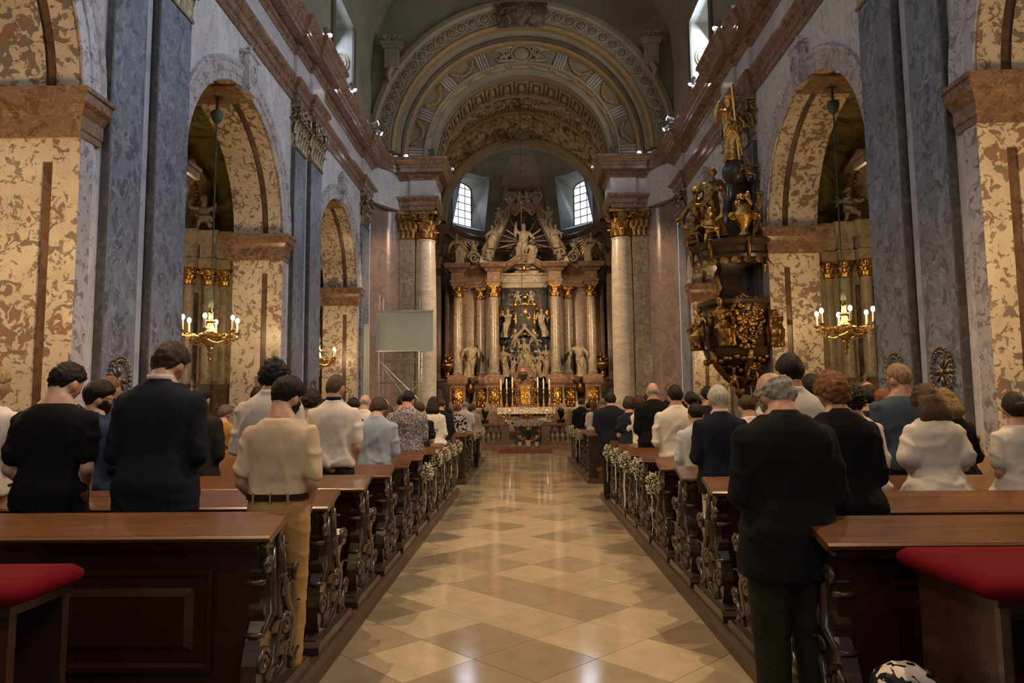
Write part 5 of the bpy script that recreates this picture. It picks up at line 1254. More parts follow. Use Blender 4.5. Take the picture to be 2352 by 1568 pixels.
# communion rail
for s, nm in ((-1, 'left'), (1, 'right')):
    r = thing('communion_rail', 'marble balustrade of the communion rail on the %s' % nm, 'balustrade', (s*0.62, 27.75, .15))
    mb = MB(); x0, x1 = sorted((0, s*3.2)); mb.box(x0, x1, -.16, .16, 0, .10); mb.build('plinth', M_ALTRED, r)
    mb = MB(); mb.box(x0-.02, x1+.02, -.18, .18, .76, .82); mb.box(x0, x1, -.15, .15, .72, .76); mb.build('handrail', M_ALTRED, r)
    mb = MB(); a, b = sorted((0, s*0.30)); mb.box(a, b, -.15, .15, .10, .72); mb.build('end_pier', M_ALTRED, r)
    mb = MB(); a, b = sorted((s*1.7, s*2.0)); mb.box(a, b, -.15, .15, .10, .72); mb.build('end_pier', M_ALTRED, r)
    bal = MB().lathe([(.07, .10), (.07, .14), (.04, .16), (.05, .22), (.085, .32), (.075, .38), (.04, .44), (.05, .47), (.075, .53), (.05, .62), (.04, .66), (.07, .68), (.07, .72)], n=10).mesh('baluster', M_ALTCOL, 'auto')
    for k in range(13):
        x = 0.42+k*0.20
        if 1.62 < x < 2.08: continue
        obj('baluster', bal, r, (s*x, 0, 0))

def lace(x0, x1, y, z0, z1, name, mat, par):
    """a hanging lace border with scalloped edge"""
    n = int((x1-x0)/0.05); mb = MB()
    top = [(x0+(x1-x0)*k/n, y-0.006*sin(k*1.3), z1) for k in range(n+1)]; bot = [(x0+(x1-x0)*k/n, y-0.012*sin(k*1.1), z0+0.025*abs(sin(k*pi/4))) for k in range(n+1)]
    for k in range(n): mb.quad(top[k], top[k+1], bot[k+1], bot[k])
    return mb.build(name, mat, par)
nn = N('lace_cloth'); c_ = nn.coord(); vv = nn.node('ShaderNodeTexVoronoi'); nn.link(c_, vv.inputs[0]); vv.inputs['Scale'].default_value = 16
M_LACE = nn.done(nn.mix(nn.ramp(vv.outputs[0], 0.35, 0.5), (0.80, 0.76, 0.68), (0.30, 0.25, 0.18)), 0.9)
def gilt_scroll(mb, c, s, r, y):
    volute(mb, (c[0], y, c[1]), (s, 0, 0), (0, 0, 1), r, r*0.22)
# people's altar
pa = thing('people_altar', 'wooden altar table with gilt carving behind the rail opening', 'altar', (0.12, 29.0, .15))
mb = MB(); mb.box(-.86, .86, -.36, .36, .86, .92); mb.build('table_top', M_WOODPUL, pa)
mb = MB(); rings = []
for z, w_ in ((0, .60), (.06, .60), (.10, .54), (.3, .50), (.6, .56), (.80, .66), (.86, .70)): rings.append([(-w_, -.26, z), (w_, -.26, z), (w_, .26, z), (-w_, .26, z)])
mb.loft(rings); mb.build('altar_body', M_WOODPUL, pa)
mb = MB()
for s in (-1, 1):
    for cx, cz, r in ((.45, .72, .10), (.42, .48, .09), (.36, .22, .11), (.16, .16, .09)): gilt_scroll(mb, (s*cx, cz), s, r, -.28)
    mb.tube([(s*.48, -.28, .80), (s*.44, -.28, .58), (s*.46, -.28, .34), (s*.28, -.28, .14), (0, -.28, .12)], .025, 6)
mb.ell((0, -.28, .58), (.10, .03, .13), 10, 8); mb.build('gilt_carving', M_GOLD, pa, True)
cl = thing('altar_cloth', 'white lace cloth on the people\'s altar', 'altar cloth', (0.12, 29.0, 1.07))
mb = MB(); mb.box(-.94, .94, -.42, .42, .0, .012); mb.build('cloth_top', M_LINEN, cl); lace(-.60, .60, -.425, -.24, .012, 'lace_border', M_LACE, cl); lace(-.94, -.60, -.425, -.07, .012, 'cloth_edge', M_LINEN, cl); lace(.60, .94, -.425, -.07, .012, 'cloth_edge', M_LINEN, cl)
def candle(name, label, x, y, z, hs, hc, grp, r=.025, flame=True):
    t = thing(name, label, 'candlestick', (x, y, z), 0, grp)
    if hs > 0.3: pr = [(0.0, 0), (.13, 0), (.13, .03), (.07, .08), (.09, .14), (.05, .20), (.03, .26), (.05, .32), (.03, .38), (.028, hs*.72), (.055, hs*.78), (.03, hs*.84), (.03, hs*.92), (.085, hs*.97), (.085, hs), (0, hs)]
    else: pr = [(0, 0), (.08, 0), (.085, .02), (.04, .05), (.06, hs*.7), (.075, hs), (0, hs)]
    MB().lathe(pr, n=12).build('holder', M_GOLD, t, 'auto'); MB().lathe([(r, hs), (r, hs+hc), (0, hs+hc+.005)], n=10).build('candle', M_WAX, t, 'auto')
    if flame: MB().lathe([(0, hs+hc+.01), (.012, hs+hc+.03), (.008, hs+hc+.06), (0, hs+hc+.085)], n=8).build('flame', M_BULB, t, True)
for s, nm in ((-1, 'left'), (1, 'right')): candle('altar_candle', 'short white candle at the %s end of the people\'s altar' % nm, 0.12+s*0.76, 28.95, 1.085, .10, .26, 'candles on the people\'s altar', .028)
bk = thing('missal', 'open white missal with red marker on the people\'s altar', 'book', (0.68, 28.9, 1.085)); mb = MB(); mb.prism([(-.20, .02), (-.02, .10), (.20, .08), (.20, .0), (-.20, .0)], 'y', -.12, .12); mb.build('pages', M_LINEN, bk); mb = MB(); mb.prism([(-.22, .03), (0, .115), (.22, .095), (.22, .085), (0, .104), (-.22, .018)], 'y', .06, .14); mb.build('cover', M_VELVET, bk)
ms = thing('microphone_stand', 'slim chrome microphone stand right of the altars', 'microphone stand', (1.22, 31.0, .15)); MB().lathe([(.13, 0), (.13, .02), (.015, .04), (.012, 1.75), (.03, 1.80), (.03, 1.92), (0, 1.95)], n=8).build('stand', M_ALU, ms, True); MB().ell((0, 0, 1.96), (.03, .03, .05), 8, 6).build('microphone', M_IRON, ms, True)
# flowers before the people's altar
M_POT = plain('white_pot', (0.75, 0.68, 0.52), 0.4, var=0.04); M_LEAF = plain('leaf_green', (0.055, 0.10, 0.025), 0.45, var=0.35, scale=10); M_LILY = plain('white_petal', (0.75, 0.70, 0.56), 0.6, var=0.06)
def plant(name, label, loc, potr, poth, h, n, flowers, seed, potm=None, leafw=.06):
    t = thing(name, label, 'plant', loc); rr = random.Random(seed)
    MB().lathe([(0, 0), (potr*.75, 0), (potr, poth*.9), (potr*1.05, poth), (potr*.9, poth), (potr*.85, poth*.92), (0, poth*.92)], n=14).build('pot', potm or M_POT, t, 'auto')
    for k in range(n):
        a = rr.uniform(0, 2*pi); L = h*rr.uniform(.6, 1.0); sp = rr.uniform(.15, .6)*h*.7; rings = []
        for i in range(6):
            q = i/5; c = Vector((cos(a)*sp*q**1.4, sin(a)*sp*q**1.4, poth*.9+L*(q-.35*q*q*rr.uniform(.4, 1)))); w_ = leafw*sin(pi*min(1, .15+.85*q))*(1 if i < 5 else .1); sd = Vector((-sin(a), cos(a), 0))
            rings.append([c-sd*w_*.5, c+Vector((0, 0, w_*.25)), c+sd*w_*.5])
        mb = MB(); mb.loft(rings, cap=False, close=False); mb.build('leaf', M_LEAF, t, True)
    for k in range(flowers):
        a = rr.uniform(0, 2*pi); c = Vector((cos(a)*h*.18, sin(a)*h*.18-.05, poth+h*rr.uniform(.7, 1.05))); mb = MB()
        for p in range(6): leaf(mb, c, (cos(p*pi/3), sin(p*pi/3), .2), (0, 0, 1), .05*max(.6, h), .11*max(.6, h), .07*max(.6, h))
        mb.build('bloom', M_LILY, t, True)
plant('lily_plant', 'white lilies in a cream pot on the step before the people\'s altar', (0.10, 27.35, .15), .11, .20, .62, 26, 7, 1, leafw=.10)
plant('small_plant', 'small white flowering plant left of the potted lilies', (-0.22, 27.35, .15), .07, .14, .16, 10, 5, 2)
plant('small_plant', 'small white flowering plant right of the potted lilies', (0.42, 27.35, .15), .07, .14, .16, 10, 5, 3)
plant('potted_palm', 'leafy green plant in a dark urn left of the high altar', (-1.95, 34.4, .45), .20, .55, .85, 26, 0, 4, M_ALTDK, .12)
plant('potted_palm', 'leafy green plant in a dark urn right of the high altar', (1.72, 34.4, .45), .20, .55, .85, 26, 0, 5, M_ALTDK, .12)
# high altar table
ha = thing('high_altar_table', 'long marble high altar table below the tabernacle', 'altar', (0.06, 36.4, .45))
mb = MB(); mb.box(-1.42, 1.42, -.45, .9, 1.02, 1.14); mb.build('mensa', M_ALTRED, ha)
mb = MB(); rings = []
for z, w_, d_ in ((0, 1.2, .35), (.1, 1.2, .35), (.16, 1.05, .30), (.5, .95, .26), (.9, 1.2, .38), (1.02, 1.35, .42)): rings.append([(-w_, -d_, z), (w_, -d_, z), (w_, .8, z), (-w_, .8, z)])
mb.loft(rings); mb.build('sarcophagus_body', M_ALTRED, ha)
mb = MB(); 
for s in (-1, 1): gilt_scroll(mb, (s*1.12, .62), s, .20, -.36); gilt_scroll(mb, (s*.22, .76), -s, .12, -.38)
mb.ell((0, -.38, .78), (.12, .05, .16), 10, 8); mb.build('gilt_carving', M_GOLD, ha, True)
cl = thing('altar_cloth', 'white lace frontal hanging from the high altar table', 'altar cloth', (0.06, 36.4, 1.59)); mb = MB(); mb.box(-1.46, 1.46, -.47, .5, 0, .012); mb.build('cloth_top', M_LINEN, cl); lace(-1.46, 1.46, -.475, -.34, .012, 'lace_border', M_LACE, cl)
for k, (x, dz) in enumerate(((-1.30, 0), (-1.0, .05), (-.70, .12), (.62, .12), (.92, .05), (1.22, 0))):
    candle('gilt_candlestick', '%s tall gilt candlestick from the left on the high altar' % ('First', 'Second', 'Third', 'Fourth', 'Fifth', 'Sixth')[k], 0.06+x, 36.95, 1.60, .90+dz, .46, 'six tall candlesticks on the high altar', .042)
# tabernacle
tb = thing('tabernacle', 'tall tabernacle with golden door in the middle of the high altar', 'tabernacle', (0.02, 37.6, 1.59))
mb = MB(); mb.box(-.78, .78, -.3, .5, 0, .12); mb.prism([(-.55, .12), (.55, .12), (.50, 1.35), (.62, 1.5), (.40, 1.62), (-.40, 1.62), (-.62, 1.5), (-.50, 1.35)], 'y', -.2, .5); mb.box(-.72, .72, -.26, .5, 1.36, 1.5)
mb.lathe([(.62, 1.5), (.64, 1.62), (.55, 1.80), (.36, 2.0), (.30, 2.1), (.34, 2.16), (0, 2.2)], (0, .1, 0), 16, 1, .7); mb.build('body', M_ALTRED, tb, 'auto')
mb = MB(); mb.box(-.27, .27, -.26, -.2, .14, 1.12); pd = mb.build('door', M_GOLD, tb); mb = MB(); rr = random.Random(4)
for k in range(60): mb.ell((rr.uniform(-.22, .22), -.27, rr.uniform(.2, 1.08)), (rr.uniform(.03, .07), .03, rr.uniform(.03, .08)), 7, 5)
mb.tube([(-.25, -.27, .16), (-.25, -.27, 1.1), (.25, -.27, 1.1), (.25, -.27, .16), (-.25, -.27, .16)], .03, 6); mb.build('door_relief', M_GOLD, pd, True)
mb = MB()
for s in (-1, 1):
    for cx, cz, r in ((.44, 1.30, .14), (.52, .9, .12), (.56, .45, .16), (.2, 1.34, .12)): gilt_scroll(mb, (s*cx, cz), s, r, -.28)
    for k in range(9): mb.ell((s*(.42+.06*sin(k)), -.27, .2+k*.13), (.06, .05, .08), 7, 5)
    mb.tube([(s*.05, -.28, 1.75), (s*.25, -.3, 1.62), (s*.45, -.28, 1.52)], [.05, .07, .04], 6)
mb.ell((0, -.28, 1.62), (.14, .1, .18), 10, 8); mb.build('gilt_ornament', M_GOLDDK, tb, True)

# ------------------------------------------------------------------ high altar retable
AY = 38.6
RT = thing('high_altar_retable', 'towering baroque high altar with marble columns, gilded capitals and carved gable', 'altarpiece', (0.04, AY, .15)); RT['category'] = 'altarpiece'
DZB = -.15
CAPS = capital_round(0.25, .62)
capme = CAPS.mesh('capital', M_GOLDDK, 'auto')
shaft = MB().lathe([(.30, 0), (.30, .06), (.33, .10), (.30, .15), (.265, .18), (.275, .5), (.27, 2.4), (.245, 4.15), (.26, 4.18), (.25, 4.22)], n=20).mesh('column_shaft', M_ALTCOL, 'auto')
panelrel = []
for sd in range(3):
    mb = MB(); rr = random.Random(sd+20)
    for k in range(46): mb.ell((rr.uniform(-.24, .24), 0, rr.uniform(.0, .95)), (rr.uniform(.03, .08), .05, rr.uniform(.04, .10)), 7, 5)
    mb.box(-.30, .30, .0, .03, -.06, 1.02); panelrel.append(mb.mesh('gilt_relief', M_GOLD, True))
COLS = [(-3.62, -.35), (-2.42, .55), (-1.66, -.45), (1.66, -.45), (2.42, .55), (3.62, -.35)]
for k, (x, y) in enumerate(COLS):
    mid = abs(x) > 2 and abs(x) < 3
    # pedestal
    mb = MB(); rings = []
    for z, w_ in ((0, .62), (.55, .62), (.6, .56), (1.25, .56), (1.35, .52), (1.75, .44), (2.3, .40), (2.62, .42), (2.75, .52), (2.95, .55), (3.05, .55), (3.05, .5), (3.2, .42)): rings.append([(x-w_, y-w_, z), (x+w_, y-w_, z), (x+w_, y+w_, z), (x-w_, y+w_, z)])
    mb.loft(rings); p = mb.build('pedestal', M_ALTRED, RT)
    if not mid: obj('gilt_relief', panelrel[k % 3], p, (x, y-.52 + .06, 1.5))
    else: obj('gilt_relief', panelrel[2], p, (x, y-.50, 1.5))
    c = obj('column_shaft', shaft, RT, (x, y, 3.2)); o = obj('capital', capme, c, (0, 0, 4.22)); o.rotation_euler.z = 0
# base wall behind, consoles between
mb = MB(); mb.sweep([(0, 0), (.0, 2.6), (.08, 2.7), (.08, 2.95), (0, 3.0), (0, 8.2), (-.2, 8.2), (-.2, 0)], [(4.2, -.2), (3.9, .2), (3.0, .6), (2.3, .95), (1.4, 1.0), (-1.4, 1.0), (-2.3, .95), (-3.0, .6), (-3.9, .2), (-4.2, -.2)][::-1]); mb.build('back_wall', M_ALTBR, RT, 'auto')
mb = MB(); mb.prism([(-1.25, 3.0), (1.25, 3.0), (1.25, 8.1), (-1.25, 8.1)], 'y', .80, 1.1); mb.build('dark_niche', M_ALTDK, RT)
rk = MB(); rr = random.Random(9)
for k in range(60): rk.ell((rr.uniform(-1.2, 1.2), .85, rr.uniform(3.4, 8.0)), (rr.uniform(.15, .4), .12, rr.uniform(.12, .3)), 8, 5)
rk.build('carved_rock', M_ALTDK, RT)
for s in (-1, 1):
    mb = MB(); mb.lathe([(.0, 2.2), (.16, 2.25), (.22, 2.5), (.2, 2.7), (.1, 2.8), (0, 2.82)], (s*3.02, -.05, 0), 12); mb.build('gilt_console', M_GOLDDK, RT, True)
    mb = MB(); mb.box(s*4.3-.45, s*4.3+.45, -.3, .4, 0, 2.9); mb.box(s*4.3-.52, s*4.3+.52, -.38, .4, 2.9, 3.05); mb.build('flank_pedestal', M_ALTBR, RT)
# entablature over each column and running between
for k, (x, y) in enumerate(COLS):
    w_ = .42; mb = MB(); rings = []
    for z, e_ in ((8.04, .36), (8.2, .36), (8.22, .42), (8.34, .42), (8.36, .34), (8.78, .34), (8.80, .42), (8.92, .5), (9.0, .66), (9.14, .70), (9.2, .72), (9.24, .72)): rings.append([(x-e_, y-e_, z), (x+e_, y-e_, z), (x+e_, y+e_+.5, z), (x-e_, y+e_+.5, z)])
    mb.loft(rings); mb.build('entablature_block', M_ALTRED, RT)
for s in (-1, 1):
    path = [(s*4.0, .35), (s*3.1, .1), (s*2.45, -.15), (s*1.9, -.30), (s*1.3, -.42), (s*1.28, .2)]
    if s > 0: path = path[::-1]
    prof = [(-.5, 8.04), (.05, 8.04), (.05, 8.2), (.1, 8.22), (.1, 8.34), (.03, 8.36), (.03, 8.8), (.1, 8.84), (.18, 8.94), (.34, 9.02), (.36, 9.2), (.40, 9.24), (-.5, 9.24)]
    mb = MB(); mb.sweep(prof, path[::-1] if s > 0 else path[::-1]); 
    mb2 = MB(); mb2.sweep(prof, path)
    mb = mb2 if sum(v[1] for v in mb2.v)/len(mb2.v) < sum(v[1] for v in mb.v)/len(mb.v) else mb
    mb.build('curved_cornice', M_ALTRED, RT, 'auto')
mb = MB(); mb.box(-1.4, 1.4, .1, .9, 8.04, 8.3); mb.box(-1.4, 1.4, .0, .9, 8.3, 8.7); mb.box(-1.4, 1.4, -.1, .9, 8.7, 8.82); mb.build('centre_frieze', M_ALTCOL, RT)
mb = MB(); prof = [(0, -.35), (.10, -.38), (.14, -.42), (.26, -.42), (.30, -.46), (.40, -.46), (.40, .3), (0, .3)]
cpts = [(-1.5, 8.86), (-1.1, 8.9), (-.75, 9.1), (-.4, 9.36), (0, 9.46), (.4, 9.36), (.75, 9.1), (1.1, 8.9), (1.5, 8.86)]
mb.loft([[(x, yy, z+o) for o, yy in prof] for x, z in cpts]); mb.build('arched_pediment', M_ALTRED, RT, 'auto')
mb = MB(); 
for s in (-1, 1): leaf(mb, (0, -.4, 8.9), (s, -.1, 0), (0, 0, 1), .14, .2, .5); mb.ell((s*.2, -.4, 8.98), (.14, .05, .06), 8, 5)
mb.ell((0, -.42, 9.05), (.1, .06, .14), 8, 6); mb.build('gilt_crest', M_GOLD, RT, True)
# gable: two great scrolls leaning together under a cap
for s in (-1, 1):
    pts = [(s*2.25, 9.3), (s*2.15, 9.7), (s*1.85, 10.1), (s*1.55, 10.7), (s*1.20, 11.4), (s*.92, 12.0), (s*.80, 12.5)]
    wd = [.42, .46, .36, .30, .26, .24, .30]
    mb = MB(); mb.loft([[(x-w_*.6, yy, z), (x-w_*.5, yy-.1, z), (x+w_*.5, yy-.1, z), (x+w_*.6, yy, z), (x+w_*.6, .5, z), (x-w_*.6, .5, z)] for (x, z), w_, yy in zip(pts, wd, (-.35, -.35, -.3, -.2, -.1, -.05, -.05))])
    g = mb.build('gable_scroll', M_ALTCOL, RT, 'auto')
    mb = MB(); volute(mb, (s*2.0, -.45, 9.75), (-s, 0, 0), (0, 0, 1), .34, .09); volute(mb, (s*.98, -.2, 12.1), (s, 0, 0), (0, 0, 1), .26, .07); volute(mb, (s*2.75, -.3, 9.65), (s, 0, 0), (0, 0, 1), .36, .10)
    mb.tube([(s*2.3, -.35, 10.0), (s*1.95, -.35, 10.5), (s*1.55, -.3, 11.2), (s*1.25, -.25, 11.9)], [.10, .13, .10, .05], 7); mb.build('scroll_carving', M_STONE, g, True)
    mb = MB(); rr = random.Random(5)
    for q in range(14):
        t = q/13; leaf(mb, (s*(2.42-1.3*t), -.38+.2*t, 9.5+2.5*t), (s, -.6, 0), (0, 0, 1), .16, .24, .12)
    mb.build('gilt_leaves', M_GOLDDK, g, True)
    mb = MB(); mb.loft([[(s*2.9, yy, 9.24+z), (s*2.5, yy, 9.24+z*1.9), (s*2.2, yy, 9.24+z)] for yy, z in ((-.3, .5), (.4, .5))]); 
mb = MB(); rings = []
for z, w_ in ((12.2, .95), (12.35, 1.05), (12.45, 1.08), (12.5, .95), (12.62, .80), (12.72, .5)): rings.append([(-w_, -.3, z), (w_, -.3, z), (w_, .5, z), (-w_, .5, z)])
mb.loft(rings); cp = mb.build('gable_cap', M_ALTRED, RT)
mb = MB(); mb.tube([(-.7, -.3, 12.25), (-.45, -.35, 12.0), (-.2, -.36, 12.3), (0, -.36, 12.45), (.2, -.36, 12.3), (.45, -.35, 12.0), (.7, -.3, 12.25)], [.05, .08, .08, .1, .08, .08, .05], 7); mb.build('cap_drapery', M_ALTCOL, cp, True)
for k in range(11):
    mb = MB(); a = radians(-20+k*22); mb.tube([(0, .42, 10.7), (1.9*cos(a), .42, 10.7+1.3*sin(a))], .045, 4); mb.build('gilt_ray', M_ALTBR, RT)
for s in (-1, 1):
    v = MB().lathe([(.10, 0), (.16, .05), (.08, .12), (.10, .2), (.24, .42), (.26, .5), (.18, .58), (.1, .6)], (0, 0, 0), 12); rr = random.Random(2)
    for k in range(20): v.ell((rr.uniform(-.22, .22), rr.uniform(-.15, .15), .6+rr.uniform(0, .28)), (.09,)*3, 6, 4)
    tag(v.build('stone_vase', M_STONE, None, True, (0.04+s*.74, AY, 12.68)), 'stone flower vase on the %s of the altar gable top' % ('left' if s < 0 else 'right'), 'vase', 'vases on the altar gable')
    v = MB().lathe([(.20, 0), (.22, .06), (.10, .16), (.08, .3), (.12, .38), (.34, .62), (.36, .72), (.26, .82), (.2, .86)], (0, 0, 0), 14); rr = random.Random(3)
    for k in range(26): v.ell((rr.uniform(-.26, .26), rr.uniform(-.2, .2), .7+rr.uniform(0, .55)*(1-abs(rr.uniform(-.5, .5)))), (.10,)*3, 6, 4)
    tag(v.build('gilt_urn', M_GOLDDK, None, True, (0.04+s*4.16, 38.15, 3.2)), 'gilded flower urn at the far %s of the altar pedestals' % ('left' if s < 0 else 'right'), 'urn', 'urns beside the altar')
# carved figures of the altar
GRP = 'carved figures of the high altar'
statue('saint_statue', 'stone bishop saint in a mitre leaning between the left altar columns', 'statue', statue_mesh(3, 2.1, ((.38, .1, 1.2), (-.34, -.12, 1.25)), .09, .3, turn=.5), M_STONE, (-2.92, 38.0, 3.2), .25, .034, group=GRP)
statue('saint_statue', 'stone bearded saint in robes between the right altar columns', 'statue', statue_mesh(4, 2.05, ((.36, .05, 1.15), (-.38, -.15, 1.3)), .08, .1, beard=True), M_STONE, (2.98, 38.0, 3.2), -.25, .034, group=GRP)
for s, nm in ((-1, 'left'), (1, 'right')):
    an = statue('seated_angel', 'seated stone angel on the outer %s cornice of the altar' % nm, 'statue', statue_mesh(5+s, 1.75, ((.5, -.25, 1.1), (-.15, -.3, 1.25)) if s > 0 else ((.15, -.3, 1.25), (-.4, -.2, 1.0)), .1, .2, seated=True, turn=-.3*s), M_STONE, (0.04+s*3.62, 38.0, 9.38), 0, .034, group=GRP)
    wg = MB()
    for q in (-1, 1):
        for f_ in range(6): wg.tube([(q*.10, .2, 1.1), (q*(.42-.02*f_), .25, 1.35-.12*f_), (q*(.72-.05*f_), .22, 1.15-.20*f_)], [.05, .09, .02], 6, .5)
    wo = wg.build('gilt_wings', M_GOLD, an, True, (0.04+s*3.62, 38.05, 9.38)); wo.matrix_parent_inverse = an.matrix_basis.inverted()
    statue('kneeling_angel', 'stone angel on the %s gable scroll beside the rays' % nm, 'statue', statue_mesh(8+s, 1.35, ((.3, -.25, 1.2), (-.25, -.3, 1.1)), .12, .3, seated=True, turn=.4*s), M_STONEW, (0.04+s*1.78, 38.15, 10.25), .4*s, .03, group=GRP)
    statue('putto', 'small stone cherub high on the %s shoulder of the gable' % nm, 'statue', putto_mesh(30+s, 1.0, 1), M_STONEW, (0.04+s*1.35, 38.3, 11.65), .3*s, .026, group=GRP)
    statue('putto', 'stone cherub seated on the %s foot of the gable scroll' % nm, 'statue', putto_mesh(40+s, .85, 0), M_STONEW, (0.04+s*1.95, 38.0, 9.35), .2*s, .026, group=GRP)
    statue('putto', 'stone cherub on the back volute, %s of the gable' % nm, 'statue', putto_mesh(44+s, .8, 1), M_STONE, (0.04+s*2.78, 38.3, 10.0), .2*s, .026, group=GRP)
    statue('putto', 'stone cherub holding up the icon frame from below, %s one' % nm, 'statue', putto_mesh(50+s, .95, 0), M_STONEW, (0.04+s*.50, 38.9, 4.95), -.4*s, .026, group=GRP)
    statue('putto', 'stone cherub above the icon frame, %s one' % nm, 'statue', putto_mesh(60+s, .75, 1), M_STONEW, (0.04+s*.36, 38.9, 7.3), -.3*s, .026, group=GRP)
    an = statue('flying_angel', 'stone angel flying beside the icon frame on the %s' % nm, 'statue', statue_mesh(11+s, 1.6, ((-.45, -.1, 1.45), (.3, -.2, 1.2)) if s < 0 else ((.3, -.2, 1.2), (-.45, -.1, 1.45)), .16, .2, turn=-.6*s), M_STONEW, (0.04+s*1.02, 38.9, 5.45), .5*s, .03, group=GRP)
    wg = MB()
    for f_ in range(5): wg.tube([(0, 0, .2), (s*(.22), .05, .35-.08*f_), (s*(.50-.03*f_), .05, .22-.13*f_)], [.04, .08, .02], 6, .5)
    wo = wg.build('gilt_wing', M_GOLD, an, True, (0.04+s*1.1, 39.0, 6.65)); wo.matrix_parent_inverse = an.matrix_basis.inverted()
    statue('putto', 'stone cherub on the %s of the crowning group' % nm, 'statue', putto_mesh(70+s, .85, 1), M_STONEW, (0.04+s*.2, 38.5, 12.72), -.4*s, .026, group=GRP)
statue('god_father_statue', 'stone figure of a robed old man with raised hand in the gable rays', 'statue', statue_mesh(21, 2.35, ((.5, -.15, 1.1), (-.25, -.15, 1.75)), .08, .1, beard=True), M_STONEW, (-0.05, 38.55, 9.45), 0, .034, group=GRP)
tag(MB().ell((.55, 38.3, 10.6), (.20, .20, .20), 16, 10).build('dark_globe', M_ALTDK, None, True), 'dark globe held by the robed figure in the gable', 'globe')
statue('kneeling_figure', 'stone figure crouching beneath the dark globe', 'statue', statue_mesh(22, 1.4, ((.3, -.2, 1.3), (-.2, -.2, 1.2)), .12, .4, seated=True), M_STONEW, (.40, 38.25, 9.4), .3, .03, group=GRP)
for k, (x, z, H_, sd, nm) in enumerate(((-1.12, 3.25, 1.75, 23, 'leftmost standing saint'), (-.62, 3.2, 1.2, 24, 'kneeling saint left of centre'), (-.25, 3.3, 1.45, 25, 'saint left of the throne'), (.05, 3.55, 1.9, 26, 'enthroned figure in the middle'), (.42, 3.3, 1.35, 27, 'saint right of the throne'), (.78, 3.2, 1.5, 28, 'bowing saint right of centre'), (1.15, 3.25, 1.8, 29, 'rightmost standing saint'))):
    statue('relief_saint', 'carved stone %s below the icon' % nm, 'statue', statue_mesh(sd, H_, ((.35*(1 if x < 0 else .6), -.3, 1.2), (-.3*(1 if x > 0 else .6), -.3, 1.25)), .10, .3, turn=.6*(-1 if x < 0 else 1)), M_STONE, (0.04+x, 38.75, z), .5*(1 if x < 0 else -1), .03, group=GRP)
cn = MB(); cn.tube([(-.75, 0, 0), (-.5, -.05, .45), (-.2, -.1, .75), (0, -.1, .95), (.2, -.1, .75), (.5, -.05, .45), (.75, 0, 0)], [.06, .09, .08, .12, .08, .09, .06], 8); cn.ell((0, -.1, 1.05), (.14, .12, .14), 10, 6)
tag(cn.build('carved_canopy', M_STONE, None, True, (0.04, 38.7, 5.0)), 'draped stone canopy over the enthroned group', 'canopy')
# the icon and its gold frame
ic = thing('icon_painting', 'dark icon of gold figures and stars in a gilded frame', 'painting', (0.07, 39.0, 5.75))
mb = MB(); mb.box(-.44, .44, -.04, .0, 0, 1.45); mb.build('panel', plain('icon_ground', (0.045, 0.045, 0.040), 0.25), ic)
mb = MB(); mb.tube([(.10*cos(a*pi/8)+.02, -.045, 1.17+.13*sin(a*pi/8)) for a in range(17)], .02, 5); mb.tube([(-.1, -.045, 1.2), (-.16, -.045, .95), (-.12, -.045, .75)], .03, 5); mb.tube([(.12, -.045, 1.2), (.24, -.045, 1.0), (.30, -.045, .8), (.22, -.045, .7)], .03, 5)
mb.tube([(.19+.09*cos(a*pi/8), -.045, .78+.09*sin(a*pi/8)) for a in range(17)], .02, 5); rr = random.Random(8); mb.ell((.02, -.04, 1.15), (.07, .01, .09), 10, 6); mb.ell((.2, -.04, .78), (.05, .01, .06), 10, 6)
mb.build('gold_figures', M_GOLD, ic, True)
mb = MB()
for k in range(60): mb.ell((rr.uniform(-.38, .3), -.045, rr.uniform(.12, 1.0)), (.012, .008, .012), 5, 4)
mb.build('gold_stars', M_GOLD, ic)
mb = MB(); fr = [(-.52, -.08), (.52, -.08), (.52, 1.53), (-.52, 1.53)]
for i in range(4):
    a, b = fr[i], fr[(i+1) % 4]; mb.tube([(a[0], -.07, a[1]), (b[0], -.07, b[1])], .085, 8)
for a in fr: mb.ell((a[0], -.10, a[1]), (.13, .08, .13), 8, 6)
for x, z in ((0, 1.58), (0, -.12), (-.55, .72), (.55, .72)): mb.ell((x, -.10, z), (.16, .08, .10), 8, 6)
mb.build('gilded_frame', M_GOLD, ic, True)
mb = MB(); mb.ell((0, -.1, 1.95), (.14, .08, .12), 10, 6)
for k in range(5): mb.ell((-.16+k*.08, -.1, 2.08+.03*sin(k*pi/4)), (.03, .03, .05), 6, 5)
mb.build('gilt_crown', M_GOLD, ic, True)
# sanctuary lamp on its long cord
sl = thing('sanctuary_lamp', 'silver sanctuary lamp with red light hanging on a long cord before the high altar', 'lamp', (-0.08, 33.0, 3.1))
MB().tube([(0, 0, .75), (0, 0, 13.4)], .012, 5).build('cord', M_IRON, sl)
MB().lathe([(0, -.4), (.04, -.36), (.03, -.3), (.12, -.2), (.24, -.06), (.26, .04), (.20, .10), (.22, .14), (.14, .16)], n=16).build('silver_bowl', M_ALU, sl, 'auto')
mb = MB(); [mb.tube([(.22*cos(k*2*pi/3), .22*sin(k*2*pi/3), .1), (0, 0, .75)], .01, 4) for k in range(3)]; mb.build('chain', M_ALU, sl)
MB().lathe([(.0, .12), (.05, .13), (.06, .2), (.05, .28), (0, .29)], n=10).build('red_glass', emit('red_lamp_glow', (1.0, 0.05, 0.03), 3.0), sl, True)
for z in (8.2, 9.9, 11.7): MB().ell((0, 0, z), (.05, .05, .05), 8, 6).build('brass_bead', M_BRASS, sl, True)

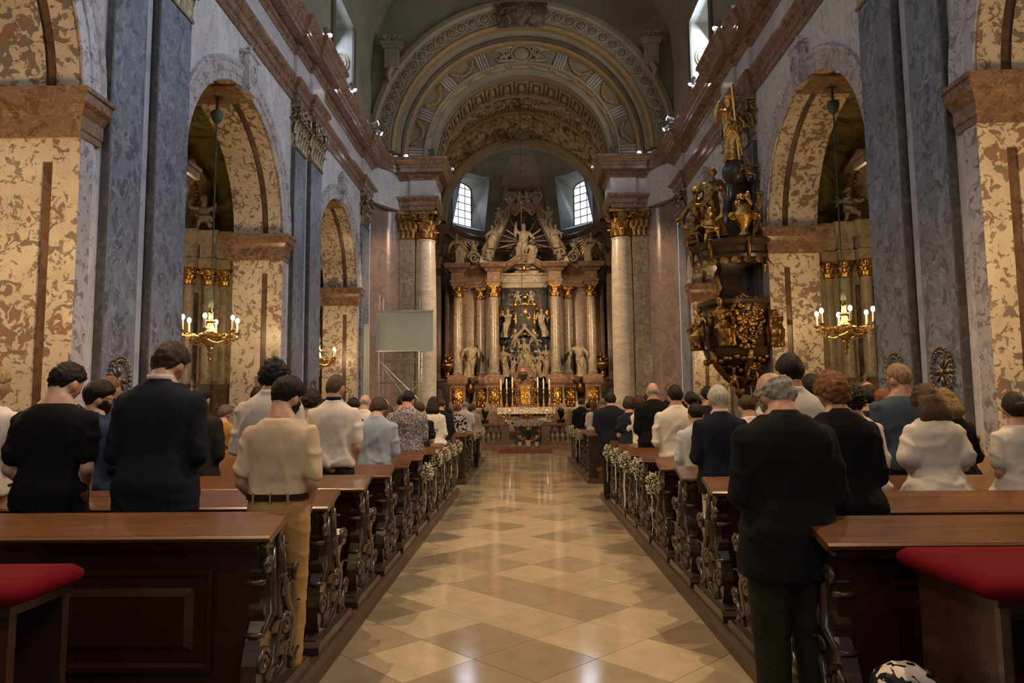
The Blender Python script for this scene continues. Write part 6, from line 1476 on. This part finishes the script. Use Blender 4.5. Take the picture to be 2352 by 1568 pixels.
# ------------------------------------------------------------------ pulpit on the right pier
PU = thing('pulpit', 'dark walnut pulpit with gilded figures and tall canopy on the right pier', 'pulpit', (5.45, 18.05, 0))
def pul(mb, name, mat, smooth='auto', par=None): return mb.build(name, mat, par or PU, smooth)
def oct_(prof, n=24, sx=1.0, sy=1.0, c=(0, 0, 0)): return MB().lathe(prof, c, n, sx, sy)
pul(oct_([(.98, 4.06), (1.02, 4.10), (1.02, 4.18), (.96, 4.22), (.90, 4.22), (.90, 4.08)], 24), 'rim', M_WOODPUL)
pul(oct_([(.78, 3.05), (.86, 3.15), (.90, 3.4), (.86, 3.9), (.92, 4.08)], 24), 'body', M_WOODPUL)
pul(oct_([(.06, 2.0), (.14, 2.1), (.22, 2.25), (.40, 2.45), (.62, 2.62), (.80, 2.75), (.88, 2.92), (.90, 3.0), (.84, 3.05)], 24), 'corbel', M_WOODPUL)
mb = MB(); rr = random.Random(12)
for k in range(90):
    a = 2*pi*k/90; q = rr.uniform(.85, 1.15); mb.ell((-.1+.40*cos(a)*q, -.93, 3.72+.50*sin(a)*q), (rr.uniform(.03, .06),)*3, 6, 5)
for k in range(60): mb.ell((-.1+rr.uniform(-.28, .28), -.91, 3.72+rr.uniform(-.38, .38)), (rr.uniform(.04, .09), .05, rr.uniform(.04, .10)), 7, 5)
for k in range(20): mb.ell((-.1+rr.uniform(-.2, .2), -.94, 3.18-rr.uniform(-.1, .2)), (.07, .05, .07), 6, 5)
pul(mb, 'gilt_medallion', M_GOLDDK, True)
mb = MB()
for k in range(22):
    a = pi+pi*k/21; 
    for z, r in ((2.72, .86), (2.5, .55), (2.3, .36)): mb.ell((r*cos(a)+rr.uniform(-.03, .03), r*sin(a), z+rr.uniform(-.06, .06)), (rr.uniform(.04, .09),)*3, 6, 5)
for a in (pi*1.15, pi*1.5, pi*1.85):
    mb.tube([(.92*cos(a), .92*sin(a), 2.95), (.75*cos(a), .75*sin(a), 2.6), (.40*cos(a), .40*sin(a), 2.25), (.1*cos(a), .1*sin(a), 2.05)], [.08, .10, .08, .05], 7)
pul(mb, 'gilt_garlands', M_GOLDDK, True)
mb = MB(); mb.tube([(0, 0, 2.1), (0, 0, 1.9), (0, 0, 1.75)], [.12, .16, .03], 8); pul(mb, 'pendant', M_GOLDDK, True)
# rear panel with curtain carving, canopy
mb = MB(); mb.prism([(-.42, 4.1), (.40, 4.1), (.34, 5.2), (-.36, 5.2)], 'y', .15, .35); pul(mb, 'back_board', M_WOODDK)
mb = MB()
for s in (-1, 1): mb.tube([(s*.40, .1, 5.15), (s*.52, .0, 4.85), (s*.40, .05, 4.6), (s*.55, .0, 4.3), (s*.46, .0, 4.18)], [.05, .10, .08, .11, .04], 7)
pul(mb, 'curtain_carving', M_GOLDDK, True)
pul(oct_([(.3, 5.42), (.85, 5.46), (1.02, 5.50), (1.05, 5.58), (.96, 5.66), (1.0, 5.78), (1.10, 5.84), (1.16, 5.92), (1.14, 5.98), (.9, 6.04), (.5, 6.1), (.0, 6.12)], 28, c=(0, 0, -.3)), 'canopy', M_WOODPUL)
mb = MB()
for k in range(13):
    a = pi*.95+pi*1.1*k/12; leaf(mb, (1.02*cos(a), 1.02*sin(a), 5.52), (cos(a), sin(a), 0), (0, 0, -1), .20, .22, .03); 
    if k % 3 == 0: mb.tube([(1.14*cos(a), 1.14*sin(a), 5.98), (1.10*cos(a), 1.10*sin(a), 5.75), (1.06*cos(a), 1.06*sin(a), 5.45)], [.07, .06, .03], 6)
mb.xf(Matrix.Translation((0, 0, -.3))); pul(mb, 'gilt_fringe', M_GOLDDK, True)
pul(oct_([(.60, 5.75), (.50, 6.3), (.40, 6.55), (.42, 6.62), (.38, 7.0), (.34, 7.3), (.28, 7.5), (.0, 7.55)], 16, c=(.15, .15, 0)), 'canopy_crown', M_WOODDK)
mb = MB(); mb.ell((.05, -.05, 7.62), (.34, .32, .34), 16, 10); pul(mb, 'dark_globe', M_ALTDK, True)
v = MB().lathe([(.14, 6.0), (.18, 6.04), (.08, 6.14), (.10, 6.22), (.24, 6.48), (.26, 6.58), (.16, 6.68), (.20, 6.76)], (-.05, -.92, 0), 14)
for k in range(18): v.ell((-.05+rr.uniform(-.16, .16), -.92+rr.uniform(-.1, .1), 6.74+rr.uniform(0, .34)), (.06, .06, .08), 6, 5)
for s in (-1, 1): volute(v, (-.05+s*.28, -.95, 6.5), (s, 0, 0), (0, 0, 1), .10, .03)
v.xf(Matrix.Translation((0, 0, -.3))); pul(v, 'gilt_urn', M_GOLD, True)
def pfig(name, mb, loc, rz, mat=M_GOLD, vox=.022): 
    o = fused(mb, name, mat, vox, 1, PU, lump(3), loc, rz); return o
pfig('church_figure', statue_mesh(41, 1.75, ((.40, -.1, 1.05), (-.42, -.12, 1.5)), .06, .1, amp=.04), (-.02, -.05, 7.9), .25)
mb = MB(); mb.tube([(.15, -.2, 7.75), (.0, -.24, 9.9)], .045, 5); mb.tube([(-.2, -.235, 9.55), (.26, -.2, 9.62)], .04, 5); pul(mb, 'gilt_cross', M_GOLD, False)
pfig('angel_figure', statue_mesh(42, 1.85, ((.2, -.35, 1.1), (-.45, -.2, 1.2)), .12, .2, amp=.04), (-.62, -.45, 5.80), -.5, M_GOLDDK)
pfig('angel_figure', statue_mesh(43, 1.85, ((.38, -.3, 1.2), (-.2, -.3, 1.0)), .10, .4, amp=.04), (.62, -.42, 5.78), .4, M_GOLDDK)
pfig('angel_figure', statue_mesh(44, 1.55, ((.3, -.3, 1.2), (-.4, -.2, 1.0)), .10, .3, seated=True, amp=.04), (-1.02, -.05, 5.72), -1.0, M_GOLDDK)
pfig('cherub', putto_mesh(45, .85, 0), (-.80, -.72, 5.66), -.3, M_GOLD); pfig('cherub', putto_mesh(46, .75, 0), (-1.15, -.45, 5.62), -.9, M_GOLDDK)
pfig('cherub', putto_mesh(47, .60, 1), (.25, -.50, 7.25), .2, M_GOLDDK)
pfig('reclining_angel', statue_mesh(48, 1.3, ((-.1, -.4, 1.5), (-.35, -.2, 1.2)), .15, -.2, amp=.05), (.72, -.52, 4.2), .5, M_GOLD)
pfig('evangelist_figure', statue_mesh(49, 1.25, ((.25, -.35, 1.1), (-.3, -.3, 1.2)), .10, .3, seated=True, beard=True, amp=.04), (-.62, -.88, 3.02), -.3, M_GOLDDK)
pfig('evangelist_figure', statue_mesh(50, 1.25, ((.3, -.3, 1.0), (-.25, -.35, 1.15)), .10, .3, seated=True, beard=True, amp=.04), (.66, -.80, 3.0), .4, M_GOLDDK)
pfig('evangelist_figure', statue_mesh(51, 1.10, ((.6, -.1, 1.15), (-.2, -.3, 1.0)), .10, .2, seated=True, amp=.04), (-1.08, -.28, 2.98), -1.2, M_GOLDDK)
pfig('cherub', putto_mesh(52, .70, 0), (.10, -.68, 2.22), .1, M_GOLDDK); pfig('cherub', putto_mesh(53, .5, 1), (-.3, -.45, 2.0), -.3, M_GOLDDK)
mb = MB(); mb.box(.35, .55, -.3, .5, 2.2, 6.0); pul(mb, 'wall_bracket', M_WOODDK, False)

# ------------------------------------------------------------------ side altars in the chapels
M_SIDEALT = marble('marble_side_altar', (0.50, 0.42, 0.31), [((0.36, 0.29, 0.21), 4.0, 0.48, 0.6, 1.2)], [((0.3, 0.24, 0.18), 2.0, 0.01, 1.4)], 0.3, seed=31)
def side_altar(s, y, label):
    A = thing('side_altar', label, 'altar', (s*9.0, y, 0))
    mb = MB(); mb.box(-1.15, 1.15, -.5, .4, 0, 1.0); mb.box(-1.2, 1.2, -.56, .4, 1.0, 1.1); mb.build('altar_table', M_ALTRED, A)
    mb = MB(); mb.box(-1.6, 1.5, -.1, .4, 1.1, 4.7); mb.build('back_wall', M_SIDEALT, A)
    mb = MB(); mb.box(-.5, .5, -.14, -.05, 2.0, 4.2); mb.build('altar_painting', M_FRES2, A)
    for x, yy in ((-1.16, -.02), (-.80, -.20), (-.36, -.40), (.36, -.40), (.80, -.20)):
        x *= s
        MB().box(x-.2, x+.2, yy-.2, yy+.2, 1.1, 2.05).build('pedestal', M_ALTRED, A)
        c = MB().lathe([(.18, 2.05), (.19, 2.12), (.15, 2.18), (.155, 3.2), (.14, 4.35)], (x, yy, 0), 14).build('column', M_SIDEALT, A, 'auto')
        k = capital_round(.145, .40); k.xf(Matrix.Translation((x, yy, 4.35))); k.build('capital', M_GOLD, c, 'auto')
        mb = MB(); mb.loft([[(x-e_, yy-e_, z), (x+e_, yy-e_, z), (x+e_, .4, z), (x-e_, .4, z)] for z, e_ in ((4.75, .2), (4.95, .2), (4.97, .24), (5.0, .18), (5.3, .18), (5.35, .24), (5.5, .32), (5.58, .34), (5.62, .34))]); mb.build('entablature_block', M_SIDEALT, A)
    mb = MB(); mb.loft([[(-1.6, -.12-e_, z), (1.5, -.12-e_, z), (1.5, .4, z), (-1.6, .4, z)] for z, e_ in ((4.75, 0), (5.0, .0), (5.3, 0), (5.4, .08), (5.55, .16), (5.62, .16))]); mb.build('entablature', M_SIDEALT, A)
    mb = MB(); mb.prism([(-.7, 5.62), (.7, 5.62), (.5, 6.3), (.55, 7.0), (.2, 7.5), (-.2, 7.5), (-.55, 7.0), (-.5, 6.3)], 'y', .0, .35); mb.build('gable', M_SIDEALT, A)
    mb = MB(); rr = random.Random(5)
    for k in range(26): mb.ell((.34*cos(k*2*pi/26), -.05, 6.6+.42*sin(k*2*pi/26)), (.05, .05, .05), 6, 5)
    mb.build('gilt_wreath', M_GOLD, A, True)
    A.scale = (1, 1, 1.105)
    return A
for s, nm in ((-1, 'left'), (1, 'right')):
    side_altar(s, 18.25, 'side altar with marble columns in the second %s chapel' % nm); side_altar(s, 25.75, 'side altar with marble columns in the far %s chapel' % nm)
    for q, w_ in ((-1, 'outer'), (1, 'inner')):
        x = s*9.0 - q*s*0.70
        statue('putto', 'stone cherub on the %s end of the %s chapel altar cornice' % (w_, nm), 'statue', putto_mesh(80+q+s*3, .95, 1), M_STONEW, (x, 17.85, 6.22), .2*q, .022, group='chapel altar cherubs')
        statue('saint_statue', 'small pale saint statue at the %s side of the %s chapel altar' % (w_, nm), 'statue', statue_mesh(84+q+s, 1.15, ((.3, -.2, 1.2), (-.3, -.2, 1.1)), .08, .2), M_STONEW, (s*9.0-q*s*.60, 17.62, 1.22), .1*q, .024, group='chapel altar saints')

# ------------------------------------------------------------------ scaffold tower and projection screen on the left
sc = thing('scaffold_tower', 'aluminium scaffold tower beside the left chancel column', 'scaffold', (-4.55, 26.1, 0))
def bar(a, b, r=.022, nm='tube'): MB().tube([a, b], r, 6).build(nm, M_ALU, sc)
for x in (-.78, .70):
    for y in (-.35, .35): bar((x, y, .05), (x, y, 5.75 if x < 0 else 5.6), .026, 'upright')
    for k in range(18): bar((x, -.35, .35+k*.31), (x, .35, .35+k*.31), .016, 'rung')
for y in (-.35, .35):
    for z in (.9, 2.55, 3.4): bar((-.78, y, z), (.70, y, z), .02, 'ledger')
    bar((-.78, y, 3.35), (.70, y, 1.9) if y < 0 else (.70, y, 3.3), .02, 'brace'); bar((-.78, y, 1.0), (.70, y, 2.5) if y < 0 else (.7, y, 1.1), .02, 'brace')
bar((-.78, -.35, 3.3), (.70, .35, 1.2), .02, 'brace'); bar((.45, -.35, 5.0), (.72, -.35, 5.25), .02, 'brace'); bar((-.78, -.35, 5.2), (-.6, -.35, 5.05), .02, 'brace')
for x in (-.78, .70):
    for y in (-.35, .35): MB().lathe([(0, 0), (.07, 0), (.07, .05), (.02, .06)], (x, y, 0), 8).build('foot', M_IRON, sc)
ps = thing('projection_screen', 'pale green projection screen hung on the scaffold tower', 'screen', (-4.45, 25.66, 3.70))
mb = MB(); mb.box(-.98, 1.12, -.01, .01, 0, 1.42); mb.build('screen_fabric', M_SCREEN, ps)
mb = MB(); mb.box(-1.0, 1.14, -.03, .05, 1.42, 1.48); mb.build('top_case', M_ALU, ps); mb = MB(); mb.box(-.98, 1.12, -.02, .02, -.03, 0); mb.build('bottom_bar', M_ALU, ps)
lb = MB(); lb.box(-.10, .10, -.03, .03, 0, 4.6); tag(lb.build('white_board', M_SCREEN, None, False, (-5.62, 25.0, 0)), 'tall narrow pale board leaning by the far left pilaster', 'board')
# ------------------------------------------------------------------ worshippers
BLK = ('black_cotton', (0.006, 0.006, 0.007)); NAVY = ('navy_wool', (0.010, 0.013, 0.022)); BLUEJ = ('blue_wool', (0.028, 0.045, 0.085)); CHAR = ('charcoal_wool', (0.012, 0.012, 0.013)); DKBR = ('dark_brown_wool', (0.022, 0.017, 0.014))
WHT = ('white_cotton', (0.66, 0.60, 0.52)); CRM = ('cream_jersey', (0.60, 0.47, 0.31)); LBL = ('pale_blue_stripe', (0.34, 0.40, 0.50), 0.85, 0.06, 0.25, 'stripe'); FLO = ('blue_floral_print', (0.4, 0.4, 0.4), 0.85, 0.05, 0.2, 'floral'); BLO = ('black_white_blotch', (0.5, 0.5, 0.5), 0.85, 0.05, 0.2, 'blotch')
CHK = ('dark_check', (0.010, 0.012, 0.018), 0.85, 0.05, 0.2, 'check'); MUS = ('mustard_cotton', (0.34, 0.17, 0.035)); TEAL = ('slate_blue_cotton', (0.050, 0.075, 0.105)); PNK = ('dusty_pink', (0.28, 0.14, 0.11)); GRY = ('grey_tweed', (0.055, 0.050, 0.044)); DEN = ('pale_denim', (0.30, 0.36, 0.45))
KHA = ('khaki_twill', (0.42, 0.26, 0.105)); OLI = ('olive_cargo', (0.020, 0.020, 0.014)); DKT = ('dark_trousers', (0.012, 0.013, 0.017)); JEAN = ('dark_jeans', (0.02, 0.026, 0.04)); WTR = ('white_trousers', (0.60, 0.52, 0.42))
DKH = (0.012, 0.008, 0.006); BRH = (0.055, 0.028, 0.014); LBH = (0.14, 0.075, 0.032); GRH = (0.30, 0.27, 0.23); WHH = (0.46, 0.42, 0.36); BLH = (0.34, 0.23, 0.10); RDH = (0.17, 0.07, 0.025)
SHORT = dict(th=.014, nape=-.90, side=.02, taper=.25); BUZZ = dict(th=.005, nape=-.88, side=.02); THICK = dict(th=.022, side=-.10, taper=.5, nape=-.92, curl=.006, freq=4); CURLY = dict(th=.026, nape=-.90, curl=.022, freq=8); BALD = dict(th=.003, nape=-.88, bald=.35, side=-.1); BOB = dict(th=.026, nape=-1.1, side=-.75, front=.4, curl=.014, freq=6); PULL = dict(th=.012, nape=-.90)
LONG = dict(th=.022, nape=-1.1, side=-.6, front=.45, curl=.010)
def who(label, u, v, d, **kw):
    """u: middle of the shoulders, v: top of the head in the photograph, d: distance of the pew row along the nave"""
    p = at(u, v, y=d); kw.setdefault('seed', int(u) % 17); kw.setdefault('det', 0 if d < 6.1 else 1 if d < 11 else 2); hx = kw.pop('dx', 0)
    return person(label, p.x, d, p.z, **kw)
# left side
who('bearded young man in a cream t-shirt, khaki trousers and tan shoes at the aisle', 648, 858, 4.12, top='tee', tcol=CRM, bcol=KHA, hair=dict(th=.016, nape=-.90, side=.02, top=.014, curl=.004, taper=.2), hcol=DKH, beard=(.02, .012, .008), bow=.42, turn=.35, arms='low', belt=True, bw=1.0, extra=('tan',), z0=.10, hem=1.0, lean=.02, yaw=.05)
who('tall man in a navy suit with thick brown hair, near left', 372, 778, 4.25, top='jacket', tcol=NAVY, hair=THICK, hcol=(.035, .020, .012), bow=.45, turn=.25, collar=WHT, bw=1.04, arms='clasp')
who('broad man in a black t-shirt, near left', 133, 828, 4.3, top='tee', tcol=BLK, bcol=('rust_trousers', (.12, .05, .02)), hair=dict(th=.018, nape=-.88, side=.02, curl=.010, freq=7, taper=.3), hcol=DKH, skn=SKIN3, bow=.40, turn=.35, bw=1.10, arms='low', hem=.82)
who('fair-haired man in a white t-shirt cut by the left edge', -28, 838, 4.75, top='tee', tcol=WHT, hair=SHORT, hcol=BLH, turn=.5, bow=.2, bw=1.05, hem=.9)
who('person in a pale denim shirt at the far left edge', -92, 880, 4.2, top='shirt', tcol=DEN, hair=SHORT, hcol=BRH, bow=.3)
who('bearded man with glasses in a blue jacket, near left', 218, 870, 5.3, top='jacket', tcol=BLUEJ, hair=dict(th=.02, nape=-.90, side=.04, top=.018, taper=.2), hcol=DKH, beard=(.02, .013, .009), glasses=True, turn=.75, bow=.12, yaw=.2)
who('ruddy man with cropped ginger hair in a grey jacket behind the glasses wearer', 246, 862, 6.3, top='jacket', tcol=GRY, hair=BUZZ, hcol=(.16, .08, .04), skn=(.48, .23, .15), turn=.5, bow=.1, collar=LBL)
who('person in a dark brown coat right behind the navy suit', 452, 884, 6.3, top='coat', tcol=DKBR, hair=SHORT, hcol=DKH)
who('tall curly-haired man in a white shirt behind the cream t-shirt', 622, 815, 5.35, top='shirt', tcol=('pale_grey_shirt', (.56, .51, .47)), hair=CURLY, hcol=(.008, .006, .005), bow=.3, arms='clasp', dx=20, turn=.1, bw=1.02)
who('woman with pinned-up hair in a mustard top and shoulder strap', 512, 928, 9.3, top='blouse', tcol=MUS, fem=True, hair=dict(th=.02, nape=-.88, curl=.012), hcol=(.12, .08, .05), turn=.5, bow=.35, sleeve=.36, extra=('strap',))
who('man with buzz cut and glasses in a white polo shirt', 768, 858, 6.4, top='polo', tcol=WHT, hair=BUZZ, hcol=(.08, .05, .03), glasses=True, turn=.35, bow=.15, arms='low', bcol=DKT, hem=.93, collar=NAVY)
who('curly dark-haired woman in a dusty pink top', 712, 890, 7.35, top='tee', tcol=PNK, fem=True, hair=CURLY, hcol=(.02, .012, .01), bow=.3)
who('dark-haired woman with ponytail behind the white polo', 744, 914, 8.4, top='blouse', tcol=CHAR, fem=True, hair=PULL, hcol=DKH, bow=.3)
who('dark-haired man glimpsed left of the white shirt', 588, 886, 8.4, top='shirt', tcol=WHT, hair=SHORT, hcol=DKH)
who('man in a pale blue striped shirt bowing deeply', 862, 911, 7.4, top='shirt', tcol=LBL, hair=dict(th=.026, nape=-.92, curl=.008), hcol=(.05, .03, .018), bow=.65, turn=.25, lean=.16, bw=1.05, hem=.95, bcol=WTR)
who('man in a blue floral shirt at the aisle', 935, 895, 9.3, top='shirt', tcol=FLO, hair=SHORT, hcol=DKH, bow=.35, turn=.2, bw=1.18, hem=.9)
who('short dark-haired man left of the striped shirt', 808, 911, 8.4, top='shirt', tcol=CHAR, hair=SHORT, hcol=DKH)
who('bald man behind the striped shirt', 836, 906, 9.4, top='shirt', tcol=WHT, hair=BALD, hcol=GRH, skn=(.50, .27, .19))
who('woman with straight brown hair left of the floral shirt', 888, 928, 10.3, top='blouse', tcol=PNK, fem=True, hair=LONG, hcol=BRH, long=(.30, .09))
who('balding man in a light blue shirt near the scaffold', 882, 916, 12.4, top='shirt', tcol=LBL, hair=BALD, hcol=GRH, skn=(.5, .28, .2))
who('dark-haired man in white left behind the floral shirt', 922, 906, 10.6, top='shirt', tcol=WHT, hair=SHORT, hcol=DKH)
who('brown-haired boy right behind the floral shirt', 963, 922, 10.4, top='tee', tcol=CHAR, hair=SHORT, hcol=BRH)
who('woman with long dark hair in a white embroidered blouse', 994, 909, 11.5, top='blouse', tcol=WHT, fem=True, hair=LONG, hcol=DKH, long=(.34, .10), bow=.3, sleeve=1.0, extra=('band',))
who('man in a dark suit beyond the white embroidered blouse', 1012, 914, 12.7, top='jacket', tcol=NAVY, hair=SHORT, hcol=BRH)
who('woman in a black and white blotched dress', 1049, 927, 16.15, top='blouse', tcol=BLO, fem=True, bw=1.15, hair=dict(th=.024, nape=-.88, curl=.008), hcol=(.12, .07, .04), bow=.5, sleeve=.9)
who('grey-haired man in a white shirt beyond the blotched dress', 1067, 922, 17.15, top='shirt', tcol=WHT, hair=SHORT, hcol=GRH, sleeve=.36, bow=.45, bw=1.05)
who('red-haired woman in a pale cardigan, front left block', 1086, 924, 18.2, top='blouse', tcol=('pale_cardigan', (.40, .34, .28)), fem=True, hair=CURLY, hcol=RDH, sleeve=.9)
who('dark-haired woman left of the blotched dress', 1030, 935, 17.1, top='blouse', tcol=WHT, fem=True, hair=BOB, hcol=DKH)
who('grey-haired woman glimpsed between white shirt and red hair', 1074, 924, 18.2, top='blouse', tcol=CHAR, fem=True, hair=BOB, hcol=(.10, .10, .10))
# right side
who('old man with grey hair and beard in a long dark coat standing in the aisle', 1795, 855, 3.55, top='coat', tcol=('black_wool_coat', (.008, .008, .0075)), bcol=OLI, hair=dict(th=.018, nape=-.92, bald=.66, curl=.010, freq=5), hcol=GRH, beard=(.30, .27, .23), bow=.55, turn=-.35, arms='clasp', bw=1.04, z0=0.0, hem=.74, amp=.008, legw=1.3, skn=(.46, .25, .17), lean=.04, roll=-.1)
who('short-haired woman in a black cardigan behind the old man', 1922, 848, 4.12, top='jacket', tcol=BLK, fem=True, bw=1.12, hair=dict(th=.028, nape=-.92, curl=.014, freq=6), hcol=RDH, bow=.35, turn=-.1)
who('tall dark-haired man with white collar beyond the old man', 1818, 808, 5.05, top='shirt', tcol=WHT, hair=dict(th=.018, nape=-.88, side=.0, taper=.4), hcol=DKH, bow=.12, bw=1.0)
who('woman with dark curly hair in a white top', 1960, 874, 5.3, top='blouse', tcol=WHT, fem=True, hair=CURLY, hcol=(.015, .011, .009), bow=.2, sleeve=.6)
who('grey-haired man with glasses in a slate blue t-shirt', 2068, 832, 5.95, top='tee', tcol=TEAL, hair=SHORT, hcol=(.26, .17, .09), glasses=True, turn=-.5, bow=.1, bw=1.12, hem=.9)
who('woman with long brown hair in a white peplum blouse', 2138, 878, 5.0, top='blouse', tcol=WHT, fem=True, bw=1.05, hair=LONG, hcol=(.075, .042, .02), long=(.33, .10), bow=.35, turn=.1, sleeve=.34, puff=.03, arms='clasp', bcol=DKT)
who('blonde woman in a black top beyond the peplum blouse', 2178, 890, 6.0, top='blouse', tcol=BLK, fem=True, hair=LONG, hcol=(.22, .13, .05), long=(.24, .09))
who('woman with a dark bun in a white knit top at the right edge', 2338, 898, 5.05, top='blouse', tcol=('white_knit', (.62, .57, .48)), fem=True, bw=1.06, hair=PULL, hcol=(.03, .02, .014), bun=True, turn=.3, bow=.15, sleeve=.34)
who('white-haired man in a navy suit near the aisle', 1652, 882, 6.0, top='jacket', tcol=NAVY, hair=dict(th=.022, nape=-.90, side=.0, taper=.4), hcol=WHH, skn=(.50, .28, .2), collar=WHT, bow=.15, bw=1.04, bcol=WTR)
who('dark-haired boy in a pale blue shirt beside the navy suit', 1600, 924, 6.9, top='shirt', tcol=('pale_blue_cotton', (.50, .52, .52)), hair=SHORT, hcol=DKH, bow=.2)
who('dark-haired man in a white shirt, right middle rows', 1552, 882, 7.85, top='shirt', tcol=WHT, hair=dict(th=.016, nape=-.88, side=.02, taper=.3), hcol=(.014, .012, .011), bow=.12, bw=1.08, hem=.92, amp=.016)
who('bald man in a black suit, right middle rows', 1500, 879, 9.75, top='jacket', tcol=BLK, hair=BALD, hcol=GRH, skn=(.52, .29, .2), bow=.08, bw=1.06)
who('woman with long light brown hair beyond the black suit', 1546, 872, 10.7, top='blouse', tcol=BLK, fem=True, hair=LONG, hcol=LBH, long=(.36, .10))
who('woman with pinned dark hair right of the white shirt', 1590, 897, 8.9, top='blouse', tcol=CHK, fem=True, hair=PULL, hcol=DKH, bun=True)
who('woman in a dark checked dress with bobbed hair', 1446, 908, 10.8, top='dress', tcol=CHK, bottom='none', fem=True, hair=BOB, hcol=(.05, .032, .02), bow=.3, arms='clasp', hem=.6)
who('woman in a white t-shirt between checked dress and black suit', 1469, 905, 10.75, top='tee', tcol=WHT, fem=True, hair=BOB, hcol=BRH, sleeve=.33)
who('dark-haired woman left of the bald man', 1490, 902, 11.7, top='blouse', tcol=CHAR, fem=True, hair=BOB, hcol=DKH)
who('broad man in a navy suit at the end of the rear right block', 1403, 899, 11.8, top='jacket', tcol=NAVY, hair=dict(th=.026, nape=-.88, curl=.004), hcol=DKH, bow=.4, bw=1.12, hem=.7)
who('girl with very long brown hair in a white top', 1364, 919, 17.0, top='blouse', tcol=WHT, fem=True, hair=LONG, hcol=(.10, .05, .02), long=(.55, .085), sleeve=1.0)
who('dark-suited man in the front right block', 1335, 914, 18.5, top='jacket', tcol=CHAR, hair=SHORT, hcol=BRH)
who('dark-haired person beside the long-haired girl', 1352, 922, 17.8, top='jacket', tcol=CHAR, fem=True, hair=SHORT, hcol=DKH)
who('grey-haired man beyond the navy suit', 1385, 914, 16.2, top='jacket', tcol=BLUEJ, hair=SHORT, hcol=(.2, .18, .16))
who('woman with a dark bun near the pulpit', 1628, 885, 9.3, top='blouse', tcol=CHAR, fem=True, hair=PULL, hcol=DKH, bun=True)
who('dark-haired child near the pulpit', 1602, 906, 10.6, top='tee', tcol=CHAR, hair=SHORT, hcol=DKH)
who('balding man in a navy shirt near the right pilaster', 2000, 877, 8.0, top='shirt', tcol=TEAL, hair=dict(th=.006, nape=-.88, bald=.8), hcol=(.06, .04, .03), skn=SKIN2)
who('brown-haired woman left of the slate blue t-shirt', 2036, 890, 7.1, top='blouse', tcol=BLK, fem=True, hair=BOB, hcol=RDH)
who('dark-haired woman beyond the curly-haired woman', 1992, 884, 6.9, top='blouse', tcol=CHAR, fem=True, hair=PULL, hcol=DKH)
who('person in white just left of the old man', 1720, 905, 6.6, top='shirt', tcol=WHT, hair=SHORT, hcol=BRH)
who('dark-haired woman right of the tall man', 1872, 855, 6.0, top='blouse', tcol=CHAR, fem=True, hair=PULL, hcol=DKH)
# shoulder bag strap of the mustard top

bpy.data.scenes.remove(TMP)
